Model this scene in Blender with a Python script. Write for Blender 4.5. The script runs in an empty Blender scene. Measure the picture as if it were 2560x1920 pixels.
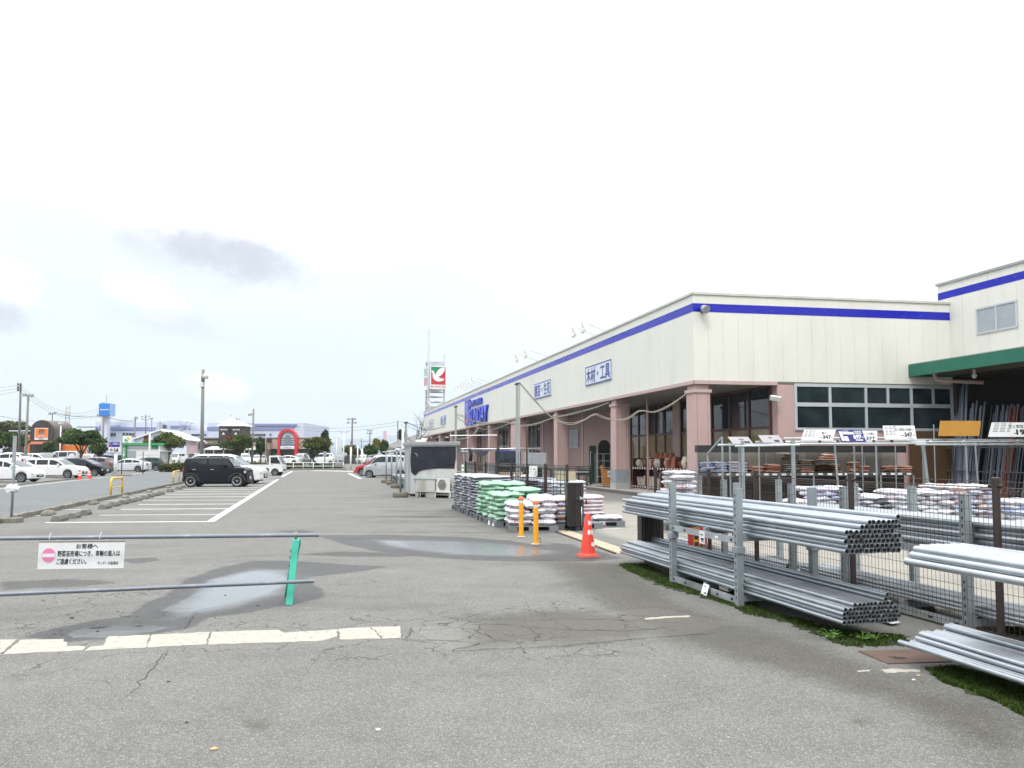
import bpy, bmesh, math, random
import numpy as np
from mathutils import Vector, Matrix
random.seed(7)
R = math.radians
SC = bpy.context.scene
COL = SC.collection

# ------------------------------------------------------------------ camera
F, CX, CY, PITCH, EYE = 1880.0, 1280.0, 1033.6, R(3.3), 1.65
cam_d = bpy.data.cameras.new('camera')
cam = bpy.data.objects.new('camera', cam_d)
COL.objects.link(cam)
cam.location = (0, 0, EYE)
cam.rotation_euler = (R(90) + PITCH, 0, 0)
cam_d.sensor_width = 36.0
cam_d.lens = F / 2560 * 36.0
cam_d.shift_y = (CY - 960) / 2560
cam_d.clip_start = 0.1
cam_d.clip_end = 40000
SC.camera = cam

# ------------------------------------------------------------------ world: pale overcast sky with a few soft clouds
W = bpy.data.worlds.new('World')
SC.world = W
W.use_nodes = True
wt = W.node_tree
wt.nodes.clear()

class NT:
    """tiny node helper"""
    def __init__(s, tree): s.t = tree
    def n(s, typ, **kw):
        nd = s.t.nodes.new(typ)
        for k, v in kw.items():
            if k.startswith('i_'):
                key = k[2:]
                nd.inputs[int(key) if key.isdigit() else key].default_value = v
            else: setattr(nd, k, v)
        return nd
    def l(s, a, b): s.t.links.new(a, b)
    def put(s, sock, v):
        if isinstance(v, bpy.types.NodeSocket): s.l(v, sock)
        else: sock.default_value = v
    def m(s, op, a, b=0.0, c=None, clamp=False):
        nd = s.n('ShaderNodeMath', operation=op, use_clamp=clamp)
        s.put(nd.inputs[0], a); s.put(nd.inputs[1], b)
        if c is not None: s.put(nd.inputs[2], c)
        return nd.outputs[0]
    def mix(s, f, a, b, blend='MIX'):
        nd = s.n('ShaderNodeMix', data_type='RGBA', blend_type=blend)
        s.put(nd.inputs[0], f)
        for sock, v in ((nd.inputs[6], a), (nd.inputs[7], b)):
            if not isinstance(v, bpy.types.NodeSocket) and len(v) == 3: v = (*v, 1)
            s.put(sock, v)
        return nd.outputs[2]
    def step(s, x, lo, hi):
        nd = s.n('ShaderNodeMapRange', interpolation_type='SMOOTHSTEP')
        s.put(nd.inputs[0], x); s.put(nd.inputs[1], lo); s.put(nd.inputs[2], hi)
        nd.inputs[3].default_value = 0; nd.inputs[4].default_value = 1
        return nd.outputs[0]
    def lin(s, x, lo, hi, a, b):
        nd = s.n('ShaderNodeMapRange')
        s.put(nd.inputs[0], x); s.put(nd.inputs[1], lo); s.put(nd.inputs[2], hi)
        s.put(nd.inputs[3], a); s.put(nd.inputs[4], b)
        return nd.outputs[0]
    def noise(s, vec, scale, detail=3, rough=.5, dim='3D', out=0):
        nd = s.n('ShaderNodeTexNoise', noise_dimensions=dim)
        if vec is not None: s.l(vec, nd.inputs['Vector'])
        nd.inputs['Scale'].default_value = scale
        nd.inputs['Detail'].default_value = detail
        nd.inputs['Roughness'].default_value = rough
        return nd.outputs[out]
    def vec(s, v, mul):
        nd = s.n('ShaderNodeVectorMath', operation='MULTIPLY')
        s.l(v, nd.inputs[0]); nd.inputs[1].default_value = mul
        return nd.outputs[0]
    def addv(s, a, b):
        nd = s.n('ShaderNodeVectorMath', operation='ADD')
        s.put(nd.inputs[0], a); s.put(nd.inputs[1], b)
        return nd.outputs[0]

SUN_EL, SUN_AZ = R(52), R(200)     # azimuth clockwise from +Y: behind the camera, a little to the left
g = NT(wt)
tc = g.n('ShaderNodeTexCoord')
dirv = tc.outputs['Generated']
sp = g.n('ShaderNodeSeparateXYZ'); g.l(dirv, sp.inputs[0])
dx, dy, dz = sp.outputs
zc = g.m('MAXIMUM', dz, 0.0)
az = g.m('ARCTAN2', dx, dy)
el = g.m('ARCSINE', dz)
sky = g.n('ShaderNodeTexSky', sky_type='NISHITA', sun_disc=False, sun_elevation=SUN_EL, sun_rotation=SUN_AZ, altitude=100)
# overcast veil: dim and faintly blue low down, brighter and whiter towards the zenith
lum = g.m('ADD', g.m('MULTIPLY', g.m('POWER', zc, 2.1), 2.45), 0.97)
wob = g.noise(g.vec(dirv, (1, 1, 2.2)), 2.1, 4, .5)
tint = g.step(g.m('ADD', zc, g.m('MULTIPLY', g.m('SUBTRACT', wob, .5), .40)), .12, .72)
tint = g.m('MAXIMUM', tint, g.m('MULTIPLY', g.step(az, -.24, .36), .8))
veil = g.mix(tint, (.855, .945, 1.01), (1.02, 1.02, 1.015))
vs = g.n('ShaderNodeVectorMath', operation='SCALE'); g.l(veil, vs.inputs[0])
g.l(g.m('MULTIPLY', lum, g.lin(tint, 0, 1, 1.0, 1.14)), vs.inputs['Scale'])
base = vs.outputs[0]
wn = g.noise(g.vec(dirv, (1, 1, 1.7)), 9.0, 6, .62)
wn2 = g.noise(g.vec(dirv, (1, 1, 1.4)), 26.0, 7, .66)
warp = g.m('ADD', g.m('MULTIPLY', g.m('SUBTRACT', wn, .5), 2.2), g.m('MULTIPLY', g.m('SUBTRACT', wn2, .5), 2.6))
def skydir(px, py):
    x = (px - CX) / F; yv = (CY - py) / F
    v = Vector((x, math.cos(PITCH) - yv * math.sin(PITCH), math.sin(PITCH) + yv * math.cos(PITCH))).normalized()
    return math.atan2(v.x, v.y), math.asin(v.z)
#       centre px        half-size px   tilt  strength  kind: bright crown / grey belly
for (cx, cy, hx, hy, tl, st, kd) in [(430, 578, 170, 55, .05, .9, 1), (560, 600, 120, 45, .1, .8, 1), (585, 648, 190, 48, .14, .95, 0), (400, 610, 120, 30, .1, .45, 0), (450, 660, 190, 30, .2, .35, 0),
                                     (30, 722, 100, 62, .25, .95, 1), (15, 790, 90, 42, .1, .85, 0), (375, 752, 110, 40, .15, .95, 1), (400, 790, 160, 40, .1, .28, 0), (480, 815, 130, 25, .15, .22, 0),
                                     (545, 965, 85, 38, .1, .95, 1), (565, 1002, 110, 22, .0, .20, 0), (905, 1012, 110, 13, .0, .25, 0), (170, 560, 240, 50, .0, .14, 0), (800, 880, 300, 50, .0, .12, 0), (1850, 420, 700, 130, .1, .07, 0)]:
    a0, e0 = skydir(cx, cy); a1, e1 = skydir(cx + hx, cy - hy)
    u = g.m('DIVIDE', g.m('SUBTRACT', az, a0), abs(a1 - a0))
    w = g.m('ADD', g.m('DIVIDE', g.m('SUBTRACT', el, e0), abs(e1 - e0)), g.m('MULTIPLY', u, tl*hx/hy))
    d = g.m('ADD', g.m('MULTIPLY', u, u), g.m('MULTIPLY', w, w))
    d = g.m('ADD', d, g.m('MULTIPLY', warp, 1.0 if kd else .75))
    f = g.m('MULTIPLY', g.step(d, 1.35, .15 if kd else -.1), st)
    base = g.mix(f, base, (1.12, 1.13, 1.14) if kd else (.63, .66, .73))
# strength .12 for the physical sky; the cloud veil is scaled to sit in the same units
bs = g.n('ShaderNodeVectorMath', operation='SCALE'); g.l(base, bs.inputs[0]); bs.inputs['Scale'].default_value = 1 / .12
full = g.mix(.94, sky.outputs[0], bs.outputs[0])
bg = g.n('ShaderNodeBackground'); g.l(full, bg.inputs[0]); bg.inputs[1].default_value = .12
wo = g.n('ShaderNodeOutputWorld'); g.l(bg.outputs[0], wo.inputs[0])
W.cycles.sampling_method = 'MANUAL'; W.cycles.sample_map_resolution = 512

# ------------------------------------------------------------------ sun behind thin cloud
sd = bpy.data.lights.new('sun', 'SUN'); sd.energy = 1.3; sd.angle = R(14); sd.color = (1, .96, .9)
sun = bpy.data.objects.new('sun', sd); COL.objects.link(sun)
sdir = Vector((math.sin(SUN_AZ) * math.cos(SUN_EL), math.cos(SUN_AZ) * math.cos(SUN_EL), math.sin(SUN_EL)))
sun.rotation_euler = sdir.to_track_quat('Z', 'Y').to_euler()
sun.location = (0, -20, 40)
SC.view_settings.view_transform = 'Standard'
SC.view_settings.look = 'None'
SC.view_settings.exposure = 0.14
SC.view_settings.gamma = 1.0
SC.view_settings.use_curve_mapping = False
SC.render.engine = 'CYCLES'
SC.cycles.max_bounces = 6; SC.cycles.diffuse_bounces = 3; SC.cycles.glossy_bounces = 3
SC.cycles.transmission_bounces = 4; SC.cycles.transparent_max_bounces = 8
SC.cycles.caustics_reflective = False; SC.cycles.caustics_refractive = False

# ------------------------------------------------------------------ surveying helpers: where a sight line meets the ground or a plane
def ray(px, py):
    x = (px - CX) / F; yv = (CY - py) / F
    return Vector((x, math.cos(PITCH) - yv * math.sin(PITCH), math.sin(PITCH) + yv * math.cos(PITCH)))
def G(px, py, z=0.0):
    d = ray(px, py); t = (z - EYE) / d.z
    return Vector((d.x * t, d.y * t, z))
def D(px, py, Y):
    d = ray(px, py); t = Y / d.y
    return Vector((d.x * t, Y, EYE + d.z * t))

# ------------------------------------------------------------------ object helpers
class MB:
    """collects geometry for ONE mesh object"""
    def __init__(s): s.v = []; s.f = []; s.mi = []; s.cur = 0; s.M = None
    def add(s, vs, fs):
        o = len(s.v)
        if s.M is not None: vs = [s.M @ Vector(p) for p in vs]
        s.v += [tuple(p) for p in vs]
        s.f += [tuple(i + o for i in f) for f in fs]
        s.mi += [s.cur] * len(fs)
        return s
    def box(s, x0, x1, y0, y1, z0, z1):
        return s.add([(x0,y0,z0),(x1,y0,z0),(x1,y1,z0),(x0,y1,z0),(x0,y0,z1),(x1,y0,z1),(x1,y1,z1),(x0,y1,z1)],
                     [(0,3,2,1),(4,5,6,7),(0,1,5,4),(1,2,6,5),(2,3,7,6),(3,0,4,7)])
    def bbox(s, x0, x1, y0, y1, z0, z1, b=.01):
        """box with chamfered vertical and top edges"""
        P = [(x0+b,y0),(x1-b,y0),(x1,y0+b),(x1,y1-b),(x1-b,y1),(x0+b,y1),(x0,y1-b),(x0,y0+b)]
        cx, cy = (x0+x1)/2, (y0+y1)/2
        kx, ky = (x1-x0-2*b)/(x1-x0), (y1-y0-2*b)/(y1-y0)
        vs = [(x,y,z0) for x,y in P] + [(x,y,z1-b) for x,y in P] + [(cx+(x-cx)*kx, cy+(y-cy)*ky, z1) for x,y in P]
        fs = [tuple(range(7,-1,-1)), tuple(range(16,24))]
        for k in range(2):
            for i in range(8):
                j = (i+1) % 8
                fs.append((k*8+i, k*8+j, k*8+8+j, k*8+8+i))
        return s.add(vs, fs)
    def quad(s, a, b, c, d): return s.add([a, b, c, d], [(0,1,2,3)])
    def poly(s, pts): return s.add(pts, [tuple(range(len(pts)))])
    def prism(s, pts, d):
        """polygon pts (3D) swept by vector d"""
        n = len(pts); d = Vector(d)
        vs = [Vector(p) for p in pts] + [Vector(p) + d for p in pts]
        fs = [tuple(range(n-1,-1,-1)), tuple(range(n, 2*n))] + [(i, (i+1)%n, n+(i+1)%n, n+i) for i in range(n)]
        return s.add(vs, fs)
    def beam(s, a, b, w, h=None, up=(0,0,1)):
        """rectangular bar from a to b"""
        h = h or w
        a, b = Vector(a), Vector(b); d = (b-a).normalized(); up = Vector(up)
        if abs(d.dot(up)) > .99: up = Vector((0,1,0))
        sx = d.cross(up).normalized() * w/2; sy = sx.cross(d).normalized() * h/2
        vs = [p+q for p in (a,b) for q in (-sx-sy, sx-sy, sx+sy, -sx+sy)]
        return s.add(vs, [(3,2,1,0),(4,5,6,7),(0,1,5,4),(1,2,6,5),(2,3,7,6),(3,0,4,7)])
    def tube(s, pts, r, n=8, caps=True, r2=None):
        pts = [Vector(p) for p in pts]; k = len(pts)
        vs = []; fs = []
        prev = None
        for i, p in enumerate(pts):
            d = (pts[min(i+1,k-1)] - pts[max(i-1,0)]).normalized()
            if prev is None:
                ref = Vector((0,0,1)) if abs(d.z) < .9 else Vector((1,0,0))
                a = d.cross(ref).normalized()
            else:
                a = (prev - d*prev.dot(d)).normalized()
            prev = a; b = d.cross(a)
            rr = r if r2 is None else r + (r2-r)*i/(k-1)
            vs += [p + a*math.cos(2*math.pi*j/n)*rr + b*math.sin(2*math.pi*j/n)*rr for j in range(n)]
        for i in range(k-1):
            fs += [(i*n+j, i*n+(j+1)%n, (i+1)*n+(j+1)%n, (i+1)*n+j) for j in range(n)]
        if caps: fs += [tuple(range(n-1,-1,-1)), tuple(range((k-1)*n, k*n))]
        return s.add(vs, fs)
    def lathe(s, prof, n=16, c=(0,0,0), axis='z', caps=True):
        """profile [(r, z)] spun about an axis through c"""
        vs = []
        for r, z in prof:
            for j in range(n):
                a = 2*math.pi*j/n
                p = (r*math.cos(a), r*math.sin(a), z)
                if axis == 'y': p = (p[0], p[2], p[1])
                if axis == 'x': p = (p[2], p[0], p[1])
                vs.append((p[0]+c[0], p[1]+c[1], p[2]+c[2]))
        k = len(prof); fs = []
        for i in range(k-1):
            for j in range(n):
                q = (i*n+j, i*n+(j+1)%n, (i+1)*n+(j+1)%n, (i+1)*n+j)
                fs.append(q if axis != 'y' else q[::-1])
        lo, hi = tuple(range(n-1,-1,-1)), tuple(range((k-1)*n, k*n))
        if caps and prof[0][0] > 1e-6: fs.append(lo if axis != 'y' else lo[::-1])
        if caps and prof[-1][0] > 1e-6: fs.append(hi if axis != 'y' else hi[::-1])
        return s.add(vs, fs)
    def mesh(s, name, mats, smooth=False, angle=None):
        me = bpy.data.meshes.new(name)
        me.from_pydata(s.v, [], s.f)
        mats = mats if isinstance(mats, (list, tuple)) else [mats]
        for m_ in mats: me.materials.append(m_)
        if len(mats) > 1: me.polygons.foreach_set('material_index', s.mi)
        if smooth:
            me.polygons.foreach_set('use_smooth', [True]*len(me.polygons))
            if angle is not None: me.set_sharp_from_angle(angle=R(angle))
        me.update()
        return me
    def build(s, name, mats, parent=None, smooth=False, angle=None):
        return link(name, s.mesh(name, mats, smooth, angle), parent)

def link(name, data, parent=None):
    o = bpy.data.objects.new(name, data); COL.objects.link(o)
    if parent is not None: o.parent = parent
    return o
def tag(o, label=None, cat=None, group=None, kind=None):
    if label: o['label'] = label
    if cat: o['category'] = cat
    if group: o['group'] = group
    if kind: o['kind'] = kind
    return o
def thing(name, label, cat, loc=(0,0,0), rz=0.0, group=None):
    o = bpy.data.objects.new(name, None); COL.objects.link(o)
    o.location = loc; o.rotation_euler = (0,0,rz); o.empty_display_size = .3
    return tag(o, label, cat, group)
def dup(o, loc=None, rot=None, label=None, group=None, parent=None):
    """a copy of a thing, its parts and their sub-parts, sharing mesh data"""
    c = o.copy(); COL.objects.link(c)
    if parent is not None: c.parent = parent
    if loc is not None: c.location = loc
    if rot is not None: c.rotation_euler = rot
    if label: c['label'] = label
    if group: c['group'] = group
    for ch in o.children: dup(ch, parent=c)
    return c

# ------------------------------------------------------------------ material helpers
def newmat(name):
    m_ = bpy.data.materials.new(name); m_.use_nodes = True
    t = m_.node_tree; t.nodes.clear()
    h = NT(t)
    b = h.n('ShaderNodeBsdfPrincipled'); o = h.n('ShaderNodeOutputMaterial'); h.l(b.outputs[0], o.inputs[0])
    return m_, h, b
def mat(name, col, rough=.6, metal=0.0, var=.12, scale=3.0, bump=0.0, bscale=40.0, rand=0.0, coat=0.0, spec=.5, stretch=(1,1,1), rvar=.1, dirt=None, dirt_amt=.4):
    """a plain painted/metal/plastic surface with uneven tone, relief and wear"""
    m_, h, b = newmat(name)
    tcn = h.n('ShaderNodeTexCoord')
    v = h.vec(tcn.outputs['Object'], stretch)
    n1 = h.noise(v, scale, 5, .6)
    n2 = h.noise(v, scale*9, 3, .6)
    k = h.m('ADD', h.m('MULTIPLY', n1, .7), h.m('MULTIPLY', n2, .3))
    f = h.lin(k, .3, .7, 1-var, 1+var)
    if rand:
        oi = h.n('ShaderNodeObjectInfo')
        f = h.m('MULTIPLY', f, h.lin(oi.outputs['Random'], 0, 1, 1-rand, 1+rand))
    sc = h.n('ShaderNodeVectorMath', operation='SCALE'); sc.inputs[0].default_value = col
    h.l(f, sc.inputs['Scale'])
    c = sc.outputs[0]
    if dirt is not None:
        n3 = h.noise(h.vec(tcn.outputs['Object'], (1,1,.25)), scale*.8, 6, .65)
        c = h.mix(h.m('MULTIPLY', h.step(n3, .48, .72), dirt_amt), c, dirt)
    h.l(c, b.inputs['Base Color'])
    h.l(h.lin(n1, .3, .7, max(rough-rvar,.02), min(rough+rvar,1)), b.inputs['Roughness'])
    b.inputs['Metallic'].default_value = metal
    b.inputs['Specular IOR Level'].default_value = spec
    if coat: b.inputs['Coat Weight'].default_value = coat; b.inputs['Coat Roughness'].default_value = .06
    if bump:
        bn = h.n('ShaderNodeBump'); bn.inputs['Strength'].default_value = bump; bn.inputs['Distance'].default_value = .01
        h.l(h.noise(v, bscale, 4, .6), bn.inputs['Height']); h.l(bn.outputs[0], b.inputs['Normal'])
    return m_
def glass(name, col=(.02,.03,.035), rough=.04, spec=.6):
    m_, h, b = newmat(name)
    tcn = h.n('ShaderNodeTexCoord')
    n1 = h.noise(tcn.outputs['Object'], 1.3, 3)
    sc = h.n('ShaderNodeVectorMath', operation='SCALE'); sc.inputs[0].default_value = col
    h.l(h.lin(n1, .3, .7, .6, 1.5), sc.inputs['Scale']); h.l(sc.outputs[0], b.inputs['Base Color'])
    b.inputs['Roughness'].default_value = rough; b.inputs['Specular IOR Level'].default_value = spec
    bn = h.n('ShaderNodeBump'); bn.inputs['Strength'].default_value = .03; bn.inputs['Distance'].default_value = .02
    h.l(h.noise(tcn.outputs['Object'], .8, 2), bn.inputs['Height']); h.l(bn.outputs[0], b.inputs['Normal'])
    return m_

M = {}
M['galv'] = mat('galvanised steel', (.56,.60,.63), .42, .85, .16, 6, .05, 90, rand=.06)
M['pipe'] = mat('galvanised pipe', (.44,.475,.51), .36, .92, .14, 5, .03, 120, rand=.10, stretch=(1,1,.25), rvar=.08)
M['pipe_in'] = mat('pipe bore', (.10,.11,.12), .7, .3)
M['galv_dull'] = mat('dull galvanised steel', (.27,.31,.33), .55, .35, .14, 4, .05, 60)
M['white'] = mat('white paint', (.76,.77,.77), .5, var=.05)
M['offwhite'] = mat('off white paint', (.62,.62,.58), .55, var=.08, dirt=(.35,.33,.28), dirt_amt=.3)
M['black'] = mat('black plastic', (.018,.018,.02), .45, var=.2)
M['rubber'] = mat('tyre rubber', (.022,.022,.023), .8, var=.2)
M['darkgrey'] = mat('dark grey plastic', (.06,.065,.07), .5, var=.15)
M['grey'] = mat('grey paint', (.30,.31,.32), .5, var=.1)
M['midgrey'] = mat('mid grey plastic', (.16,.17,.185), .55, var=.15, dirt=(.25,.23,.2), dirt_amt=.35)
M['concrete'] = mat('concrete', (.33,.32,.29), .9, var=.18, scale=4, bump=.25, bscale=50, dirt=(.16,.15,.12), dirt_amt=.5)
M['rust'] = mat('rusty brown steel', (.075,.042,.032), .7, .1, .3, 6, .2, 80, dirt=(.16,.07,.035), dirt_amt=.5)
M['brownfence'] = mat('dark brown fence paint', (.055,.040,.036), .5, .1, .2, 5, .1, 60)
M['yellow'] = mat('yellow paint', (.80,.36,.02), .4, var=.08, dirt=(.4,.2,.05), dirt_amt=.15)
M['yellowrail'] = mat('faded yellow paint', (.78,.47,.07), .5, var=.1, dirt=(.5,.4,.25), dirt_amt=.3)
M['orange_red'] = mat('orange red plastic', (.72,.055,.03), .45, var=.08, dirt=(.35,.1,.06), dirt_amt=.25)
M['red'] = mat('red paint', (.55,.03,.03), .4, var=.08)
M['glass'] = glass('window glass')
M['ink'] = mat('black print', (.02,.02,.03), .6, var=.1)
M['navy'] = mat('navy print', (.02,.025,.16), .5, var=.06)
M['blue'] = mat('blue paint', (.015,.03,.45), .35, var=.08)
M['greenpaint'] = mat('green paint', (.01,.13,.085), .45, var=.1, scale=1.5, dirt=(.05,.16,.12), dirt_amt=.4)
M['wood'] = mat('bare wood', (.34,.25,.16), .8, var=.2, stretch=(1,6,6), bump=.1)

# ------------------------------------------------------------------ lettering (real outlines from the built-in font)
_T = {}
def text_mesh(s, bold=0.0, extrude=0.0):
    key = (s, bold, extrude)
    if key in _T: return _T[key]
    cu = bpy.data.curves.new('lettering', 'FONT'); cu.body = s; cu.size = 1.0
    cu.offset = bold; cu.extrude = extrude; cu.resolution_u = 3; cu.align_x = 'LEFT'
    o = bpy.data.objects.new('lettering', cu); COL.objects.link(o)
    dg = bpy.context.evaluated_depsgraph_get()
    me = bpy.data.meshes.new_from_object(o.evaluated_get(dg))
    bpy.data.objects.remove(o); bpy.data.curves.remove(cu)
    n = len(me.vertices); co = np.empty(n*3, np.float32); me.vertices.foreach_get('co', co); co = co.reshape(n, 3)
    me.name = 'lettering'
    mn, mx = co.min(0), co.max(0)
    _T[key] = (me, mn, mx)
    return _T[key]
def thicken(me0, b):
    """bolder strokes: the outline repeated with small sideways steps, each a hair proud of the last"""
    n = len(me0.vertices); co = np.empty(n*3, np.float32); me0.vertices.foreach_get('co', co); co = co.reshape(n, 3)
    fs = [tuple(p.vertices) for p in me0.polygons]; V_, F_ = [], []
    for k, (x, y) in enumerate(((0,0),(1,0),(0,1),(1,1))):
        V_ += [(p[0] + (x-.5)*b*1.7, p[1] + (y-.5)*b*1.7, p[2] + k*.0004) for p in co.tolist()]; F_ += [tuple(i + k*n for i in f) for f in fs]
    me = bpy.data.meshes.new('lettering'); me.from_pydata(V_, [], F_); return me
def lettering(s, material, parent, origin, right, up, w, h, bold=0.0, extrude=0.0, name='lettering', face=None):
    """text s filling a w x h box whose lower left corner is origin (parent space); right/up are unit vectors"""
    me0, mn, mx = text_mesh(s, 0.0, extrude)
    me = me0.copy() if extrude or not bold else thicken(me0, bold); me.materials.clear(); me.materials.append(material)
    right, up = Vector(right).normalized(), Vector(up).normalized(); nrm = right.cross(up)
    n = len(me.vertices); co = np.empty(n*3, np.float32); me.vertices.foreach_get('co', co); co = co.reshape(n, 3).astype(float)
    a = (co[:,0]-mn[0])/(mx[0]-mn[0])*w; b = (co[:,1]-mn[1])/(mx[1]-mn[1])*h; c = co[:,2] + extrude
    out = np.array(origin)[None,:] + a[:,None]*np.array(right) + b[:,None]*np.array(up) + c[:,None]*np.array(nrm)
    me.vertices.foreach_set('co', out.astype(np.float32).ravel()); me.update()
    if face is not None:
        me.materials.append(face)
        for p_ in me.polygons:
            if p_.normal.dot(nrm) > .7: p_.material_index = 1
    return link(name, me, parent)

# ================================================================== GROUND
def z8(x, y): return (x / 2.212, 1280 + y / 2.212)          # reading aids: enlargements the survey was taken from
def z1(x, y): return (x / 3.319, 820 + y / 3.319)
def zr(x, y): return (1480 + x / 2.048, 1160 + y / 2.048)
def zb(x, y): return (2000 + x / 3.191, 1240 + y / 3.191)
def zh(x, y): return (980 + x / 5.184, 1040 + y / 5.184)
def zm(x, y): return (1200 + x / 5.53, 1120 + y / 5.53)
def z4(x, y): return (720 + x / 5.53, 980 + y / 5.53)
def gp(pts): return [G(*p) for p in pts]

def line_x(a, Y): return a - .251 * Y           # everything on the site runs parallel to the shop front
FENCE = 5.957

xs = np.concatenate([-np.geomspace(6000, 9.2, 46), np.arange(-9, 9.01, .07), np.geomspace(9.2, 6000, 46)])
ys = np.concatenate([[-400, -60, -10, 0, 2], np.arange(3, 26.01, .07), np.geomspace(26.2, 12000, 70)])
nx, ny = len(xs), len(ys)
XX, YY = np.meshgrid(xs, ys)
P2 = np.stack([XX.ravel(), YY.ravel()], 1)
def sdist(poly):
    """signed distance to a closed outline, positive inside"""
    poly = np.array([(p[0], p[1]) for p in poly]); n = len(poly)
    best = np.full(len(P2), 1e9); inside = np.zeros(len(P2), bool)
    for i in range(n):
        a, b = poly[i], poly[(i+1) % n]; e = b - a
        w = P2 - a
        t = np.clip((w @ e) / max(e @ e, 1e-9), 0, 1)
        best = np.minimum(best, np.hypot(*(w - t[:, None]*e).T))
        c = ((a[1] > P2[:,1]) != (b[1] > P2[:,1])) & (P2[:,0] < (b[0]-a[0]) * (P2[:,1]-a[1]) / (b[1]-a[1] + 1e-12) + a[0])
        inside ^= c
    return np.where(inside, best, -best)
def mask(polys, w):
    m_ = np.zeros(len(P2))
    for p in polys: m_ = np.maximum(m_, np.clip(.5 + sdist(gp(p)) / (2*w), 0, 1))
    return m_
wet = mask([[z8(*p) for p in [(120,690),(300,640),(500,600),(700,570),(800,510),(980,420),(1010,375),(1200,312),(1400,268),(1620,268),(1900,288),(2150,300),(1900,340),(1680,360),(1780,420),(1800,470),(1600,512),(1350,560),(1150,580),(1050,640),(900,665),(600,700),(330,720)]],
            [(790,1338),(950,1336),(1150,1342),(1280,1351),(1330,1361),(1400,1360),(1500,1378),(1560,1395),(1480,1402),(1300,1403),(1180,1400),(1000,1388),(880,1366)],
            [(300,1398),(390,1393),(404,1400),(340,1410)]], .22)
pud = mask([[z8(*p) for p in [(385,665),(450,632),(640,614),(840,612),(905,632),(800,660),(600,688),(420,684)]],
            [z8(*p) for p in [(1180,372),(1400,325),(1580,352),(1580,400),(1480,450),(1250,505),(1000,555),(905,545),(1000,498),(1080,450)]]], .16)
film = mask([[z8(*p) for p in [(930,590),(1020,490),(1160,375),(1400,310),(1620,320),(1640,400),(1560,450),(1300,530),(1050,575)]],
             [(930,1349),(1150,1352),(1300,1362),(1410,1380),(1310,1391),(1130,1387),(980,1368)]], .3)
damp = mask([[(0,1453),(130,1448),(250,1449),(292,1457),(200,1466),(80,1471),(0,1476)],
             [(735,1386),(850,1379),(1060,1384),(1000,1392),(860,1391)], [(680,1327),(760,1325),(800,1330),(740,1333)],
             [zm(*p) for p in [(900,1300),(1300,1330),(1450,1500),(1200,1420)]]], .2)
streak = mask([[zh(*p) for p in [(0,1060),(700,1060),(1000,1280),(1300,1480),(900,1560),(300,1520),(-200,1300)]]], 1.2)
grime = mask([[(1350,1395),(1560,1410),(1700,1500),(1850,1560),(2050,1610),(2250,1690),(2560,1800),(2560,1990),(2400,1850),(2180,1740),(1980,1690),(1800,1640),(1640,1590),(1560,1560),(1440,1480)],
              [(1180,1538),(1480,1520),(1700,1560),(1600,1600),(1150,1625)]], .35)
grime = np.maximum(grime, .8*mask([[(595,1800),(640,1792),(688,1798),(692,1812),(660,1830),(605,1826)],[(1180,1686),(1215,1680),(1235,1688),(1200,1696)],[(1885,1702),(1925,1698),(1930,1708),(1890,1712)],[(2130,1795),(2180,1790),(2185,1808),(2140,1812)]], .08))
yard = np.clip(.5 + (P2[:,0] - (FENCE + .12 - .251*P2[:,1])) / .3, 0, 1) * (P2[:,1] < 27)
crk = mask([[(0,1590),(300,1560),(1020,1530),(1550,1490),(1760,1570),(1560,1640),(1100,1650),(500,1660),(0,1690)],
            [(150,1440),(620,1490),(560,1590),(80,1640),(0,1560)]], .5)
ghost = mask([[(1026,1568),(1250,1548),(1640,1520),(1830,1560),(1700,1590),(1400,1608),(1130,1628)]], .06)
old = mask([[z1(*p) for p in [(520,1608),(700,1608),(1180,1460),(1500,1380),(1690,1320),(1560,1320),(1330,1400),(1000,1500),(760,1560)]]], .3)
def rise(x, y):
    """the lots beyond the lane and beyond the hedge lie a little higher"""
    st_ = lambda v, a, b: (lambda t: t*t*(3-2*t))(np.clip((v-a)/(b-a), 0, 1))
    return np.maximum(.5*st_(-(x + .31*y) - 14.4, 3.5, 11), .42*st_(y, 99, 109))
gz = rise(P2[:,0], P2[:,1])
gz -= .035 * mask([[z8(*p) for p in [(385,665),(450,632),(640,614),(840,612),(905,632),(800,660),(600,688),(420,684)]]], .1)
gz += np.where(P2[:,1] < 40, .0012*np.sin(P2[:,0]*1.3+P2[:,1]*.7) + .001*np.sin(P2[:,1]*1.9-P2[:,0]*.6), 0) * np.clip((40-P2[:,1])/20, 0, 1) - .003
me = bpy.data.meshes.new('ground')
me.vertices.add(len(P2)); me.vertices.foreach_set('co', np.concatenate([P2, gz[:,None]], 1).astype(np.float32).ravel())
ii = (np.arange(ny-1)[:,None]*nx + np.arange(nx-1)[None,:]).ravel()
quads = np.stack([ii, ii+1, ii+1+nx, ii+nx], 1)
me.loops.add(quads.size); me.loops.foreach_set('vertex_index', quads.ravel().astype(np.int32))
me.polygons.add(len(quads)); me.polygons.foreach_set('loop_start', (np.arange(len(quads))*4).astype(np.int32))
me.polygons.foreach_set('use_smooth', np.ones(len(quads), bool))
me.update(calc_edges=True)
for nm, arr in (('wet', wet), ('pool', pud), ('film', film), ('damp', damp), ('streak', streak), ('grime', grime), ('yard', yard), ('crack', crk), ('patch', ghost), ('old', old)):
    at = me.attributes.new(nm, 'FLOAT', 'POINT'); at.data.foreach_set('value', arr.astype(np.float32))

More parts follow.
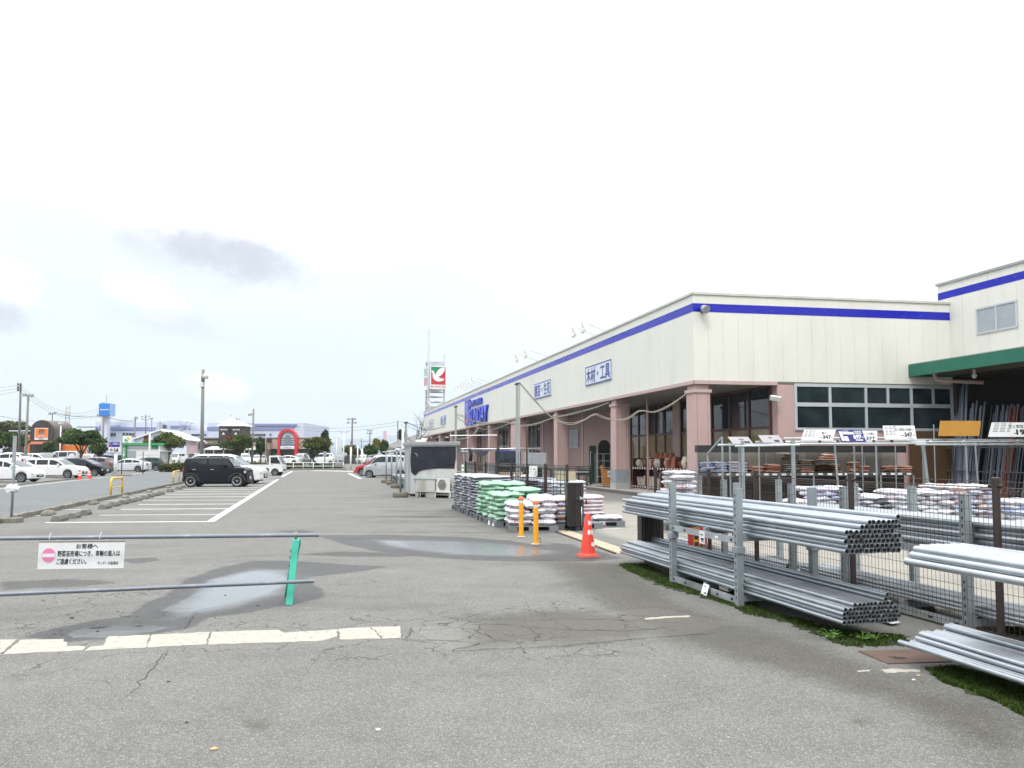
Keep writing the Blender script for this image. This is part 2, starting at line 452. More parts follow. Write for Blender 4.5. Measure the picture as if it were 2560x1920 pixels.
def asphalt(name, base, masks=True, agg=.75):
    m_, h, b = newmat(name)
    ge = h.n('ShaderNodeNewGeometry'); pos = ge.outputs['Position']
    A = (lambda k: h.n('ShaderNodeAttribute', attribute_name=k).outputs['Fac'])
    n_big = h.noise(pos, .35, 5, .6); n_mid = h.noise(pos, 2.6, 5, .6); n_fine = h.noise(pos, 30, 4, .7); n_tiny = h.noise(pos, 120, 2, .6)
    vor = h.n('ShaderNodeTexVoronoi', feature='F1'); h.l(pos, vor.inputs['Vector']); vor.inputs['Scale'].default_value = 165
    vs_ = h.n('ShaderNodeSeparateXYZ'); h.l(vor.outputs['Color'], vs_.inputs[0]); rnd = vs_.outputs[0]
    stone = h.m('POWER', rnd, 2.2)
    f = h.lin(n_big, .3, .7, .88, 1.12)
    f = h.m('MULTIPLY', f, h.lin(n_mid, .3, .7, .90, 1.10))
    f = h.m('MULTIPLY', f, h.lin(n_fine, .3, .7, .80, 1.20))
    sp_ = h.lin(stone, 0, 1, 1 - .26*agg, 1 + .55*agg)
    f = h.m('MULTIPLY', f, sp_)
    sc = h.n('ShaderNodeVectorMath', operation='SCALE'); sc.inputs[0].default_value = base; h.l(f, sc.inputs['Scale'])
    c = sc.outputs[0]; rough = .85; hgt = h.m('ADD', h.m('MULTIPLY', stone, .5), h.m('MULTIPLY', n_fine, .6)); bstr = .30
    # bare bits of pale stone
    n_pale = h.step(h.m('ADD', rnd, h.m('MULTIPLY', n_tiny, .15)), .985, 1.02)
    c = h.mix(h.m('MULTIPLY', n_pale, .6*agg), c, (.42,.41,.38))
    if masks:
        jit = h.m('ADD', h.m('MULTIPLY', h.m('SUBTRACT', h.noise(pos, 1.7, 5, .6), .5), .9), h.m('MULTIPLY', h.m('SUBTRACT', h.noise(pos, 11, 4, .6), .5), .5))
        def thr(k, lo=.42, hi=.58, j=1.0): return h.step(h.m('ADD', A(k), h.m('MULTIPLY', jit, j)), lo, hi)
        c = h.mix(h.m('MULTIPLY', A('yard'), .8), c, h.mix(h.noise(pos, 1.1, 5, .65), (.20,.19,.165), (.36,.34,.295)))
        c = h.mix(h.m('MULTIPLY', thr('patch', .4, .6, .25), .36), c, (.205,.202,.188))
        gr = h.m('MULTIPLY', thr('grime', .15, .95, .9), .72)
        gm = h.n('ShaderNodeVectorMath', operation='MULTIPLY'); h.l(c, gm.inputs[0]); gm.inputs[1].default_value = (.50,.485,.43)
        c = h.mix(h.m('MULTIPLY', gr, 1.25, clamp=True), c, gm.outputs[0])
        c = h.mix(h.m('MULTIPLY', thr('old', .3, .7, .4), .5), c, (.085,.078,.080))
        # network of cracks
        wv = h.addv(pos, h.vec(h.noise(pos, 3.0, 3, .6, out=1), (.45,.45,0)))
        vc = h.n('ShaderNodeTexVoronoi', feature='DISTANCE_TO_EDGE', voronoi_dimensions='2D'); h.l(wv, vc.inputs['Vector']); vc.inputs['Scale'].default_value = 1.5
        vc2 = h.n('ShaderNodeTexVoronoi', feature='DISTANCE_TO_EDGE', voronoi_dimensions='2D'); h.l(wv, vc2.inputs['Vector']); vc2.inputs['Scale'].default_value = 4.5
        ck = h.m('MAXIMUM', h.m('MULTIPLY', h.step(vc.outputs[0], .016, .004), h.step(n_mid, .40, .55)), h.m('MULTIPLY', h.step(vc2.outputs[0], .045, .012), h.step(h.noise(pos, .9, 3), .54, .62)))
        ck = h.m('MULTIPLY', ck, h.step(h.m('ADD', A('crack'), h.m('MULTIPLY', jit, .5)), .35, .6))
        c = h.mix(h.m('MULTIPLY', ck, .85), c, (.022,.021,.020))
        hgt = h.m('SUBTRACT', hgt, h.m('MULTIPLY', ck, 1.2))
        st1 = h.step(h.noise(h.vec(pos, (.45,1.0,1)), .8, 6, .66), .52, .70)
        c = h.mix(h.m('MULTIPLY', st1, .30), c, (.055,.055,.052))
        # damp streaks along the tyre tracks, rain film, standing water
        stv = h.vec(pos, (.22, 1.5, 1))
        stn = h.m('MULTIPLY', h.step(h.noise(stv, 1.0, 5, .62), .50, .64), A('streak'))
        dmp = h.m('MAXIMUM', h.m('MULTIPLY', thr('damp', .3, .7, .6), .8), h.m('MULTIPLY', stn, .95))
        w = thr('wet', .40, .60, .55)
        fl = h.m('MULTIPLY', thr('film', .30, .95, .5), w)
        pl = h.m('MULTIPLY', thr('pool', .36, .58, .55), w)
        dk = h.m('MAXIMUM', dmp, w)
        cw = h.n('ShaderNodeVectorMath', operation='MULTIPLY'); h.l(c, cw.inputs[0]); cw.inputs[1].default_value = (.48,.48,.51)
        c = h.mix(dk, c, cw.outputs[0])
        c = h.mix(h.m('MULTIPLY', pl, .6), c, (.05,.048,.045))
        rg = h.mix(dmp, (.85,)*3, (.75,)*3); rg = h.mix(w, rg, (.55,)*3); rg = h.mix(fl, rg, (.24,)*3); rg = h.mix(pl, rg, (.03,)*3)
        h.l(h.m('MULTIPLY', fl, .9), b.inputs['Coat Weight']); h.l(h.lin(pl, 0, 1, .26, .03), b.inputs['Coat Roughness'])
        h.l(h.lin(dk, 0, 1, .45, .22), b.inputs['Specular IOR Level'])
        h.l(rg, b.inputs['Roughness'])
        bs_ = h.m('MULTIPLY', h.m('SUBTRACT', 1.0, h.m('MULTIPLY', w, .55)), h.m('SUBTRACT', 1.0, h.m('MULTIPLY', fl, .6)))
        bs_ = h.m('MULTIPLY', h.m('MULTIPLY', bs_, h.m('SUBTRACT', 1.0, h.m('MULTIPLY', pl, .95))), bstr)
    else:
        b.inputs['Roughness'].default_value = .8; bs_ = bstr*.6
    h.l(c, b.inputs['Base Color'])
    bn = h.n('ShaderNodeBump'); bn.inputs['Distance'].default_value = .006
    h.put(bn.inputs['Strength'], bs_); h.l(hgt, bn.inputs['Height']); h.l(bn.outputs[0], b.inputs['Normal'])
    return m_
M['asphalt'] = asphalt('car park asphalt', (.133,.133,.125))
M['road'] = asphalt('smooth asphalt', (.112,.124,.126), masks=False, agg=.45)
me.materials.append(M['asphalt'])
ground = tag(link('ground', me), kind='structure')

# painted lines: worn thermoplastic, cracked where the asphalt cracked
def linepaint(name, col, wear):
    m_, h, b = newmat(name)
    ge = h.n('ShaderNodeNewGeometry'); pos = ge.outputs['Position']
    n1 = h.noise(pos, 14, 5, .7); n2 = h.noise(pos, 70, 3, .7); n3 = h.noise(pos, 1.5, 4, .6)
    k = h.m('ADD', h.m('MULTIPLY', n1, .6), h.m('MULTIPLY', n2, .4))
    c = h.mix(h.step(k, wear+.02, wear-.10), h.mix(n3, tuple(x*.82 for x in col), col), (.20,.195,.18))
    h.l(c, b.inputs['Base Color']); b.inputs['Roughness'].default_value = .75
    bn = h.n('ShaderNodeBump'); bn.inputs['Strength'].default_value = .4; bn.inputs['Distance'].default_value = .004
    h.l(k, bn.inputs['Height']); h.l(bn.outputs[0], b.inputs['Normal'])
    return m_
M['oldline'] = linepaint('old line paint', (.40,.385,.33), .47)
M['line'] = linepaint('line paint', (.74,.75,.74), .36)
M['thinline'] = linepaint('faded line paint', (.58,.60,.60), .46)
Z1 = .0025
def sheet(name, pts, m_, z=Z1, rough=0.0, step=.05, seed=0, parent=ground, th=.004):
    """thin flat sheet with an irregular outline"""
    rnd_ = random.Random(seed); out = []
    n = len(pts)
    for i in range(n):
        a, b_ = Vector(pts[i]), Vector(pts[(i+1) % n]); L_ = (b_-a).length
        k = max(1, int(L_/step)) if rough else 1
        nrm = Vector((-(b_-a).y, (b_-a).x, 0)).normalized()
        for j in range(k):
            p = a.lerp(b_, j/k)
            if rough: p += nrm*rnd_.uniform(-rough, rough)
            out.append((p.x, p.y, z))
    mb = MB()
    mb.prism(out, (0,0,-th-.004))
    return tag(mb.build(name, m_, parent), kind='structure') if parent is None else mb.build(name, m_, parent)
pieces = [[(0,708),(95,706),(8,778),(0,780)], [(120,707),(350,704),(368,722),(372,742),(470,742),(455,766),(12,788)],
          [(600,690),(830,680),(805,750),(472,768),(500,745),(565,740)],
          [(842,679),(1158,664),(1138,732),(815,750)], [(1170,663),(1545,652),(1575,668),(1865,650),(1862,690),(1790,712),(1148,734)],
          [(1872,648),(2045,638),(2110,700),(1880,706)], [(2055,637),(2212,632),(2216,696),(2122,702)]]
for i, pc in enumerate(pieces):
    o = sheet('road_marking', gp([z8(*p) for p in pc]), M['oldline'], rough=.011, seed=i)
for i, pc in enumerate([[(1870,1671),(1895,1667),(1906,1672),(1884,1680)],]):
    pass
for i, pc in enumerate([[zb(450,1396),(2176,1675)], ]): pass
sheet('road_marking', gp([zb(450,1392),zb(555,1388),zb(562,1400),zb(470,1406)]), M['oldline'], rough=.012, seed=31, step=.03)
sheet('road_marking', gp([zb(635,1384),zb(760,1380),zb(950,1388),zb(945,1404),zb(700,1412)]), M['oldline'], rough=.014, seed=32, step=.03)
sheet('road_marking', gp([zr(270,790),zr(400,780),zr(505,777),zr(500,783),zr(400,788),zr(280,797)]), M['oldline'], rough=.012, seed=33, step=.04)

# long single cracks
def crack(pts, w, seed):
    rnd_ = random.Random(seed); path = []
    pts = gp(pts)
    for a, b_ in zip(pts, pts[1:]):
        k = max(2, int((b_-a).length/.06))
        for j in range(k): path.append(a.lerp(b_, j/k) + Vector((rnd_.gauss(0,.012), rnd_.gauss(0,.012), 0)))
    path.append(pts[-1]); mb = MB(); L_ = []; R_ = []
    for i, p in enumerate(path):
        d = (path[min(i+1,len(path)-1)] - path[max(i-1,0)]); nrm = Vector((-d.y, d.x, 0)).normalized()
        ww = .6*w*rnd_.uniform(.35,1.2)*min(1, .25+i/4, .25+(len(path)-1-i)/4)
        L_.append(p+nrm*ww); R_.append(p-nrm*ww)
    vs_ = [(p.x,p.y,.0012) for p in L_] + [(p.x,p.y,.0012) for p in R_]; n = len(path)
    mb.add(vs_, [(i,i+1,n+i+1,n+i) for i in range(n-1)])
    return mb.build('crack', M['crack'], ground)
M['crack'] = mat('crack', (.03,.029,.027), .95, var=.3)
crack([z8(1088,552), z8(1010,655)], .008, 1); crack([z8(935,752), z8(860,850), z8(780,950), z8(690,1030)], .006, 2)
crack([(1000,1600),(1120,1600),(1200,1607),(1130,1628),(1260,1620),(1420,1614),(1640,1592),(1800,1583)], .009, 3)
crack([(1030,1566),(1140,1563),(1250,1560),(1400,1574),(1560,1578),(1700,1566)], .008, 4)
crack([(1140,1563),(1200,1580),(1240,1598)], .007, 5); crack([(1250,1550),(1420,1546),(1600,1552),(1740,1560)], .006, 6)
crack([(1300,1560),(1345,1585),(1330,1612)], .006, 7); crack([(870,1540),(920,1553),(968,1550)], .006, 8)
crack([z8(1845,382),z8(1950,368),z8(2060,372),z8(2075,390),z8(1990,402),z8(1880,400),z8(1848,388)], .006, 9)
crack([z8(1895,585),z8(1935,575),z8(1960,600),z8(2050,608),z8(2140,600)], .006, 10)
crack([z8(640,975),z8(560,930),z8(480,930)], .004, 12); crack([z8(2212,690),(1015,1600),(1030,1566)], .008, 11)

# far lot, lane on the left and its kerb
lane = [Vector((line_x(-7.75,Y)-.0, Y, 0)) for Y in (4, 101)] + [Vector((line_x(-14.6,Y)-.045*Y, Y, 0)) for Y in (101, 4)]
def ground_at(px_, Y): q_ = D(px_,1142,Y); return Vector((q_.x,Y,0))
k0 = G(6,1305); k1 = G(467,1205.5); kd = (k1-k0).normalized(); kn = Vector((-kd.y, kd.x, 0))
f0 = G(0,1222); f1 = G(422,1175.5); fd = (f1-f0).normalized()
near = k0 - kd*14; far = k0 + kd*82
lane = [near, far, f1+fd*2, f0-fd*26]
tag(sheet('road', [(p.x,p.y,0) for p in lane], M['road'], z=.002, parent=None), kind='structure')
kerb = thing('kerb', None, None, (0,0,0)); tag(kerb, kind='structure')
def stone_mesh(i):
    mb = MB(); r_ = random.Random(i); h_ = .13 + r_.uniform(-.006,.012)
    mb.bbox(-.295, .295, -.085, .085, -.02, h_, .018)
    return mb.mesh('kerb_stone', M['kerbstone'])
M['kerbstone'] = mat('weathered kerb concrete', (.19,.18,.155), .95, var=.25, scale=5, bump=.3, dirt=(.07,.07,.04), dirt_amt=.6, rand=.15)
sm = [stone_mesh(i) for i in range(5)]
n_k = int((k1-k0).length/.61) + 14
for i in range(-10, n_k):
    o = link('kerb_stone', sm[i % 5], kerb); p = k0 + kd*(i*.61 + .3)
    o.location = (p.x, p.y, 0); o.rotation_euler = (0, 0, math.atan2(kd.y, kd.x) + random.uniform(-.02,.02))
# line along the far side of the lane, low kerb in front of the left lot
def stripe(a, b_, w, m_=None, name='road_marking', z=.005):
    a, b_ = Vector(a), Vector(b_); d = (b_-a).normalized(); nrm = Vector((-d.y,d.x,0))*w/2
    return sheet(name, [a-nrm, b_-nrm, b_+nrm, a+nrm], m_ or M['line'], z=z)
stripe(f0-fd*20, f1, .16, M['thinline'])
kerb2 = tag(thing('kerb', None, None), kind='structure')
c0 = G(*z1(0,1318)); c1 = G(*z1(640,1252)); cd = (c1-c0).normalized()
for i in range(-8, int((c1-c0).length/1.0)):
    o = link('kerb_stone', sm[i % 5], kerb2); p = c0 + cd*(i+.5)
    o.location = (p.x, p.y, -.05); o.rotation_euler = (0,0,math.atan2(cd.y, cd.x)); o.scale = (1.65,1,1)
# parking bays left of the drive lane
b0 = G(526.5,1304); b1 = G(694,1199); bd = (b1-b0).normalized()
stripe(b0, b1, .19)
n_b = int((b1-b0).length/2.47)
for i in range(n_b+1):
    p = b0 + bd*(2.47*i)
    q = G(114.5,1306.5) if i == 0 else p + Vector((-3.35-.5*(i>3), -.30, 0))
    stripe(q, p, .11, M['line'] if i % 3 != 1 else M['thinline'])
    if 0 < i < 8:
        q2 = p + Vector((-4.5, -.40, 0)); stripe(q2, q2+Vector((-.75,-.06,0)), .10, M['thinline'])
b2 = G(*(440+1690/6.38, 980+1352/6.38)); b3 = G(*(440+1845/6.38, 980+1268/6.38))
stripe(b2, b3, .22)
for t_ in (0.0, .33, .66): p = b2.lerp(b3, t_); stripe(p+Vector((-4,-.3,0)), p, .14)
stripe(G(*z4(370,1086)), G(*z4(1000,1100)), 1.1); stripe(G(*z4(50,1096)), G(*z4(360,1090)), .5, M['thinline'])
stripe(G(*z4(840,1124)), G(*z4(1000,1196)), .25)
for a_, b__ in (((930,1158),(1120,1160)), ((985,1192),(1420,1186))): stripe(G(*z4(*a_)), G(*z4(*b__)), .3)
M['blueline'] = linepaint('blue bay paint', (.10,.22,.50), .40)
for a_, b__ in (((960,1172),(1130,1174)), ((1000,1183),(1130,1184))): stripe(G(*z4(*a_)), G(*z4(*b__)), .25, M['blueline'])
for a_, b__ in (((800,985),(960,1000)), ((880,950),(1010,955))): stripe(G(*z4(*a_)), G(*z4(*b__)), 2.2, M['thinline'])
# left lot bay lines
for px in (60, 130, 200, 262):
    p = G(px, 1203 - (px-60)*.075); stripe(p, p + Vector((-5, -.7, 0)), .14, M['line'])
# pale concrete strip with the gate track, old line inside the yard
gt0, gt1 = G(1378,1324), G(1545,1384)
gd = (gt1-gt0).normalized(); gn = Vector((-gd.y, gd.x, 0))
M['paleconc'] = mat('pale concrete strip', (.40,.35,.26), .9, var=.2, scale=6, bump=.3, dirt=(.2,.18,.14), dirt_amt=.5)
for i in range(7):
    a_, b__ = gt0.lerp(gt1, i/7+.004), gt0.lerp(gt1, (i+1)/7-.004)
    sheet('paving_slab', [a_+gn*.02, b__+gn*.02, b__+gn*.34, a_+gn*.34], M['paleconc'], z=.004)
tr = MB(); tr.beam(gt0-gn*.05+Vector((0,0,.006)), gt1-gn*.05+Vector((0,0,.006)), .03, .022)
tag(tr.build('gate_track', M['rust'], ground))
stripe(G(*zm(1600,1128)), G(*zm(1950,1114)), .06, M['thinline'])

# ================================================================== HOME CENTRE
C = G(1734.7, 954.4, 4.44); C.z = 0
U = Vector((-.2437, .9698, 0)); V = Vector((.9698, .2437, 0)); VR = Vector((.985, .17, 0)).normalized(); UP = Vector((0,0,1))
def tL(px, base=None):
    """distance along the shop front (plane through base) under photo column px"""
    b = C if base is None else base; k = ray(px, 1040); k = k.x / k.y
    return (b.x - k*b.y) / (k*U.y - U.x)
def sR(px):
    k = ray(px, 900); k = k.x / k.y
    return (k*C.y - C.x) / (VR.x - k*VR.y)
M['cream'] = mat('cream wall panel', (.66,.66,.605), .5, var=.04, scale=1.2, stretch=(1,1,.3), dirt=(.48,.48,.42), dirt_amt=.24)
M['joint'] = mat('panel joint', (.44,.44,.39), .8)
M['stripe'] = mat('blue stripe', (.003,.006,.37), .22, var=.05, scale=2, spec=.5)
M['pink'] = mat('pink render', (.45,.318,.30), .75, var=.05, scale=2, bump=.05, dirt=(.31,.235,.222), dirt_amt=.3)
M['pinkcap'] = mat('pink moulding', (.45,.345,.325), .6, var=.06)
M['stone'] = mat('grey stone cladding', (.25,.28,.30), .55, var=.22, scale=5, dirt=(.15,.16,.16), dirt_amt=.4)
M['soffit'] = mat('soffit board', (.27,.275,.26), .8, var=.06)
M['redframe'] = mat('red brown frame', (.085,.022,.018), .45, var=.1)
M['alu'] = mat('aluminium frame', (.50,.54,.57), .45, .3, .06)
M['blind'] = mat('tan blind behind glass', (.21,.165,.085), .08, var=.25, scale=1.5, spec=.6)
M['frost'] = mat('frosted glass', (.33,.36,.39), .25, var=.05, scale=1.2)
M['walk'] = mat('walkway concrete', (.30,.28,.25), .85, var=.14, scale=1.5, dirt=(.18,.17,.15), dirt_amt=.4)
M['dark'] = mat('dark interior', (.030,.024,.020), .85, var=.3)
M['roof'] = mat('roof sheet', (.30,.31,.31), .6, var=.1)
store = thing('store_building', 'long cream home centre with blue roofline stripe and pink columns', 'building', C)
def L(t, s, z): return U*t + V*s + UP*z
def LR(s, d, z): return VR*s + Vector((VR.y, -VR.x, 0))*(-d) + UP*z     # right-hand front: s along, d into the building
LEN = 77.5
S0 = sR(1941.6); S1 = sR(1985); SE = 10.85
P0 = VR*S0                     # shop window line starts here, runs along U
def panels(nm, n, fn, m_):
    for i in range(n):
        mb = MB(); mb.prism(*fn(i)); mb.build(nm, m_, store)
# fascia on the car-park side (wide sheets) and on the right-hand front (0.6 m panels), joints left open over a dark backing
back = MB()
back.prism([L(0,.06,4.44), L(LEN,.06,4.44), L(LEN,.30,4.44), L(0,.30,4.44)], UP*3.3)
back.prism([LR(.08,.06,4.44), LR(SE,.06,4.44), LR(SE,.30,4.44), LR(.3,.30,4.44)], UP*3.3)
back.build('wall', M['joint'], store)
nb = 26; wd = LEN/nb
panels('wall_panel', nb, lambda i: ([L(i*wd+.004,0,4.50), L((i+1)*wd-.004,0,4.50), L((i+1)*wd-.004,.055,4.50), L(i*wd+.004,.055,4.50)], UP*3.22), M['cream'])
nr = 18; wr = SE/nr
panels('wall_panel', nr, lambda i: ([LR(i*wr+(.002 if i else .002),0,4.50), LR((i+1)*wr-.003,0,4.50), LR((i+1)*wr-.003,.055,4.50), LR(i*wr+(.002 if i else .062),.055,4.50)], UP*3.22), M['cream'])
sb = MB(); sb.prism([L(0,-.006,7.08), L(LEN,-.006,7.08), L(LEN,-.001,7.08), L(0,-.001,7.08)], UP*.32)
sb.prism([LR(.0,-.006,7.08), LR(SE,-.006,7.08), LR(SE,-.001,7.08), LR(.0,-.001,7.08)], UP*.32); sb.build('stripe', M['stripe'], store)
cp = MB(); cp.prism([L(-.04,-.05,7.725), L(LEN+.05,-.05,7.725), L(LEN+.05,.34,7.725), L(.1,.34,7.725)], UP*.085)
cp.prism([LR(.0,-.05,7.727), LR(SE,-.05,7.727), LR(SE,.34,7.727), LR(.2,.34,7.727)], UP*.085); cp.build('coping', mat('coping metal', (.52,.52,.47), .45, .2), store)
tr_ = MB(); tr_.prism([L(-.03,-.04,4.36), L(LEN,-.04,4.36), L(LEN,.10,4.36), L(.1,.10,4.36)], UP*.13)
tr_.prism([LR(.0,-.04,4.362), LR(S0,-.04,4.362), LR(S0,.10,4.362), LR(.15,.10,4.362)], UP*.13); tr_.build('edge_trim', M['pinkcap'], store)
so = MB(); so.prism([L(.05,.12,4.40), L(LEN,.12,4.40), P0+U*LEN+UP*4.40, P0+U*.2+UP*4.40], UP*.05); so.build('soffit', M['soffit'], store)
# body of the shop behind the window line, roof, far end wall
bd_ = MB(); q = [P0+U*.4+V*.12, P0+U*LEN+V*.12, P0+U*LEN+V*34, P0+U*.4+V*34]
bd_.prism([p+UP*.02 for p in q], UP*4.4); bd_.prism([LR(S0+.6,.35,.02), LR(SE-.02,.35,.02), LR(SE-.02,6,.02), LR(S0+.6,6,.02)], UP*4.4)
bd_.build('wall', M['pink'], store)
rf = MB(); rf.prism([L(.4,.31,7.45), L(LEN,.31,7.45), P0+U*LEN+V*34+UP*7.45, P0+U*.4+V*34+UP*7.45], UP*.1)
rf.prism([L(LEN-.2,.02,0), L(LEN,.02,0), L(LEN,30,0), L(LEN-.2,30,0)], UP*4.3); rf.prism([L(LEN-.25,.1,4.5), L(LEN-.02,.1,4.5), L(LEN-.02,30,4.5), L(LEN-.25,30,4.5)], UP*3.2)
rf.build('roof', M['roof'], store)
# raised walkway with a dark kerb
wk = MB(); wk.prism([L(-1.2,-.30,-.05), L(LEN,-.30,-.05), P0+U*LEN-UP*.05, P0-U*.6-UP*.05], UP*.19); wk.build('walkway', M['walk'], store)
wk2 = MB(); wk2.prism([L(-1.2,-.46,-.05), L(LEN,-.46,-.05), L(LEN,-.303,-.05), L(-1.2,-.303,-.05)], UP*.185); wk2.build('walkway_edge', mat('dark kerb', (.11,.10,.095), .8, var=.2), store)
# columns
def column(t, w=.64, lw=.64):
    e = link('column', None, store); e.location = L(t, .04, 0)
    def cb(nm, x0, x1, a, b_, z0, z1, m_):
        mb = MB(); mb.prism([U*a+V*x0+UP*z0, U*b_+V*x0+UP*z0, U*b_+V*x1+UP*z0, U*a+V*x1+UP*z0][::-1], UP*(z1-z0)); return mb.build(nm, m_, e)
    cb('shaft', 0, w, 0, lw, 1.06, 4.05, M['pink'])
    ed = MB()
    for x in (.10, w-.10): ed.prism([V*(x-.006)-U*.006+UP*1.1, V*(x+.006)-U*.006+UP*1.1, V*(x+.006)+UP*1.1, V*(x-.006)+UP*1.1], UP*2.9)
    ed.build('groove', M['joint2'], e)
    cb('plinth', -.025, w+.025, -.025, lw+.025, .42, 1.058, M['stone']); cb('base', -.03, w+.03, -.03, lw+.03, .13, .417, M['stone2'])
    cb('cap', -.05, w+.05, -.05, lw+.05, 4.05, 4.17, M['pinkcap']); cb('neck', .03, w-.03, .03, lw-.03, 4.17, 4.40, M['pink'])
M['joint2'] = mat('pink joint', (.24,.15,.14), .8); M['stone2'] = mat('pale stone base', (.36,.37,.36), .6, var=.15, scale=5)
for px_, lw in ((1737,.64),(1537,.64),(1390.8,.64),(1297,2.5),(1223,.64),(1169.5,.64),(1127,.64),(1099,.64),(1078,.64)):
    column(max(.05, tL(px_)), lw=lw)
for px_ in (1575, 1421, 1327, 1246, 1186):
    t = tL(px_); mb = MB(); mb.tube([L(t,.85,.14), L(t,.85,4.38)], .055, 8); mb.build('downpipe', M['pinkpipe'] if 'pinkpipe' in M else M.setdefault('pinkpipe', mat('pink downpipe', (.30,.20,.185), .5)), store, smooth=True, angle=40)
# the wall behind: piers, glazing with red-brown frames
PW = lambda t, d, z: P0 + U*t - V*d + UP*z            # d metres out from the window line
def tW(px): return tL(px, C + P0)
def glazing(t0, t1, n, transom=2.74, top=4.38, low=.5, fm='redframe', lowm='blind', w=.09):
    e = link('shop_window', None, store)
    fr = MB()
    for i in range(n+1):
        t = t0 + (t1-t0)*i/n; fr.prism([PW(t-w/2,.06,low), PW(t+w/2,.06,low), PW(t+w/2,-.02,low), PW(t-w/2,-.02,low)], UP*(top-low))
    for z in (low, transom, top-.07): fr.prism([PW(t0,.055,z), PW(t1,.055,z), PW(t1,-.015,z), PW(t0,-.015,z)], UP*.10)
    fr.build('frame', M[fm], e)
    for i in range(n):
        a, b_ = t0+(t1-t0)*i/n+.02, t0+(t1-t0)*(i+1)/n-.02
        for z0, z1, m_ in ((transom+.05, top-.03, 'glass'), (low+.05, transom+.05, lowm)):
            mb = MB(); mb.prism([PW(a,.01,z0), PW(b_,.01,z0), PW(b_,-.005,z0), PW(a,-.005,z0)], UP*(z1-z0)); mb.build('pane', M[m_], e)
def pier(t0, t1, d=.1, m_='pink'):
    mb = MB(); mb.prism([PW(t0,d,.13), PW(t1,d,.13), PW(t1,-.15,.13), PW(t0,-.15,.13)], UP*4.26); mb.build('wall_pier', M[m_], store)
tp0, tp1 = tW(1704), tW(1687)
glazing(.45, tp0, 5, low=.3); pier(tp0, tp1, .12)
tg = tW(1578); glazing(tp1, tg, 5, low=.3); 
t_a, t_b = tW(1540), tW(1421); pier(tg, tW(1352), .08)
glazing(tW(1352), tW(1321), 3, transom=2.3, low=.15, fm='alu', lowm='glass'); pier(tW(1321), tW(1276), .08)
glazing(tW(1276), tW(1247), 3, transom=2.6, low=.15, fm='alu', lowm='glass'); pier(tW(1247), tW(1215), .06)
glazing(tW(1215), tW(1195), 3, low=.3); pier(tW(1195), LEN-2, .06)
# little shuttered window on the pink wall
wz = link('small_window', None, store); mb = MB(); a, b_ = tW(1451), tW(1429)
mb.prism([PW(a,.16,2.25), PW(b_,.16,2.25), PW(b_,.10,2.25), PW(a,.10,2.25)], UP*1.25); mb.build('frame', M['alu'], wz)
for i in range(2):
    mb = MB(); c_, d_ = a+(b_-a)*(i/2)+.08, a+(b_-a)*((i+1)/2)-.08
    mb.prism([PW(c_,.175,2.33), PW(d_,.175,2.33), PW(d_,.165,2.33), PW(c_,.165,2.33)], UP*1.09); mb.build('pane', M['frost'], wz)
# right-hand front: pink pier, ribbon windows, low wall
mb = MB(); mb.prism([LR(S0,.0,.0), LR(S1,.0,.0), LR(S1,.5,.0), LR(S0,.5,.0)], UP*4.40); mb.prism([LR(S1,.03,.0), LR(SE,.03,.0), LR(SE,.4,.0), LR(S1,.4,.0)], UP*2.66)
mb.build('wall_pier', M['pink'], store)
rib = link('ribbon_window', None, store); fr = MB(); mull = [S1+.03] + [sR(2000+x/2.514) for x in (182,407,692)] + [SE-.03]
for z0, z1 in ((2.66,2.76),(3.57,3.72),(4.33,4.44)): fr.prism([LR(S1,-.03,z0), LR(SE,-.03,z0), LR(SE,.06,z0), LR(S1,.06,z0)], UP*(z1-z0))
for s_ in mull: fr.prism([LR(s_-.05,-.025,2.70), LR(s_+.05,-.025,2.70), LR(s_+.05,.05,2.70), LR(s_-.05,.05,2.70)], UP*1.70)
for px_ in (2217, 2330): s_ = sR(px_); fr.prism([LR(s_-.05,-.02,3.65), LR(s_+.05,-.02,3.65), LR(s_+.05,.05,3.65), LR(s_-.05,.05,3.65)], UP*.72)
fr.build('frame', M['alu'], rib)
for i in range(4):
    a, b_ = mull[i]+.05, mull[i+1]-.05
    for z0, z1 in ((2.75,3.58),(3.71,4.34)):
        mb = MB(); mb.prism([LR(a,.02,z0), LR(b_,.02,z0), LR(b_,.035,z0), LR(a,.035,z0)], UP*(z1-z0)); mb.build('pane', M['glass'], rib)
# soffit lamp by the pier, corner floodlight
lm = link('floodlight', None, store); lm.location = LR(S0-.22,-.25,3.85)
mb = MB(); mb.bbox(-.2,.2,-.06,.06,-.09,.09,.02); o = mb.build('lamp', M['offwhite'], lm); o.rotation_euler = (R(25), R(10), R(-20))
mb = MB(); mb.tube([(0.02,.0,.0),(.1,.2,.1),(.2,.27,.12)], .02, 6); mb.build('arm', M['darkgrey'], lm)
lm = link('floodlight', None, store); lm.location = LR(.32,-.34,7.13)
mb = MB(); mb.lathe([(.05,-.16),(.12,-.10),(.15,.06),(.16,.12),(.13,.12)], 14); o = mb.build('lamp', M['grey'], lm, True, 40); o.rotation_euler = (R(115), 0, R(25))
mb = MB(); mb.lathe([(.0,.115),(.128,.115)], 14); o = mb.build('lens', M['frost'], lm); o.rotation_euler = (R(115), 0, R(25))
mb = MB(); mb.bbox(-.10,.10,.02,.30,-.1,.06,.02); mb.tube([(0,.3,.1),(0,.1,.14),(0,0,.02)], .025, 6); mb.build('bracket', M['darkgrey'], lm)
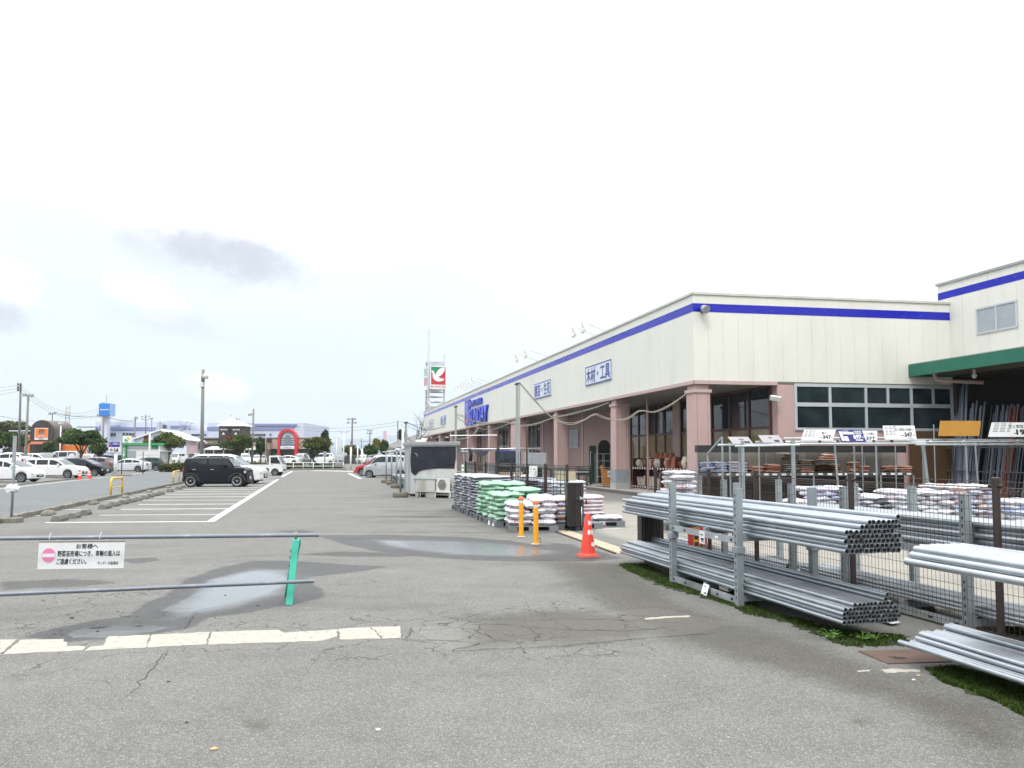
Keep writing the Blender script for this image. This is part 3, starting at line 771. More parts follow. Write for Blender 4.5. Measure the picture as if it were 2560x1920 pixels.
# roof-edge floodlights on long arms
def roof_lamp(t, drop=.05, double=False, reach=1.5):
    e = link('floodlight', None, store); e.location = L(t,.1,7.81)
    o = -V*reach - U*0
    mb = MB(); mb.tube([(0,0,0), o*.3+UP*.16, o+UP*.42], .014, 5); mb.tube([U*.25+UP*.0, o*.9+UP*.40], .008, 4); mb.build('arm', M['galv'], e)
    mb = MB(); mb.M = Matrix.Translation(o+UP*.30) @ Matrix.Rotation(R(-35), 4, U)
    mb.lathe([(.06,.12),(.08,0),(.17,-.16),(.18,-.20)], 10); mb.build('lamp', M['offwhite'], e, True, 40)
    if double:
        mb = MB(); mb.M = Matrix.Translation(o+UP*.0) @ Matrix.Rotation(R(-60), 4, U)
        mb.bbox(-.12,.12,-.16,.16,-.08,.08,.02); mb.build('lamp', M['offwhite'], e)
for x, y in ((1370,575),(1290,605),(1235,628),(1180,655),(1135,682),(1080,705),(1010,738)): roof_lamp(tL(1040+x/7.542))
for px_ in (1369, 1344): roof_lamp(tL(px_), double=True)
for px_ in (1512, 1487): roof_lamp(tL(px_), double=True, reach=1.2)
for px_ in (1108, 1100): roof_lamp(tL(px_))
# kanji sign boards on the fascia
M['signwhite'] = mat('sign face', (.60,.66,.74), .35, var=.03)
M['signblue'] = mat('sign lettering blue', (.04,.055,.27), .4, var=.08)
def board(px0, px1, z0, z1, s):
    a, b_ = tL(px0), tL(px1); e = link('signboard', None, store)
    mb = MB(); mb.prism([L(a,-.05,z0), L(b_,-.05,z0), L(b_,-.002,z0), L(a,-.002,z0)], UP*(z1-z0)); mb.build('board', M['signwhite'], e)
    mb = MB(); w = .06
    for zz in (z0, z1-w): mb.prism([L(a,-.055,zz), L(b_,-.055,zz), L(b_,-.045,zz), L(a,-.045,zz)], UP*w)
    for tt in (a-w, b_): mb.prism([L(tt,-.055,z0+w), L(tt+w,-.055,z0+w), L(tt+w,-.045,z0+w), L(tt,-.045,z0+w)], UP*(z1-z0-2*w))
    mb.build('frame', M['signblue'], e)
    W_ = a-b_; lettering(s, M['signblue'], e, L(a-W_*.05, -.056, z0+.13), -U, UP, W_*.90, z1-z0-.26, bold=.03)
board(1466.3, 1531.4, 5.34, 6.33, '木材・工具'); board(1337.4, 1379, 5.37, 6.36, '園芸・生花')
board(1102.6, 1115.6, 5.35, 6.34, '日用品・雑貨'); board(1074.2, 1084.8, 5.35, 6.34, 'ペット')
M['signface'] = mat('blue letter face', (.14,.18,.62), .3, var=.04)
# big raised shop name with emblem panel
sg = link('shop_sign', None, store); a, b_ = tL(1165.3), tL(1177.2)
mb = MB(); mb.prism([L(a,-.15,4.66), L(b_,-.15,4.66), L(b_,-.01,4.66), L(a,-.01,4.66)], UP*2.34); mb.build('emblem_panel', M['blue'], sg)
M['emblemred'] = mat('emblem red', (.62,.06,.10), .35); M['emblemblue'] = mat('emblem pale blue', (.30,.36,.80), .35)
def ribbon(cx, cz, rad, a0, a1, m_, w=.16):
    mb = MB(); n = 14; W_ = a-b_
    pt = lambda ang, rr: L(a - W_*.5 - (cx+math.cos(ang)*rr)*1.0, -.156, 5.83+cz+math.sin(ang)*rr)
    for i in range(n):
        t0_, t1_ = a0+(a1-a0)*i/n, a0+(a1-a0)*(i+1)/n; k0_, k1_ = w*math.sin(math.pi*(i+.3)/(n+.6)), w*math.sin(math.pi*(i+1.3)/(n+.6))
        mb.quad(pt(t0_,rad-k0_), pt(t0_,rad+k0_), pt(t1_,rad+k1_), pt(t1_,rad-k1_))
    mb.build('emblem', m_, sg)
ribbon(0,.36,.42,R(30),R(290),M['emblemblue']); ribbon(0,-.44,.42,R(120),R(-170),M['emblemred'],.2); ribbon(-.05,-.15,.25,R(150),R(20),M['emblemblue'],.1)
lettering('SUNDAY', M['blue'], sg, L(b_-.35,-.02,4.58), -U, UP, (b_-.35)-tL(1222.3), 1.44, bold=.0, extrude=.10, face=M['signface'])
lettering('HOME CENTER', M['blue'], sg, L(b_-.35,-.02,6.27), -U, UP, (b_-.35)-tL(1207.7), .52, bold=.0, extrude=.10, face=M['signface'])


# ------------------------------------------------------------------ taller timber-yard block on the right
WC = C + VR*SE
yard_b = thing('timber_hall', 'taller cream block with blue stripe and green canopy over dark yard', 'building', WC)
def B(t, s, z): return U*t + V*s + UP*z
T0 = (lambda k: (WC.x - k*WC.y)/(k*U.y - U.x))(ray(2345,740).x/ray(2345,740).y)
TE = -16.0
mb = MB(); mb.prism([B(T0-.06,.06,5.0), B(TE,.06,5.0), B(TE,.3,5.0), B(T0-.06,.3,5.0)], UP*3.55); mb.prism([B(T0-.3,.3,4.3), B(T0-.06,.3,4.3), B(T0-.06,14,4.3), B(T0-.3,14,4.3)], UP*4.25); mb.build('wall', M['joint'], yard_b)
n = 14; wdd = (T0-TE)/n
for i in range(n):
    mb = MB(); x0, x1 = T0-i*wdd-(.004 if i else 0), T0-(i+1)*wdd+.004
    mb.prism([B(x0,0,5.26), B(x1,0,5.26), B(x1,.055,5.26), B(x0,.055,5.26)], UP*3.32); mb.build('wall_panel', M['cream'], yard_b)
for i in range(6):
    mb = MB(); x0 = i*2.3+.058; mb.prism([B(T0,x0,7.4), B(T0,x0+2.29,7.4), B(T0-.055,x0+2.29,7.4), B(T0-.055,x0,7.4)], UP*1.18); mb.build('wall_panel', M['cream'], yard_b)
mb = MB(); mb.prism([B(T0+.006,-.006,7.99), B(TE,-.006,7.99), B(TE,-.001,7.99), B(T0+.006,-.001,7.99)], UP*.29); mb.prism([B(T0+.002,-.001,7.99), B(T0+.006,-.001,7.99), B(T0+.006,13,7.99), B(T0+.002,13,7.99)], UP*.29); mb.build('stripe', M['stripe'], yard_b)
mb = MB(); mb.prism([B(T0+.06,-.06,8.58), B(TE,-.06,8.58), B(TE,.35,8.58), B(T0+.06,.35,8.58)], UP*.09); mb.prism([B(T0+.06,.35,8.58), B(T0+.06,14,8.58), B(T0-.35,14,8.58), B(T0-.35,.35,8.58)], UP*.09); mb.build('coping', M['roof'], yard_b)
mb = MB(); mb.prism([B(T0-.1,.3,8.3), B(TE,.3,8.3), B(TE,14,8.3), B(T0-.1,14,8.3)], UP*.1); mb.build('roof', M['roof'], yard_b)
def tB(px): k = ray(px,800); k = k.x/k.y; return (WC.x-k*WC.y)/(k*U.y-U.x)
a, b_ = tB(2441.5), tB(2545)
wn_ = link('window', None, yard_b); mb = MB()
for z in (6.30, 7.24): mb.prism([B(a,-.04,z), B(b_,-.04,z), B(b_,.05,z), B(a,.05,z)], UP*.07)
for t in (a-.035, (a+b_)/2, b_+.035): mb.prism([B(t+.035,-.035,6.33), B(t-.035,-.035,6.33), B(t-.035,.05,6.33), B(t+.035,.05,6.33)], UP*.95)
mb.build('frame', M['alu'], wn_)
for i in range(2):
    mb = MB(); p, q_ = a+(b_-a)*i/2, a+(b_-a)*(i+1)/2; mb.prism([B(p,-.012,6.36), B(q_,-.012,6.36), B(q_,-.004,6.36), B(p,-.004,6.36)], UP*.89); mb.build('pane', M['frost'], wn_)
# canopy
SC9 = VR*sR(2270) - VR*SE
K = lambda t, d, z: SC9 + U*t + V*d + UP*z
cv = link('canopy', None, yard_b); mb = MB(); mb.prism([K(.0,0,4.79), K(TE,0,4.79), K(TE,.06,4.79), K(.0,.06,4.79)], UP*.46); mb.prism([K(-.06,.06,4.79), K(-.0,.06,4.79), K(-.3,2.2,4.79), K(-.36,2.2,4.79)], UP*.46); mb.build('fascia', M['greenpaint'], cv)
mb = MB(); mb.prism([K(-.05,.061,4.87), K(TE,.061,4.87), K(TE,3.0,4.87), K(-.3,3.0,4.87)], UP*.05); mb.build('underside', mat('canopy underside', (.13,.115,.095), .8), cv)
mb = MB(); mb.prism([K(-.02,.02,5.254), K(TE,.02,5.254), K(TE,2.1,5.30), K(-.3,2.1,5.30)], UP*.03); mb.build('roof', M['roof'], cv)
mb = MB(); mb.tube([K(-.7,.55,4.86), K(-.75,.6,4.62), K(-.95,.7,4.55), K(-1.2,2.3,4.50)], .075, 10); mb.build('downpipe', M['pinkcap'], yard_b, True, 60)
mb = MB(); mb.tube([K(-2.2,.9,4.86), K(-2.2,.9,4.68)], .05, 8); mb.lathe([(.02,0),(.085,-.03),(.09,-.1),(.04,-.17)], 10, K(-2.2,.9,4.70)); mb.build('lamp', M['offwhite'], yard_b, True, 40)
# open hall below; its shade is put into near-black wall colours
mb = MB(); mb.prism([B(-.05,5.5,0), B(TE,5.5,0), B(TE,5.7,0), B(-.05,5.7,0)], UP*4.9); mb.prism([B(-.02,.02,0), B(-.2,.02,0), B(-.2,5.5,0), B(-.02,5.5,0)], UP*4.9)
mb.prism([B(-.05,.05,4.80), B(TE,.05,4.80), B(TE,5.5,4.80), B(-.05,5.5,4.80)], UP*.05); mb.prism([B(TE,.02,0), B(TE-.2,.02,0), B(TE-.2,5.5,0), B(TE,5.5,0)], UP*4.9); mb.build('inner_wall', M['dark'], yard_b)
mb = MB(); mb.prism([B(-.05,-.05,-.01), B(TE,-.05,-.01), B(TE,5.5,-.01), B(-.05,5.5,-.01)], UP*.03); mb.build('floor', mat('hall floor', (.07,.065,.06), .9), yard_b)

# ================================================================== FENCE, GATE, PIPE RACKS
def wire(mb, a, b, r):
    a, b = Vector(a), Vector(b); d = (b-a).normalized(); ref = UP if abs(d.z) < .9 else Vector((1,0,0))
    x = d.cross(ref).normalized()*r; y = d.cross(x).normalized()*r
    mb.add([a+x, a+y, a-x, a-y, b+x, b+y, b-x, b-y], [(0,1,5,4),(1,2,6,5),(2,3,7,6),(3,0,4,7)])
def fence(label, posts, sp, r, top=1.45, low=.06, hs=.12):
    ps = [Vector((line_x(FENCE, Y), Y, 0)) for Y in posts]
    f = thing('mesh_fence', label, 'fence', ps[0])
    for p in ps:
        mb = MB(); mb.lathe([(.032,0),(.032,top-.02),(.036,top-.02),(.036,top+.012),(.02,top+.02)], 10); o = mb.build('fence_post', M['brownpost'], f, True, 40); o.location = p - ps[0]
        mb = MB(); mb.tube([U*-.07+UP*(top-.06), UP*(top-.05), U*.07+UP*(top-.06)], .018, 6); o = mb.build('clamp', M['brownpost'], f); o.location = p - ps[0]
    for a, b in zip(ps, ps[1:]):
        mb = MB(); d = (b-a).normalized(); L_ = (b-a).length; o0 = a - ps[0] - Vector((d.y,-d.x,0))*-.038
        n = int(L_/sp)
        for i in range(n+1): p = o0 + d*(i*sp+.02); wire(mb, p+UP*low, p+UP*(top-.13), r)
        z = low + .03
        while z < top-.14: wire(mb, o0+UP*z, o0+d*L_+UP*z, r*1.1); z += hs
        nr_ = Vector((d.y,-d.x,0))
        for q in ((0,top-.13),(.05,top-.075),(0,top-.02),(-.045,top-.075),(0,top-.10)): wire(mb, o0+nr_*q[0]+UP*q[1], o0+nr_*q[0]+d*L_+UP*q[1], r*1.25)
        m0 = n // 1
        for i in range(0, m0+1): 
            p = o0 + d*(i*sp+.02); wire(mb, p+nr_*.05+UP*(top-.075), p+UP*(top-.02), r*.8); wire(mb, p+UP*(top-.13), p+nr_*.05+UP*(top-.075), r*.8)
        tag(mb.build('mesh_panel', M['brownfence'], f), kind='stuff')
    return f
M['brownpost'] = mat('brown fence post', (.034,.022,.020), .55, .05, .3, 7, .12, 60, dirt=(.09,.045,.03), dirt_amt=.4)
fence('dark brown wire mesh fence behind the near pipe racks', [4.85, 6.68, 8.51, 10.38, 11.64, 13.5], .052, .0021)
fence('dark brown wire fence past the gate, behind stacked soil bags', [18.4, 20.2, 21.96, 23.8, 25.7, 27.6, 29.5, 31.4], .30, .008, hs=.16)

# folded accordion gate leaves
def gate_leaf(label, p, rz, h=1.07, w=.36, lock=True):
    e = thing('gate_leaf', label, 'gate', (p.x, p.y, 0), rz, 'folded leaves of the accordion gate')
    n = 11
    for i in range(n):
        x = -w/2 + i*(w*.64)/n; mb = MB(); mb.beam((x, -.13 if i % 2 else -.10, .10), (x, -.13 if i % 2 else -.10, h-.02), .016, .02); mb.beam((x, .13, .10), (x, .13, h-.02), .014, .02)
        mb.build('slat', M['gateblack'], e)
    mb = MB(); mb.box(-w/2-.01, w*.16, -.105, .14, .12, h-.03); mb.build('slat_shade', M['gatedark'], e)  # dark box painted in for the shade between the folded slats
    mb = MB(); mb.bbox(w*.17, w*.28, -.11, .12, .08, h, .006); mb.bbox(w*.30, w/2, -.12, .10, .08, h, .006); mb.build('end_post', M['gateblack'], e)
    mb = MB(); mb.box(-w/2-.012, w*.165, -.145, .15, h-.03, h); mb.build('top_cover', M['gateblack'], e)
    if lock:
        mb = MB(); mb.box(w*.20, w*.52, -.17, -.12, h*.66, h*.70); mb.box(w*.22,w*.30,-.18,-.17,h*.645,h*.715); mb.build('latch', M['galv'], e)
        mb = MB(); mb.tube([(-w*.18,-.16,h*.55),(-.02,-.19,h*.67),(w*.24,-.17,h*.68)], .014, 6); mb.tube([(w*.5,-.15,h*.68),(w*.62,-.17,h*.66),(w*.63,-.17,h*.55)], .016, 6); mb.build('handle', M['black'], e)
        mb = MB(); mb.tube([(w*.36,-.128,.12),(w*.36,-.128,h*.5)], .012, 6); mb.build('drop_bolt', M['galv'], e, True)
    for x in (-w*.3, .0, w*.38):
        mb = MB(); mb.lathe([(.0,-.014),(.04,-.014),(.045,0),(.04,.014),(0,.014)], 10, (x,-.04,.045), 'x'); mb.beam((x,-.04,.05),(x,-.04,.11),.03,.02); mb.build('caster', M['black'], e)
    return e
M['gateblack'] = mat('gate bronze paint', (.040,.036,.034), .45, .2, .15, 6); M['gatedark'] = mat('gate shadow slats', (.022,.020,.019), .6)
gate_leaf('folded dark accordion gate leaf with latch beside the traffic cone', G(1437,1326), R(8))
gate_leaf('folded dark accordion gate leaf half hidden behind the galvanised pipes', G(1628,1404), R(6), w=.34, lock=False)

# pipe racks --------------------------------------------------------------
def rack(label, o, length, depth=.95, upper=True, group='galvanised pipe racks along the fence'):
    """stacking rack: local x along U (away), local y into the stack (V)"""
    e = thing('pipe_rack', label, 'pipe rack', (o.x, o.y, 0), math.atan2(U.y, U.x), group)
    # local frame: +x = U, +y = left of U, so depth runs along -y
    pw = .075
    for x in (0, length):
        for y in (0, -depth):
            mb = MB(); mb.box(x-pw/2, x+pw/2, y-pw/2, y+pw/2, .0, .60); mb.build('post', M['galv_dull'], e)
            if upper:
                mb = MB(); mb.box(x-pw/2, x+pw/2, y-pw/2, y+pw/2, .605, 1.30); mb.build('post', M['galv_dull'], e)
                mb = MB(); mb.bbox(x-pw*.72, x+pw*.72, y-pw*.72, y+pw*.72, .585, .655, .004); mb.build('collar', M['galv_dull'], e)
            if y == 0:
                mb = MB()
                for k in range(16):
                    z = .08+k*.075
                    if not .56 < z < .67 and z < (1.25 if upper else .55): mb.box(x-.008, x+.008, y+pw/2, y+pw/2+.002, z, z+.03)
                mb.build('slot', M['black'], e)
    for z in (.055, .715) if upper else (.055,):
        for y in (0, -depth):
            mb = MB(); mb.box(pw/2, length-pw/2, y-.02, y+.02, z-.035, z+.035); o_ = mb.build('rail', M['galv'], e)
            if y == 0:
                mb = MB()
                for x in (.10, .42, length-.4, length-.08): mb.box(x, x+.05, .02, .022, z-.012, z+.012)
                mb.build('slot', M['black'], e)
        for x in (0, length*.52, length):
            mb = MB(); mb.box(x-.035, x+.035, -depth+pw/2, -pw/2, z+.0, z+.072); mb.build('cross_beam', M['galv_dull'], e)
    return e
PB, PA = G(*zr(743,728)), G(*zr(368,610))
rack('front pipe rack with two stacked tiers, its whole frame in view', PB + V*.03, 1.62)
for Y, lab in ((7.2,'rack behind the mesh fence at the photo edge'),(9.85,'second rack behind the mesh fence, past the near one')):
    rack('galvanised ' + lab, Vector((line_x(6.12,Y), Y, 0)), 1.72)
rack('pipe rack at the right edge, mostly outside the picture', Vector((line_x(4.70,3.2), 3.2, 0)), 1.5)

_pm = {}
def pipe_mesh(rad, length):
    k = (rad, length)
    if k not in _pm:
        mb = MB(); n = 12; w = .0032
        vs_ = [(x, math.cos(2*math.pi*j/n)*r_, math.sin(2*math.pi*j/n)*r_) for x, r_ in ((0,rad),(length,rad),(length,rad-w),(length-.5,rad-w),(0,rad-w),(.5,rad-w)) for j in range(n)]
        ring = lambda a, b, mi: [(a*n+j, a*n+(j+1)%n, b*n+(j+1)%n, b*n+j) for j in range(n)]
        mb.v = vs_; mb.f = ring(1,0,0) + ring(2,1,0) + ring(0,4,0) + ring(3,2,1) + ring(4,5,1); mb.mi = [0]*(3*n) + [1]*(2*n)
        # plugs deep inside keep the bore dark
        mb.f += [tuple(3*n+j for j in range(n)), tuple(5*n+j for j in range(n-1,-1,-1))]; mb.mi += [1,1]
        me_ = mb.mesh('steel_pipe', [M['pipe'], M['pipe_in']], True, 50)
        _pm[k] = me_
    return _pm[k]
PR = random.Random(11)
ROWS = ['bottom row','second row','third row','fourth row','fifth row','sixth row','seventh row','top row']
def pipes(start, rows, rad, length, z0, label, group, jit=.014, stagger=None):
    """rows: list of (first index, count) from the bottom; start = near end of the outermost bottom pipe, pipes run along U"""
    ang = math.atan2(U.y, U.x) 
    for r_, (i0, cnt) in enumerate(rows):
        for i in range(i0, i0+cnt):
            off = (i + .5*(r_ % 2))*rad*2.02 + PR.uniform(-.0015,.0015)
            p = Vector((start.x, start.y, 0)) + V*off + U*PR.uniform(-jit, jit)
            if stagger: p += U*stagger(r_, i)
            o = link('steel_pipe', pipe_mesh(rad, length))
            o.location = (p.x, p.y, z0 + r_*rad*1.76); o.rotation_euler = (PR.uniform(0,6.28), PR.uniform(-.0012,.0012), ang + PR.uniform(-.003,.003))
            o.rotation_euler[0] = 0
            tag(o, label + ', ' + ROWS[min(r_, len(ROWS)-1)] + (', outermost' if i == i0 else ''), 'pipe', group)
s1 = G(2118, 1378, .80)
pipes(s1, [(0,12),(0,12),(0,12),(0,12),(0,2),(7,5)][:0] + [(0,12),(0,12),(0,12),(0,12),(0,11),(3,9),(5,7),(11,1)], .0243, 5.2, .795, 'thick galvanised pipe in the upper bundle of the front rack', 'thick pipes in the upper front bundle')
s2 = G(2110, 1556, .17)
pipes(s2, [(0,14),(0,14),(0,14),(0,13),(3,10),(10,1),(11,1)], .0213, 5.2, .165, 'slim galvanised pipe in the lower bundle of the front rack', 'slim pipes in the lower front bundle')
e3 = G(2270, 1404, .80) - U*4.6
pipes(e3, [(0,10),(0,10),(1,9)], .030, 4.6, .80, 'fat galvanised pipe in the upper bundle at the right edge', 'fat pipes in the upper right bundle', .03)
e4 = G(2262, 1608, .17) - U*4.6
pipes(e4, [(0,13),(2,10),(3,9),(8,4)], .0213, 4.6, .165, 'slim galvanised pipe in the lower bundle at the right edge', 'slim pipes in the lower right bundle', .05)
q5 = Vector((line_x(6.20,4.6), 4.6, 0))
pipes(q5, [(0,9),(0,9),(0,8),(0,8),(0,7)], .030, 5.4, .80, 'galvanised pipe in the upper bundle behind the mesh fence', 'pipes in the upper bundle behind the fence')
pipes(q5, [(0,14),(0,13),(1,9)], .0213, 5.4, .165, 'galvanised pipe in the lower bundle behind the mesh fence', 'pipes in the lower bundle behind the fence')
pipes(Vector((line_x(6.25,10.2), 10.2, 0)), [(0,5),(0,3)], .0213, 3.6, .165, 'galvanised pipe lying in the far rack behind the mesh fence', 'pipes in the far rack behind the fence')
pipes(Vector((line_x(6.25,10.4), 10.4, 0)), [(0,6),(0,5)], .0213, 3.0, .80, 'galvanised pipe on the upper tier of the far rack behind the fence', 'pipes on the far upper tier')
def card(name, label, cat, corners, m_, th=.003, marks=(), mm='ink', seed=0):
    """thin card with flat print; corners TL,TR,BR,BL in space"""
    tl, tr__, br, bl = [Vector(c) for c in corners]; n = (tr__-tl).cross(bl-tl).normalized()
    e = thing(name, label, cat, bl)
    mb = MB(); mb.prism([p-bl for p in (tl,tr__,br,bl)], -n*th*-1 if False else n*th); mb.build('card', m_, e)
    if marks:
        mb = MB()
        for (x0,x1,y0,y1) in marks:
            f = lambda x, y: tl.lerp(tr__, x).lerp(bl.lerp(br, x), y) - bl - n*.0015
            mb.quad(f(x0,y0), f(x1,y0), f(x1,y1), f(x0,y1))
        mb.build('print', M[mm], e)
    return e
M['paper'] = mat('white card', (.72,.73,.74), .5, var=.04)
def on_rack(x, z, w, h, tilt=0):
    b = PB + V*.03 - V*.026; p = b + U*x
    return [p+U*w+UP*(z+h), p+UP*(z+h), p+UP*z-V*tilt, p+U*w+UP*z-V*tilt]
card('price_tag', 'white price tag on the upper rail of the front rack', 'tag', on_rack(.72,.60,.13,.15), M['paper'], marks=((.15,.75,.25,.33),(.3,.85,.55,.75),(.3,.9,.82,.88)))
card('price_tag', 'white price tag curling off the bottom rail of the front rack', 'tag', on_rack(.62,-.02,.14,.15,.05), M['paper'], marks=((.2,.6,.15,.2),(.45,.9,.62,.72)))
card('paper_label', 'small white label on the upper rail between tag and post', 'tag', on_rack(.40,.70,.08,.028), M['paper'])
mb = MB(); mb.box(-.03,.03,-.10,.10,0,.09); o = mb.build('wood_block', M['concrete']); tag(o, 'grey spacer block on the bottom rail of the front rack', 'block'); p = PB + U*.45 + V*.12; o.location = (p.x,p.y,.095); o.rotation_euler = (0,0,math.atan2(U.y,U.x)+1.5708)
# red and yellow price board seen through the rack
rb = Vector((line_x(6.02,12.45), 12.45, 0))
c_ = [rb+V*.0+U*.0+UP*.62, rb+V*.34+UP*.62, rb+V*.34+UP*.12, rb+UP*.12]
e = thing('price_board', 'red board with yellow centre stripe behind the front rack', 'board', rb)
mb = MB(); mb.prism([c-rb for c in c_], U*.012); mb.build('board', M['red'], e)
mb = MB(); mb.prism([V*.09+UP*.14-U*.004, V*.20+UP*.14-U*.004, V*.20+UP*.60-U*.004, V*.09+UP*.60-U*.004], U*.003); mb.build('stripe', M['yellow'], e)
mb = MB()
for z in (.18,.29,.40,.51): mb.prism([V*.105+UP*z-U*.007, V*.185+UP*z-U*.007, V*.185+UP*(z+.07)-U*.007, V*.105+UP*(z+.07)-U*.007], U*.002)
mb.build('print', M['ink'], e)

# moss and weeds ----------------------------------------------------------
def in_poly(p, poly):
    c = False; j = len(poly)-1
    for i in range(len(poly)):
        a, b = poly[i], poly[j]
        if (a.y > p[1]) != (b.y > p[1]) and p[0] < (b.x-a.x)*(p[1]-a.y)/(b.y-a.y)+a.x: c = not c
        j = i
    return c
def leafmat(name, c1, c2, scale=6, rough=.6, trans=.25):
    m_, h, b = newmat(name)
    ge = h.n('ShaderNodeNewGeometry'); n1 = h.noise(ge.outputs['Position'], scale, 4, .7)
    rnd_ = h.n('ShaderNodeNewGeometry').outputs['Random Per Island']
    f = h.step(h.m('ADD', h.m('MULTIPLY', n1, .7), h.m('MULTIPLY', rnd_, .35)), .28, .82)
    c = h.mix(f, c1, c2); h.l(c, b.inputs['Base Color']); b.inputs['Roughness'].default_value = rough; b.inputs['Specular IOR Level'].default_value = .3
    if trans:
        tr_n = h.n('ShaderNodeBsdfTranslucent'); h.l(c, tr_n.inputs[0]); mx = h.n('ShaderNodeMixShader'); mx.inputs[0].default_value = trans
        h.l(b.outputs[0], mx.inputs[1]); h.l(tr_n.outputs[0], mx.inputs[2])
        h.l(mx.outputs[0], [n for n in m_.node_tree.nodes if n.type == 'OUTPUT_MATERIAL'][0].inputs[0])
    return m_
M['moss'] = leafmat('moss', (.012,.028,.004), (.075,.13,.012), 9)
M['mossbed'] = mat('moss bed', (.020,.030,.008), .95, var=.5, scale=9, bump=.5, dirt=(.05,.045,.03), dirt_amt=.8)
def moss(polys, n, seed):
    r_ = random.Random(seed); mb = MB()
    from mathutils import noise as mnoise
    for poly in polys:
        x0, x1 = min(p.x for p in poly), max(p.x for p in poly); y0, y1 = min(p.y for p in poly), max(p.y for p in poly)
        k = 0; tries = 0
        while k < n and tries < n*14:
            tries += 1; p = (r_.uniform(x0,x1), r_.uniform(y0,y1))
            if not in_poly(p, poly) or mnoise.noise((p[0]*3.1, p[1]*3.1, seed)) < r_.uniform(-.55,.25): continue
            k += 1
            for _ in range(3):
                a = r_.uniform(0,6.28); h_ = r_.uniform(.006,.028); w = r_.uniform(.004,.010); t_ = r_.uniform(-.02,.02)
                q = Vector((p[0]+r_.uniform(-.015,.015), p[1]+r_.uniform(-.015,.015), -.002))
                dxy = Vector((math.cos(a)*w, math.sin(a)*w, 0))
                mb.add([q-dxy, q+dxy, q+Vector((t_, r_.uniform(-.02,.02), h_))], [(0,1,2)])
    return mb
mp1 = gp([zr(*p) for p in [(140,512),(260,508),(370,560),(700,640),(900,755),(1300,850),(1610,880),(1590,930),(1300,932),(1180,888),(1000,808),(800,772),(720,728),(360,622),(250,575),(165,538)]])
mp2 = gp([zr(*p) for p in [(1715,1050),(1850,1036),(2050,1090),(2290,1180),(2290,1330),(2100,1232),(1950,1165),(1800,1120)]])
mp3 = gp([zm(*p) for p in [(1035,1058),(1100,1062),(1225,1135),(1200,1150),(1110,1115),(1050,1085)]])
mp4 = gp([zr(*p) for p in [(1600,720),(1740,722),(1760,760),(1640,775)]]); mp5 = gp([zr(*p) for p in [(2080,835),(2212,840),(2212,875),(2120,860)]])
tag(moss([mp1], 6500, 1).build('moss', M['moss']), kind='stuff', label='dark green moss strip under the pipe racks')
tag(moss([mp2], 5200, 2).build('moss', M['moss']), kind='stuff', label='dark green moss patch at the lower right corner')
tag(moss([mp3, mp4, mp5], 700, 3).build('moss', M['moss']), kind='stuff', label='small moss tufts along the fence foot')
for i, mp in enumerate((mp1, mp2)):
    sheet('moss_bed', mp, M['mossbed'], z=.0015, rough=.085, seed=60+i, step=.06)
M['leaf'] = leafmat('weed leaf', (.05,.12,.02), (.16,.30,.06), 20)
def weed(p, label, n, size, seed):
    r_ = random.Random(seed); e = thing('weed', label, 'weed', (p.x,p.y,0))
    st = MB(); 
    for k in range(n):
        a = r_.uniform(0,6.28); l = r_.uniform(.4,1)*size; tip = Vector((math.cos(a)*l, math.sin(a)*l, r_.uniform(.3,1)*size*.9))
        st.tube([(0,0,0), tip*.5+UP*size*.15, tip], .003, 4)
        mb = MB(); d = Vector((math.cos(a+r_.uniform(-.6,.6)), math.sin(a), r_.uniform(-.1,.3))).normalized(); s_ = d.cross(UP).normalized(); w = size*.28; L_ = size*.62
        mb.add([tip, tip+d*L_*.35+s_*w*.5+UP*.01, tip+d*L_*.75+s_*w*.35, tip+d*L_, tip+d*L_*.75-s_*w*.35, tip+d*L_*.35-s_*w*.5+UP*.01], [(0,1,2,3,4,5)])
        mb.build('leaf', M['leaf'], e)
    st.build('stem', M['leaf'], e)
weed(G(*zr(1222,900)), 'pale green weed growing in the moss under the front rack', 13, .085, 1)
weed(G(*zr(1385,905)), 'dark leafy weed nearer the right end of the front pipes', 16, .075, 2)
weed(G(*zr(1452,905)), 'small dry weed beside the rusty cover plate', 9, .07, 4)
sheet_p = gp([zb(465,1240),zb(890,1230),zb(1215,1324),zb(700,1340)])
o = sheet('cover_plate', sheet_p, mat('rusty cover plate', (.125,.08,.065), .9, .1, .3, 7, .35, 40, dirt=(.09,.07,.06), dirt_amt=.6), z=.006, parent=None, th=.004)
o['kind'] = 'thing'; tag(o, 'rusty brown steel cover plate set in the asphalt', 'cover plate')
mb = MB(); p = G(*zb(798,1298)); mb.box(-.045,.045,-.02,.02,0,.003); h_ = mb.build('lift_slot', M['black'], o); h_.location = (p.x, p.y, .0062)
mb = MB(); p = G(*zb(740,1292)); mb.box(-.03,.03,-.012,.012,0,.003); h_ = mb.build('lift_slot', M['rust'], o); h_.location = (p.x, p.y, .0062)
p = G(*zb(705,1015)); mb = MB(); mb.prism([G(*zb(615,1005))+UP*.02, G(*zb(700,998))+UP*.03, G(*zb(800,1025))+UP*.02, G(*zb(735,1038))+UP*.02], UP*.004); tag(mb.build('scrap_sheet', M['paper']), 'scrap of white board lying under the front pipe ends', 'scrap')
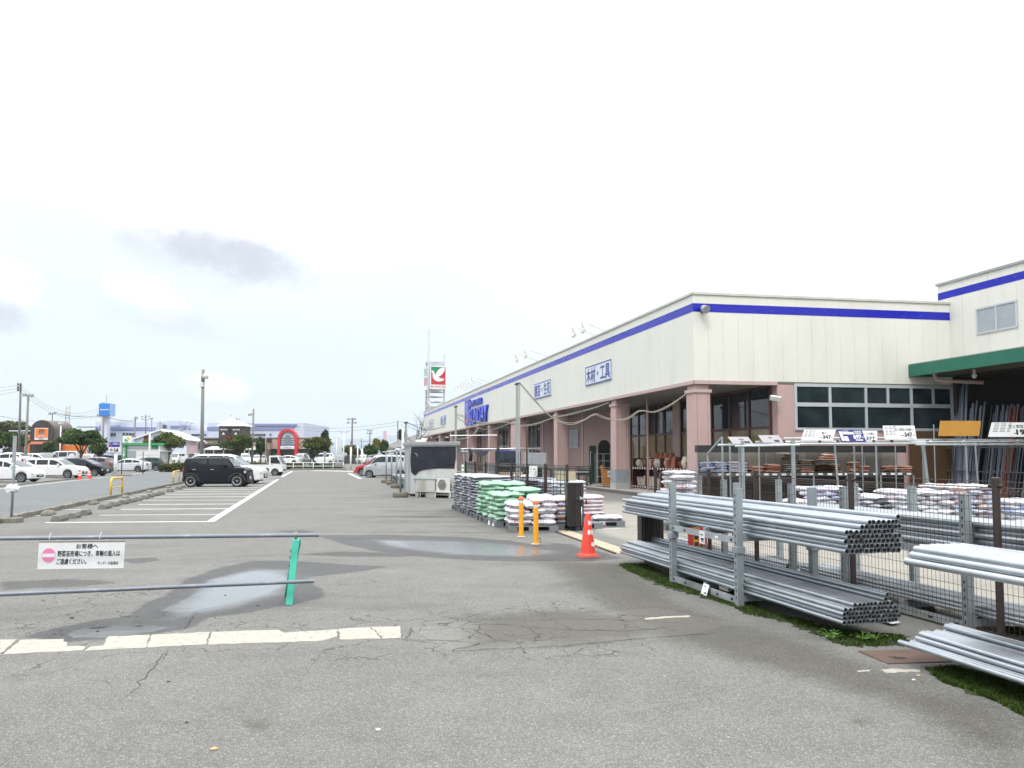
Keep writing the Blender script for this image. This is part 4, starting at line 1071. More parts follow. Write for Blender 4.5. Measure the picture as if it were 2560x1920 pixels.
# pebbles and litter
for i, (px, py, s_, c) in enumerate([(535,1873,.022,(.45,.33,.2)),(244,1579,.018,(.03,.03,.03)),(180,1545,.02,(.04,.04,.04)),(421,1704,.012,(.05,.05,.05)),(645,1514,.014,(.05,.05,.05)),(945,1825,.02,(.55,.5,.45)),(467,1806,.012,(.05,.05,.05)),(2296,1690,.02,(.4,.3,.2)),(2284,1700,.015,(.7,.7,.68)),(2040,1560,.02,(.6,.6,.58)),(563,1488,.012,(.05,.05,.05)),(985,1566,.01,(.1,.1,.1))]):
    r_ = random.Random(i); p = G(px,py); mb = MB(); mb.lathe([(.0,-.2),(.8,-.1),(1,.25),(.55,.6),(0,.7)], 7)
    mb.v = [(x*s_*r_.uniform(.7,1.2), y*s_*r_.uniform(.6,1), z*s_*.8) for x,y,z in mb.v]
    o = mb.build('pebble', mat('pebble', c, .8)); o.location = (p.x,p.y,.0)
    tag(o, ['tan','black','black','dark','dark','pale','dark','brown','white','whitish','dark','grey'][i] + ' pebble on the asphalt ' + ['at the bottom edge left of centre','in the rain puddle by the white line','left of the rain puddle','below the white line','in the wet patch right of the puddle','at the bottom edge right of the tan pebble','near the dark stain','beside the moss patch','by the faded paint near the cover plate','beside the front rack moss','in the middle of the wet patch','beyond the end of the white line'][i], 'pebble')
# far gate wheel stop, traffic cone, bollards
p = G(1470,1390.5)
e = thing('traffic_cone', 'red traffic cone with chipped white bands by the pipe rack', 'traffic cone', (p.x,p.y,0), R(12))
mb = MB(); mb.bbox(-.19,.19,-.19,.19,.0,.03,.03); mb.build('base', M['conebase'] if 'conebase' in M else M.setdefault('conebase', mat('cone base', (.30,.05,.03), .7, var=.3, dirt=(.08,.06,.05), dirt_amt=.7)), e)
mb = MB(); mb.lathe([(.148,.03),(.14,.045),(.128,.055),(.042,.68),(.038,.70),(.028,.703)], 24); mb.build('cone', M['orange_red'], e, True, 35)
r_ = random.Random(5)
for zc, hh, arcs in ((.555,.075,((-100,-68),(-60,30),(40,150))),(.40,.085,((-110,-75),(-66,28),(60,170))),(.20,.075,((-78,-28),(70,120)))):
    mb = MB()
    for a0, a1 in arcs:
        n = 9; rad = lambda z: .128 + (.042-.128)*(z-.055)/(.68-.055) + .0015
        lo = [zc-hh/2+r_.uniform(0,.03)*(i in (0,n) or r_.random()<.3) for i in range(n+1)]; hi = [zc+hh/2-r_.uniform(0,.03)*(i in (0,n) or r_.random()<.3) for i in range(n+1)]
        vs_ = []
        for i in range(n+1):
            a = R(a0+(a1-a0)*i/n)
            for z in (lo[i], hi[i]): vs_.append((math.cos(a)*rad(z), math.sin(a)*rad(z), z))
        mb.add(vs_, [(2*i,2*i+2,2*i+3,2*i+1) for i in range(n)])
    mb.build('white_band', M['white'], e, True)
def bollard(px, py, label, chain=False):
    p = G(px,py); e = thing('bollard', label, 'bollard', (p.x,p.y,0), 0, 'yellow bollards by the white soil bags')
    mb = MB(); mb.lathe([(.05,0),(.05,.72)], 18); mb.build('post', M['yellow'], e, True, 40)
    mb = MB(); mb.lathe([(.0515,.69),(.0515,.745)], 18); mb.build('reflective_band', M['offwhite'], e, True, 40)
    mb = MB(); mb.lathe([(.05,.745),(.054,.75),(.056,.79),(.046,.81),(.028,.824),(0,.826)], 18); mb.build('cap', mat('orange cap', (.80,.17,.06), .5), e, True, 50)
    mb = MB(); mb.lathe([(.085,0),(.085,.006),(.05,.008)], 14); mb.build('foot_ring', M['offwhite'], e)
    if chain: mb = MB(); mb.tube([(.052,-.01,.10),(.075,-.02,.13),(.095,-.02,.08),(.09,-.02,.02),(.06,-.01,.015)], .006, 5); mb.build('ring', M['rust'], e)
bollard(1303, 1341.5, 'yellow bollard standing farther back of the pair by the bags')
bollard(1339.5, 1360, 'yellow bollard with a wire ring, nearer of the pair', True)

# barrier: two long pipes on a green folding stand, notice hung from the top pipe
A_ = G(723,1512.5); 
e = thing('barrier_stand', 'green folding barrier stand with two grey pipes threaded through', 'barrier', (A_.x, A_.y, 0))
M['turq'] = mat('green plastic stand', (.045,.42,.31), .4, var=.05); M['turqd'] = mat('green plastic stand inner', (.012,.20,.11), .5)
foot_f = Vector((0,0,0)); foot_b = Vector((-.16,.48,0)); apex = Vector((.012,.20,.715))
def strap(a, b, w, th):
    mb = MB(); n_ = 6; xs_ = Vector((1,0,0))
    for s_ in (-1,1):
        pass
    mb.beam(a, b, w, th, up=(0,1,0)); return mb
mb = MB(); mb.beam(foot_f, apex-Vector((0,.02,.03)), .075, .022, up=(0,1,.3)); mb.add(*[[],[]]) 
mb.build('leg', M['turq'], e)
mb = MB(); mb.tube([apex+Vector((-.037,-.03,-.05)), apex+Vector((-.037,-.012,.0)), apex+Vector((-.037,.02,.005)), apex+Vector((-.037,.045,-.04))], .002, 4)
mb2 = MB(); pr = [(-.030,-.075),(-.022,-.02),(-.006,.004),(.018,.004),(.036,-.02),(.05,-.075),(.03,-.075),(.018,-.03),(.0,-.02),(-.008,-.075)]
mb2.prism([apex+Vector((-.0375,y,z)) for y,z in pr], Vector((.075,0,0))); mb2.build('top_bend', M['turq'], e)
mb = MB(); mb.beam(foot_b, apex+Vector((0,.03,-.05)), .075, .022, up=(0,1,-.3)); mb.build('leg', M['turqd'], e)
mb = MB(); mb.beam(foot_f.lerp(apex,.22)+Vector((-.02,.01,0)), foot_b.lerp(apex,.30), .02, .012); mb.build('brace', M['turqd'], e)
for k in (.45,.6,.72,.82):
    mb = MB(); c0_ = foot_f.lerp(apex,k); mb.box(c0_.x-.055, c0_.x-.03, c0_.y+.0, c0_.y+.04, c0_.z-.03, c0_.z+.01); mb.build('notch', M['turqd'], e)
tp = apex + Vector((-.01,.0,.03)); up_r = Vector((A_.x,A_.y,0)) + tp
mb = MB(); mb.bbox(tp.x-.017,tp.x+.022,tp.y-.032,tp.y+.032,tp.z-.02,tp.z+.042,.006); mb.build('clip', mat('tan clip', (.33,.27,.13), .6), e)
UR = D(798,1337.5,8.56); UL = D(-260,1349,7.55)
LRr = D(785.5,1452.5,8.49); LL = D(-260,1497,7.45)
M['barpipe'] = mat('dull steel tube', (.17,.19,.225), .45, .35, .2, 4, dirt=(.5,.5,.5), dirt_amt=.3)
for nm, a, b, lab in (('u',UL,UR,'upper grey barrier pipe carrying the notice board'),('l',LL,LRr,'lower grey barrier pipe near the ground')):
    d = b-a; mb = MB(); n_ = 14; r_ = .0215
    mb.tube([(0,0,0),(d.length,0,0)], r_, n_, caps=False); mb.tube([(d.length,0,0),(d.length-.3,0,0)], r_-.003, n_, caps=True); mb.add([(d.length, math.cos(6.2832*j/n_)*rr, math.sin(6.2832*j/n_)*rr) for rr in (r_, r_-.003) for j in range(n_)], [(j,(j+1)%n_,n_+(j+1)%n_,n_+j) for j in range(n_)])
    o = mb.build('barrier_pipe', M['barpipe'], None, True, 50); o.location = a; o.rotation_euler = d.to_track_quat('X','Z').to_euler()
    tag(o, lab, 'pipe', 'barrier pipes')
mb = MB(); p = LRr - (LRr-LL).normalized()*.30; mb.bbox(-.017,.02,-.03,.03,-.03,.03,.005); o = mb.build('clip', bpy.data.materials['tan clip'], e); o.location = Vector((e.location.x*0,0,0)) + (Vector((A_.x+foot_f.lerp(apex,.33).x-.0, A_.y+foot_f.lerp(apex,.33).y+.03, LRr.z)) - Vector((A_.x,A_.y,0)))
TL, TR, BR, BL = D(95.5,1353.5,8.02), D(312.5,1351,8.20), D(308.7,1420,8.19), D(93,1423,8.01)
e = thing('notice_board', 'white notice board with pink no entry disc hung on the barrier', 'notice board', BL)
r0, u0 = (BR-BL), (TL-BL); Wb, Hb = r0.length, u0.length; rn = r0.normalized(); un = (u0 - rn*u0.dot(rn)).normalized(); nb_ = rn.cross(un)
mb = MB(); mb.prism([Vector((0,0,0)), rn*Wb, rn*Wb+un*Hb, un*Hb], -nb_*.006); mb.build('board', M['paper'], e)
mb = MB(); mb.prism([un*Hb-nb_*.006+nb_*.008, rn*Wb+un*Hb-nb_*.006+nb_*.008, rn*Wb+un*(Hb-.012)+nb_*.002, un*(Hb-.012)+nb_*.002], -nb_*.01); mb.build('top_batten', M['wood2'] if 'wood2' in M else M.setdefault('wood2', mat('grey batten', (.22,.18,.15), .8)), e)
f = lambda x, y: rn*(Wb*(x-262)/(1968-262)) + un*(Hb*(812-y)/(812-285)) + nb_*.0015
M['pinkprint'] = mat('pink print', (.72,.22,.42), .5, var=.05)
def disc(cx, cy, r_, m_, nm, off=.0005, n=36):
    mb = MB(); mb.poly([f(cx+r_*math.cos(6.2832*i/n), cy-r_*math.sin(6.2832*i/n)) + nb_*off for i in range(n)]); mb.build(nm, m_, e)
disc(465,552,140,mat('pale pink halo', (.74,.55,.66), .5),'disc_halo',.0002); disc(465,552,132,M['pinkprint'],'no_entry_disc',.0012)
mb = MB(); mb.poly([f(340,588)+nb_*.002, f(592,588)+nb_*.002, f(592,520)+nb_*.002, f(340,520)+nb_*.002]); mb.build('no_entry_bar', M['white'], e)
def tline(s, x0, x1, y0, y1, b_=.022): lettering(s, M['ink'], e, f(x0,y1), rn, un, Wb*(x1-x0)/1706, Hb*(y1-y0)/527, bold=b_)
tline('お客様へ', 1000, 1435, 335, 430); tline('野菜苗売場につき、車輌の進入は', 640, 1880, 468, 578); tline('ご遠慮ください。', 630, 1215, 618, 728); tline('サンデー天童南店', 1440, 1855, 678, 742, .01)
for x in (680, 1640):
    a = f(x, 275); t_ = BL + a; k = (t_.x-UL.x)/(UR.x-UL.x); pp = UL.lerp(UR, k) - BL
    mb = MB(); mb.tube([a, pp+Vector((0,-.026,-.01)), pp+Vector((0,-.018,.026)), pp+Vector((.005,.0,.055))], .0028, 5); mb.build('cable_tie', M['white'], e)

# ================================================================== BAGS AND PALLETS
def bagmat(name, base, inks, rough=.32, cover=.42, band=None, var=.08):
    m_, h, b = newmat(name)
    tcn = h.n('ShaderNodeTexCoord'); oi = h.n('ShaderNodeObjectInfo'); ob = tcn.outputs['Object']
    rv = h.n('ShaderNodeCombineXYZ'); h.l(oi.outputs['Random'], rv.inputs[0]); h.l(oi.outputs['Random'], rv.inputs[1])
    off = h.addv(ob, h.vec(rv.outputs[0], (.05,.03,0)))
    f = h.m('MULTIPLY', h.lin(h.noise(off, 5, 3), .3, .7, 1-var, 1+var), h.lin(oi.outputs['Random'], 0, 1, .9, 1.08))
    sc = h.n('ShaderNodeVectorMath', operation='SCALE'); sc.inputs[0].default_value = base; h.l(f, sc.inputs['Scale']); c = sc.outputs[0]
    s_ = h.n('ShaderNodeSeparateXYZ'); h.l(ob, s_.inputs[0])
    if band:
        y = h.m('ABSOLUTE', s_.outputs[1]); c = h.mix(h.m('MULTIPLY', h.step(y, band[1]+.01, band[1]-.01), .9), c, band[0])
    for i, (ink, amt) in enumerate(inks):
        # blocks of print: short bars in rows, broken up like text and pictures
        g1 = h.n('ShaderNodeTexBrick'); g1.inputs['Scale'].default_value = 26 + 9*i; g1.inputs['Mortar Size'].default_value = .02; g1.inputs['Bias'].default_value = 0
        g1.inputs['Color1'].default_value = (0,0,0,1); g1.inputs['Color2'].default_value = (1,1,1,1); g1.inputs['Mortar'].default_value = (0,0,0,1)
        h.l(h.addv(off, (i*1.7, i*.9, 0)), g1.inputs['Vector'])
        zone = h.step(h.noise(h.addv(off, (i*3.1, 0, 0)), 4.2 + i, 2), .60-cover*.22*amt, .66-cover*.2*amt)
        k = h.m('MULTIPLY', h.m('MULTIPLY', zone, h.step(g1.outputs['Color'], .45, .55)), .9)
        c = h.mix(k, c, ink)
    h.l(c, b.inputs['Base Color']); b.inputs['Roughness'].default_value = rough; b.inputs['Specular IOR Level'].default_value = .5
    bn = h.n('ShaderNodeBump'); bn.inputs['Strength'].default_value = .35; bn.inputs['Distance'].default_value = .012
    h.l(h.noise(h.vec(off, (1,2,1)), 16, 4, .65), bn.inputs['Height']); h.l(bn.outputs[0], b.inputs['Normal'])
    return m_
M['bag_grey'] = bagmat('silver grey bag', (.40,.41,.45), [((.20,.22,.25),.25)], .22)
M['bag_slate'] = bagmat('slate wrapped bag', (.17,.195,.23), [((.06,.07,.09),.6),((.35,.37,.40),.3)], .22)
M['bag_green'] = bagmat('pale green bag', (.27,.455,.33), [((.04,.20,.10),.1)], .38)
M['bag_white'] = bagmat('white bag with print', (.66,.66,.70), [((.05,.05,.07),.9),((.45,.06,.08),.6)], .34)
M['bag_plain'] = bagmat('white bag plain side', (.62,.63,.69), [((.08,.08,.10),.5)], .3)
M['bag_blue'] = bagmat('white and blue bag', (.58,.60,.66), [((.06,.20,.52),1.9),((.5,.08,.08),.4)], .34)
M['bag_mix'] = bagmat('many coloured bag', (.58,.57,.58), [((.10,.30,.62),.9),((.60,.45,.12),.8),((.5,.07,.07),.6)], .36)
M['bag_check'] = bagmat('blue and yellow wrapped bag', (.46,.52,.60), [((.16,.40,.70),1.2),((.66,.50,.20),1.0)], .3)
M['bag_pink'] = bagmat('white bag with pink panel', (.66,.63,.66), [((.60,.16,.28),.6),((.1,.1,.1),.3)], .34, band=((.64,.22,.34),.05))
M['bag_red'] = bagmat('red and cream bag', (.40,.27,.21), [((.36,.045,.035),1.2),((.4,.25,.08),.5)], .45)
M['bag_tan'] = bagmat('grey tan bag', (.25,.235,.19), [((.13,.12,.10),.5)], .5)
M['bag_brown'] = bagmat('brown bag', (.21,.135,.085), [((.30,.10,.05),.8),((.08,.07,.05),.5)], .45)
M['bag_orange'] = bagmat('pink orange bag', (.42,.24,.185), [((.40,.07,.05),.8)], .45)
_bm = {}
def bag_mesh(kind, l, w, h, seed):
    k = (kind, l, w, h, seed)
    if k in _bm: return _bm[k]
    r_ = random.Random(seed*31+7); nx_, ny_ = 12, 8
    ph = [r_.uniform(0,6.28) for _ in range(6)]
    vs_ = []; 
    for side in (1, -1):
        for j in range(ny_+1):
            for i in range(nx_+1):
                u_, v_ = -1+2*i/nx_, -1+2*j/ny_
                a = (1-abs(u_)**5)*(1-abs(v_)**3.2); a = max(a, 0)**.42
                wr = 1 + .10*math.sin(3.1*u_+ph[0]+2*v_) + .08*math.sin(6*v_+ph[1]-3*u_) + .07*math.sin(8*u_+ph[2])
                x = u_*l/2*(1-.03*v_*v_); y = v_*w/2*(1-.05*u_*u_ - .04*(abs(u_) < .8))
                z = h/2 + side*a*h/2*(wr if side > 0 else 1) + .006*math.sin(4*u_+ph[3])*(abs(v_)**2) + .010*(abs(u_)**8)*math.sin(3*v_+ph[4])
                vs_.append((x, y, z))
    st = (nx_+1)*(ny_+1); fs = []
    for j in range(ny_):
        for i in range(nx_):
            q = j*(nx_+1)+i; fs.append((q,q+1,q+nx_+2,q+nx_+1)); fs.append((st+q,st+q+nx_+1,st+q+nx_+2,st+q+1))
    mb = MB(); mb.add(vs_, fs); _bm[k] = mb.mesh('soil_bag', M[kind], True, 100); return _bm[k]
BR = random.Random(23)
ORD = ['bottom','second','third','fourth','fifth','sixth','seventh','eighth','ninth','tenth','eleventh','twelfth','thirteenth']
def stack(o, rz, size, layers, bag, kinds, label, group, z0=.14, pattern='AB', jit=.018, drop=None, name='soil_bag', tilt=.03, front=True, side=True):
    """bags piled in crossed layers on a w x d footprint; o = near left corner, local x along V"""
    W_, D_ = size; l, w, h = bag; ca, sa = math.cos(rz), math.sin(rz)
    step = h*.86
    for k in range(layers):
        rot = pattern[k % len(pattern)] == 'B'
        bl, bw = (w, l) if rot else (l, w)
        nx_, ny_ = max(1, round(W_/bl)), max(1, round(D_/bw))
        for j in range(ny_):
            for i in range(nx_):
                if drop and drop(k, i, j, nx_, ny_): continue
                if not (j == 0 and front or i == 0 and side or k >= layers-1 or (k == layers-2 and j < 2 and i < 2)): continue
                x = (i+.5)*W_/nx_ + BR.uniform(-jit,jit); y = (j+.5)*D_/ny_ + BR.uniform(-jit,jit)
                kd_ = kinds[BR.randrange(len(kinds))] if isinstance(kinds, list) else kinds
                ob = link(name, bag_mesh(kd_, l, w, h*BR.choice((.97,1.06)), BR.randrange(4)))
                ob.location = (o.x + x*ca - y*sa, o.y + x*sa + y*ca, z0 + k*step)
                ob.rotation_euler = (BR.uniform(-tilt,tilt), BR.uniform(-tilt,tilt), rz + (R(90) if rot else 0) + R(180)*(BR.random() < .5) + BR.uniform(-.05,.05))
                tag(ob, label + ', ' + ORD[k] + (' layer' if k < layers-1 else ' layer, topmost'), 'soil bag', group)
_pl = None
def pallet(o, rz, label, group='grey plastic pallets under the soil bags', W_=1.1, D_=1.1):
    global _pl
    if _pl is None:
        e = thing('pallet', label, 'pallet', (0,0,0), 0, group)
        mb = MB()
        for k in range(7): mb.box(0, 1.1, k*.16, k*.16+.138, .115, .14)
        mb.build('deck', M['midgrey'], e)
        for y in (0, .475, .95):
            mb = MB(); mb.box(.0,1.1,y,y+.15,0,.025)
            for x in (0,.45,.90): mb.box(x, x+.20, y+.002, y+.148, .025, .115)
            mb.build('runner', M['midgrey'], e)
        _pl = e
    else: e = dup(_pl, label=label, group=group)
    e.location = (o.x, o.y, 0); e.rotation_euler = (0,0,rz); return e
VA = math.atan2(V.y, V.x)
LEFT = lambda Y: Vector((-.07 - .245*(Y-16.42), Y, 0))
# front pallet of white bags
o = G(*zm(393,1166)); ra = R(4)
pallet(o, ra, 'grey pallet under the white bags, nearest the yellow bollards')
stack(o+Vector((-.02,.0,0)), ra, (1.08,1.1), 5, (.56,.38,.142), ['bag_white','bag_plain','bag_white'], 'white printed soil bag on the pallet behind the yellow bollards', 'white bags behind the bollards', jit=.03, tilt=.06, drop=lambda k,i,j,a,b: k == 4 and i == 0)
mbp = o + Vector((-.30,.05,0))
c_ = [G(*zm(140,1068)), G(*zm(250,1092))]; 
card('price_card', 'white price panel leaning on the front pallet of white bags', 'price card', [D(*zm(135,905),18.42), D(*zm(268,950),17.76), G(*zm(238,1094)), G(*zm(105,1058))], M['paper'], .012, ((.6,.85,.28,.40),(.55,.62,.28,.42),(.6,.95,.62,.80),(.2,.5,.7,.74),(.15,.4,.5,.53)))
# green bags
for Y, ly, lab in ((17.72,7,'nearer green pile'),(18.98,8,'farther green pile')):
    o = LEFT(Y); pallet(o, VA, 'grey pallet under the ' + lab)
    stack(o, VA, (1.12,1.1), ly, (.57,.38,.125), 'bag_green', 'pale green soil bag in the ' + lab, 'green bags in the ' + lab, front=Y < 18, jit=.035, tilt=.06, drop=(lambda k,i,j,a,b: False) if Y > 18 else (lambda k,i,j,a,b: k == 6 and i < a-1))
# tall grey stacks
for q, (Y, lab) in enumerate(((20.28,'nearest tall grey stack'),(21.55,'middle tall grey stack'),(22.85,'farthest tall grey stack'))):
    o = LEFT(Y); pallet(o, VA, 'grey pallet under the ' + lab)
    stack(o, VA, (1.06,1.08), 13, (1.08,.56,.088), 'bag_grey', 'silver grey bag in the ' + lab, 'grey bags in the ' + lab, pattern='A', jit=.02, tilt=.02, name='long_soil_bag', front=Y < 21)  # soil bags in a long size, same goods as the other stacks
# stock inside the fence, left part
o = Vector((1.0,17.05,0)); pallet(o, VA, 'grey pallet under the many coloured bags by the gate')
stack(o, VA, (.58,1.05), 6, (.56,.36,.112), ['bag_mix','bag_blue','bag_mix'], 'many coloured soil bag beside the folded gate leaf', 'coloured bags by the gate', tilt=.06, jit=.03)
stack(Vector((.98,20.3,0)), VA, (1.1,1.1), 9, (.55,.37,.11), 'bag_check', 'blue and yellow wrapped bag behind the far fence post', 'blue and yellow bags inside the fence', side=False)
pallet(Vector((.98,20.3,0)), VA, 'grey pallet under the blue and yellow bags')
stack(Vector((.56,22.0,0)), VA, (1.0,1.0), 10, (1.0,.5,.10), 'bag_slate', 'slate wrapped bag left of the blue and yellow stack', 'slate bags inside the fence', pattern='A', name='long_soil_bag')
stack(Vector((-.10,24.5,0)), VA, (1.0,1.0), 10, (.5,.5,.105), 'bag_plain', 'white wrapped bag in the stack behind the grey stacks', 'white wrapped bags inside the fence', pattern='A', drop=lambda k,i,j,a,b: j > 0)
o = Vector((1.50,19.35,0)); pallet(o, VA, 'grey pallet under the pink and white bags')
stack(o, VA, (.98,1.0), 5, (.98,.48,.115), 'bag_pink', 'white bag with pink panel right of the folded gate', 'pink and white bags by the gate', tilt=.05, pattern='A')
o = Vector((1.56,17.75,0)); pallet(o, R(2), 'grey pallet carrying a single white bag')
b_ = tag(link('soil_bag', bag_mesh('bag_white',.74,.42,.13,2)), 'single white bag with dark lettering alone on a grey pallet', 'soil bag'); b_.location = (2.27,18.05,.14); b_.rotation_euler = (0,0,R(6))
card('price_tag', 'white price card on the pallet with the single bag', 'tag', [D(*zm(1652,1016),17.68), D(*zm(1725,1016),17.70), D(*zm(1725,1066),17.70), D(*zm(1652,1066),17.68)], M['paper'], .004, ((.1,.8,.2,.45),(.3,.9,.6,.85)))
# yard piles behind the near fence (left corner, size, layers)
for (x, y, W_, D_, n_, kd_, lab) in [
    (3.55,16.6,.58,.8,12,['bag_plain','bag_plain','bag_white'],'white bag in the narrow tower behind the fence'),
    (6.55,17.4,.62,.8,5,['bag_mix','bag_white'],'yellow and white bag in the low pile behind the fence'),
    (6.95,17.3,1.2,1.1,8,['bag_blue','bag_plain'],'white and blue bag in the left yard pile'),
    (7.95,17.6,1.1,1.0,6,['bag_slate','bag_plain'],'grey white bag in the middle yard pile'),
    (8.15,15.7,1.15,1.0,8,['bag_plain','bag_white','bag_plain'],'white and red bag in the broad yard pile'),
    (9.3,15.9,1.15,1.1,9,['bag_blue','bag_mix'],'blue and white bag in the broad yard pile'),
    (10.45,15.7,1.1,1.0,6,['bag_blue','bag_plain'],'white bag in the yard pile at the right edge'),
    (5.3,16.2,1.1,.8,4,['bag_mix','bag_plain'],'orange and white bag in the low pile left of the yard rack')]:
    pallet(Vector((x,y,0)), VA*.7, 'grey pallet below the ' + lab.split(' in the ')[1].split(' behind')[0].split(' left')[0] + ' of ' + lab.split(' bag in ')[0] + ' bags', 'pallets inside the yard')
    stack(Vector((x,y,0)), VA*.7, (W_,D_), n_, (.58,.38,.115), kd_, lab, lab.replace(' bag in', ' bags in'), tilt=.03, jit=.022, side=False, drop=(lambda k,i,j,a,b: j > 0 and k < n_-2) )

# ------------------------------------------------------------------ soil shelf under the pipe frame
SH0 = G(1772, 1182, 1.12); SH0.z = 0
sd_ = VR; sn = Vector((VR.y, -VR.x, 0))             # along, towards the camera
shl = thing('sales_shelf', 'long dark shelf of soil bags under a galvanised pipe frame', 'shelf', SH0)
def S(a, d, z): return sd_*a + sn*d + UP*z
LS = 7.6
mb = MB(); mb.prism([S(0,0,1.0), S(LS,0,1.0), S(LS,-.9,1.0), S(0,-.9,1.0)], UP*.10); mb.build('shelf_board', M['darkgrey'], shl)
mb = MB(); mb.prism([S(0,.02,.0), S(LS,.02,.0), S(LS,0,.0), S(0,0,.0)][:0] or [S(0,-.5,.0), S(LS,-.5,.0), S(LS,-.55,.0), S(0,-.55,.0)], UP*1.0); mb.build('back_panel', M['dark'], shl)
for k in range(13):
    a = LS*k/13; mb = MB(); mb.prism([S(a+.006,-.93,1.1), S(a+LS/13-.006,-.93,1.1), S(a+LS/13-.006,-.98,1.1), S(a+.006,-.98,1.1)], UP*(.72+.05*math.sin(k*2.3))); mb.build('board_panel', M['boards'] if 'boards' in M else M.setdefault('boards', mat('grey board', (.20,.19,.165), .8, var=.12, rand=.22, stretch=(1,1,.3), dirt=(.12,.12,.1), dirt_amt=.4)), shl)
mb = MB(); mb.prism([S(-.2,-.35,1.80), S(LS,-.35,1.80), S(LS,-.65,1.80), S(-.2,-.65,1.80)], UP*.24); mb.build('black_strip', M['black'], shl)  # plain black strip running along above the shelf
for k in range(22):
    a = .3 + k*.335 + random.uniform(-.05,.05)
    mb = MB(); mb.prism([S(a,.004,1.025), S(a+.17,.004,1.025), S(a+.17,.001,1.025), S(a,.001,1.025)], UP*.065); mb.build('price_strip', M['paper'], shl)
for a in [LS*k/6 for k in range(7)]:
    mb = MB(); mb.tube([S(a,-.02,0), S(a,-.02,1.0)], .03, 6); mb.tube([S(a,-.88,0), S(a,-.88,2.0)], .03, 6); mb.build('leg', M['galv_dull'], shl)
def shelf_bags(px0, px1, n_, kd_, lab, cols):
    q = lambda px: (lambda k: (SH0.x-k*SH0.y)/(k*sd_.y-sd_.x))(ray(px,1180).x/ray(px,1180).y)
    a0, a1 = q(px0), q(px1); o = SH0 + S(a0,-.62,0)
    stack(o, math.atan2(sd_.y,sd_.x), (a1-a0, .5), n_, ((a1-a0)/cols, .46, .085), kd_, lab, lab.replace('bag on', 'bags on'), z0=1.10, pattern='A', tilt=.05, jit=.03, side=False, name='shelf_soil_bag')  # soil bags like those on the pallets, in shelf sizes
shelf_bags(1777,1843,5,'bag_blue','white and blue bag on the left end of the shelf',2); shelf_bags(1846,1895,5,['bag_pink','bag_blue'],'white and red bag on the shelf beside the blue ones',1)
shelf_bags(1903,1938,3,'bag_orange','pink orange bag on the shelf, lower pile',1); shelf_bags(1942,1980,4,'bag_orange','pink orange bag on the shelf, higher pile',1)
shelf_bags(1990,2028,9,'bag_tan','grey tan bag on the shelf, tallest pile',1); shelf_bags(2029,2068,6,['bag_tan','bag_orange'],'grey tan bag on the shelf beside the tallest pile',1)
shelf_bags(2076,2133,4,'bag_brown','brown bag on the shelf below the small ledge',2); shelf_bags(2157,2182,5,'bag_red','red and cream bag on the shelf, left of the leaning post',1); shelf_bags(2178,2208,3,'bag_red','red and cream bag on the shelf, lower pile',1)
shelf_bags(2246,2316,3,'bag_red','red and cream bag on the right end of the shelf',2)
mb = MB(); mb.prism([S(4.15,-.1,1.48), S(4.9,-.1,1.48), S(4.9,-.7,1.48), S(4.15,-.7,1.48)], UP*.02); mb.build('ledge', M['darkgrey'], shl)
for k in range(3): 
    b_ = tag(link('soil_bag', bag_mesh('bag_red',.55,.42,.09,k)), 'red and cream bag on the small ledge above the shelf', 'soil bag', 'bags on the small ledge'); p = SH0+S(4.5+.03*k,-.4,1.50+k*.08); b_.location = p; b_.rotation_euler = (0,.03,VA+.1*k)
# pipe frame in front, carrying the price boards
FR0 = G(2320, 1276); frm = thing('scaffold_stand', 'galvanised scaffold pipe frame carrying the price boards', 'frame', FR0)
def FQ(px, d=0): # point on the frame's front line
    p0 = FR0 + sn*d; k = ray(px,1150); k = k.x/k.y; a = (p0.x-k*p0.y)/(k*sd_.y-sd_.x); return p0 + sd_*a - FR0
for px_, d_, r_, lean, top in ((1825,-.9,.028,0,2.1),(1849,-.2,.034,0,2.05),(1857,.4,.045,0,2.12),(1898,-1.2,.022,0,2.0),(1983,.3,.055,0,2.16),(2097,.1,.032,-.13,2.1),(2136,-.4,.028,0,2.08),(2156,-1.3,.018,0,2.0),(2191,-.2,.032,0,2.1),(2239,-1.3,.018,0,2.0),(2308,-.2,.030,0,2.1),(2322,.0,.048,-.2,2.1),(2337,-1.0,.02,0,2.7),(2416,.1,.032,.0,2.1),(2446,-.3,.028,-.1,2.1)):
    b = FQ(px_, d_); mb = MB(); (mb.beam(b, b+sd_*lean+UP*top, r_*1.7) if r_ > .04 else mb.tube([b, b+sd_*lean+UP*top], r_, 8)); mb.build('post', M['galv_dull'], frm, r_ <= .04, 40)
for px0, px1, d_, z0, z1 in ((1795,1990,-.1,2.00,2.03),(1838,2000,.45,1.96,2.0),(1890,2330,.05,2.09,2.13),(1985,2315,.30,2.03,2.06),(2270,2620,.2,2.10,2.14),(2290,2620,.45,2.02,2.04),(2290,2620,-.5,2.19,2.2),(1960,2220,-.7,2.22,2.25)):
    mb = MB(); mb.tube([FQ(px0,d_)+UP*z0, FQ(px1,d_)+UP*z1], .028, 8); mb.build('rail', M['galv'], frm, True, 40)
for k in range(16):
    mb = MB(); p = FQ(1870+k*45, .06) + UP*(2.10+.0025*k); mb.bbox(p.x-.035,p.x+.035,p.y-.045,p.y+.045,p.z-.05,p.z+.045,.01); mb.build('clamp', M['rust'] if k % 3 else M['galv'], frm)
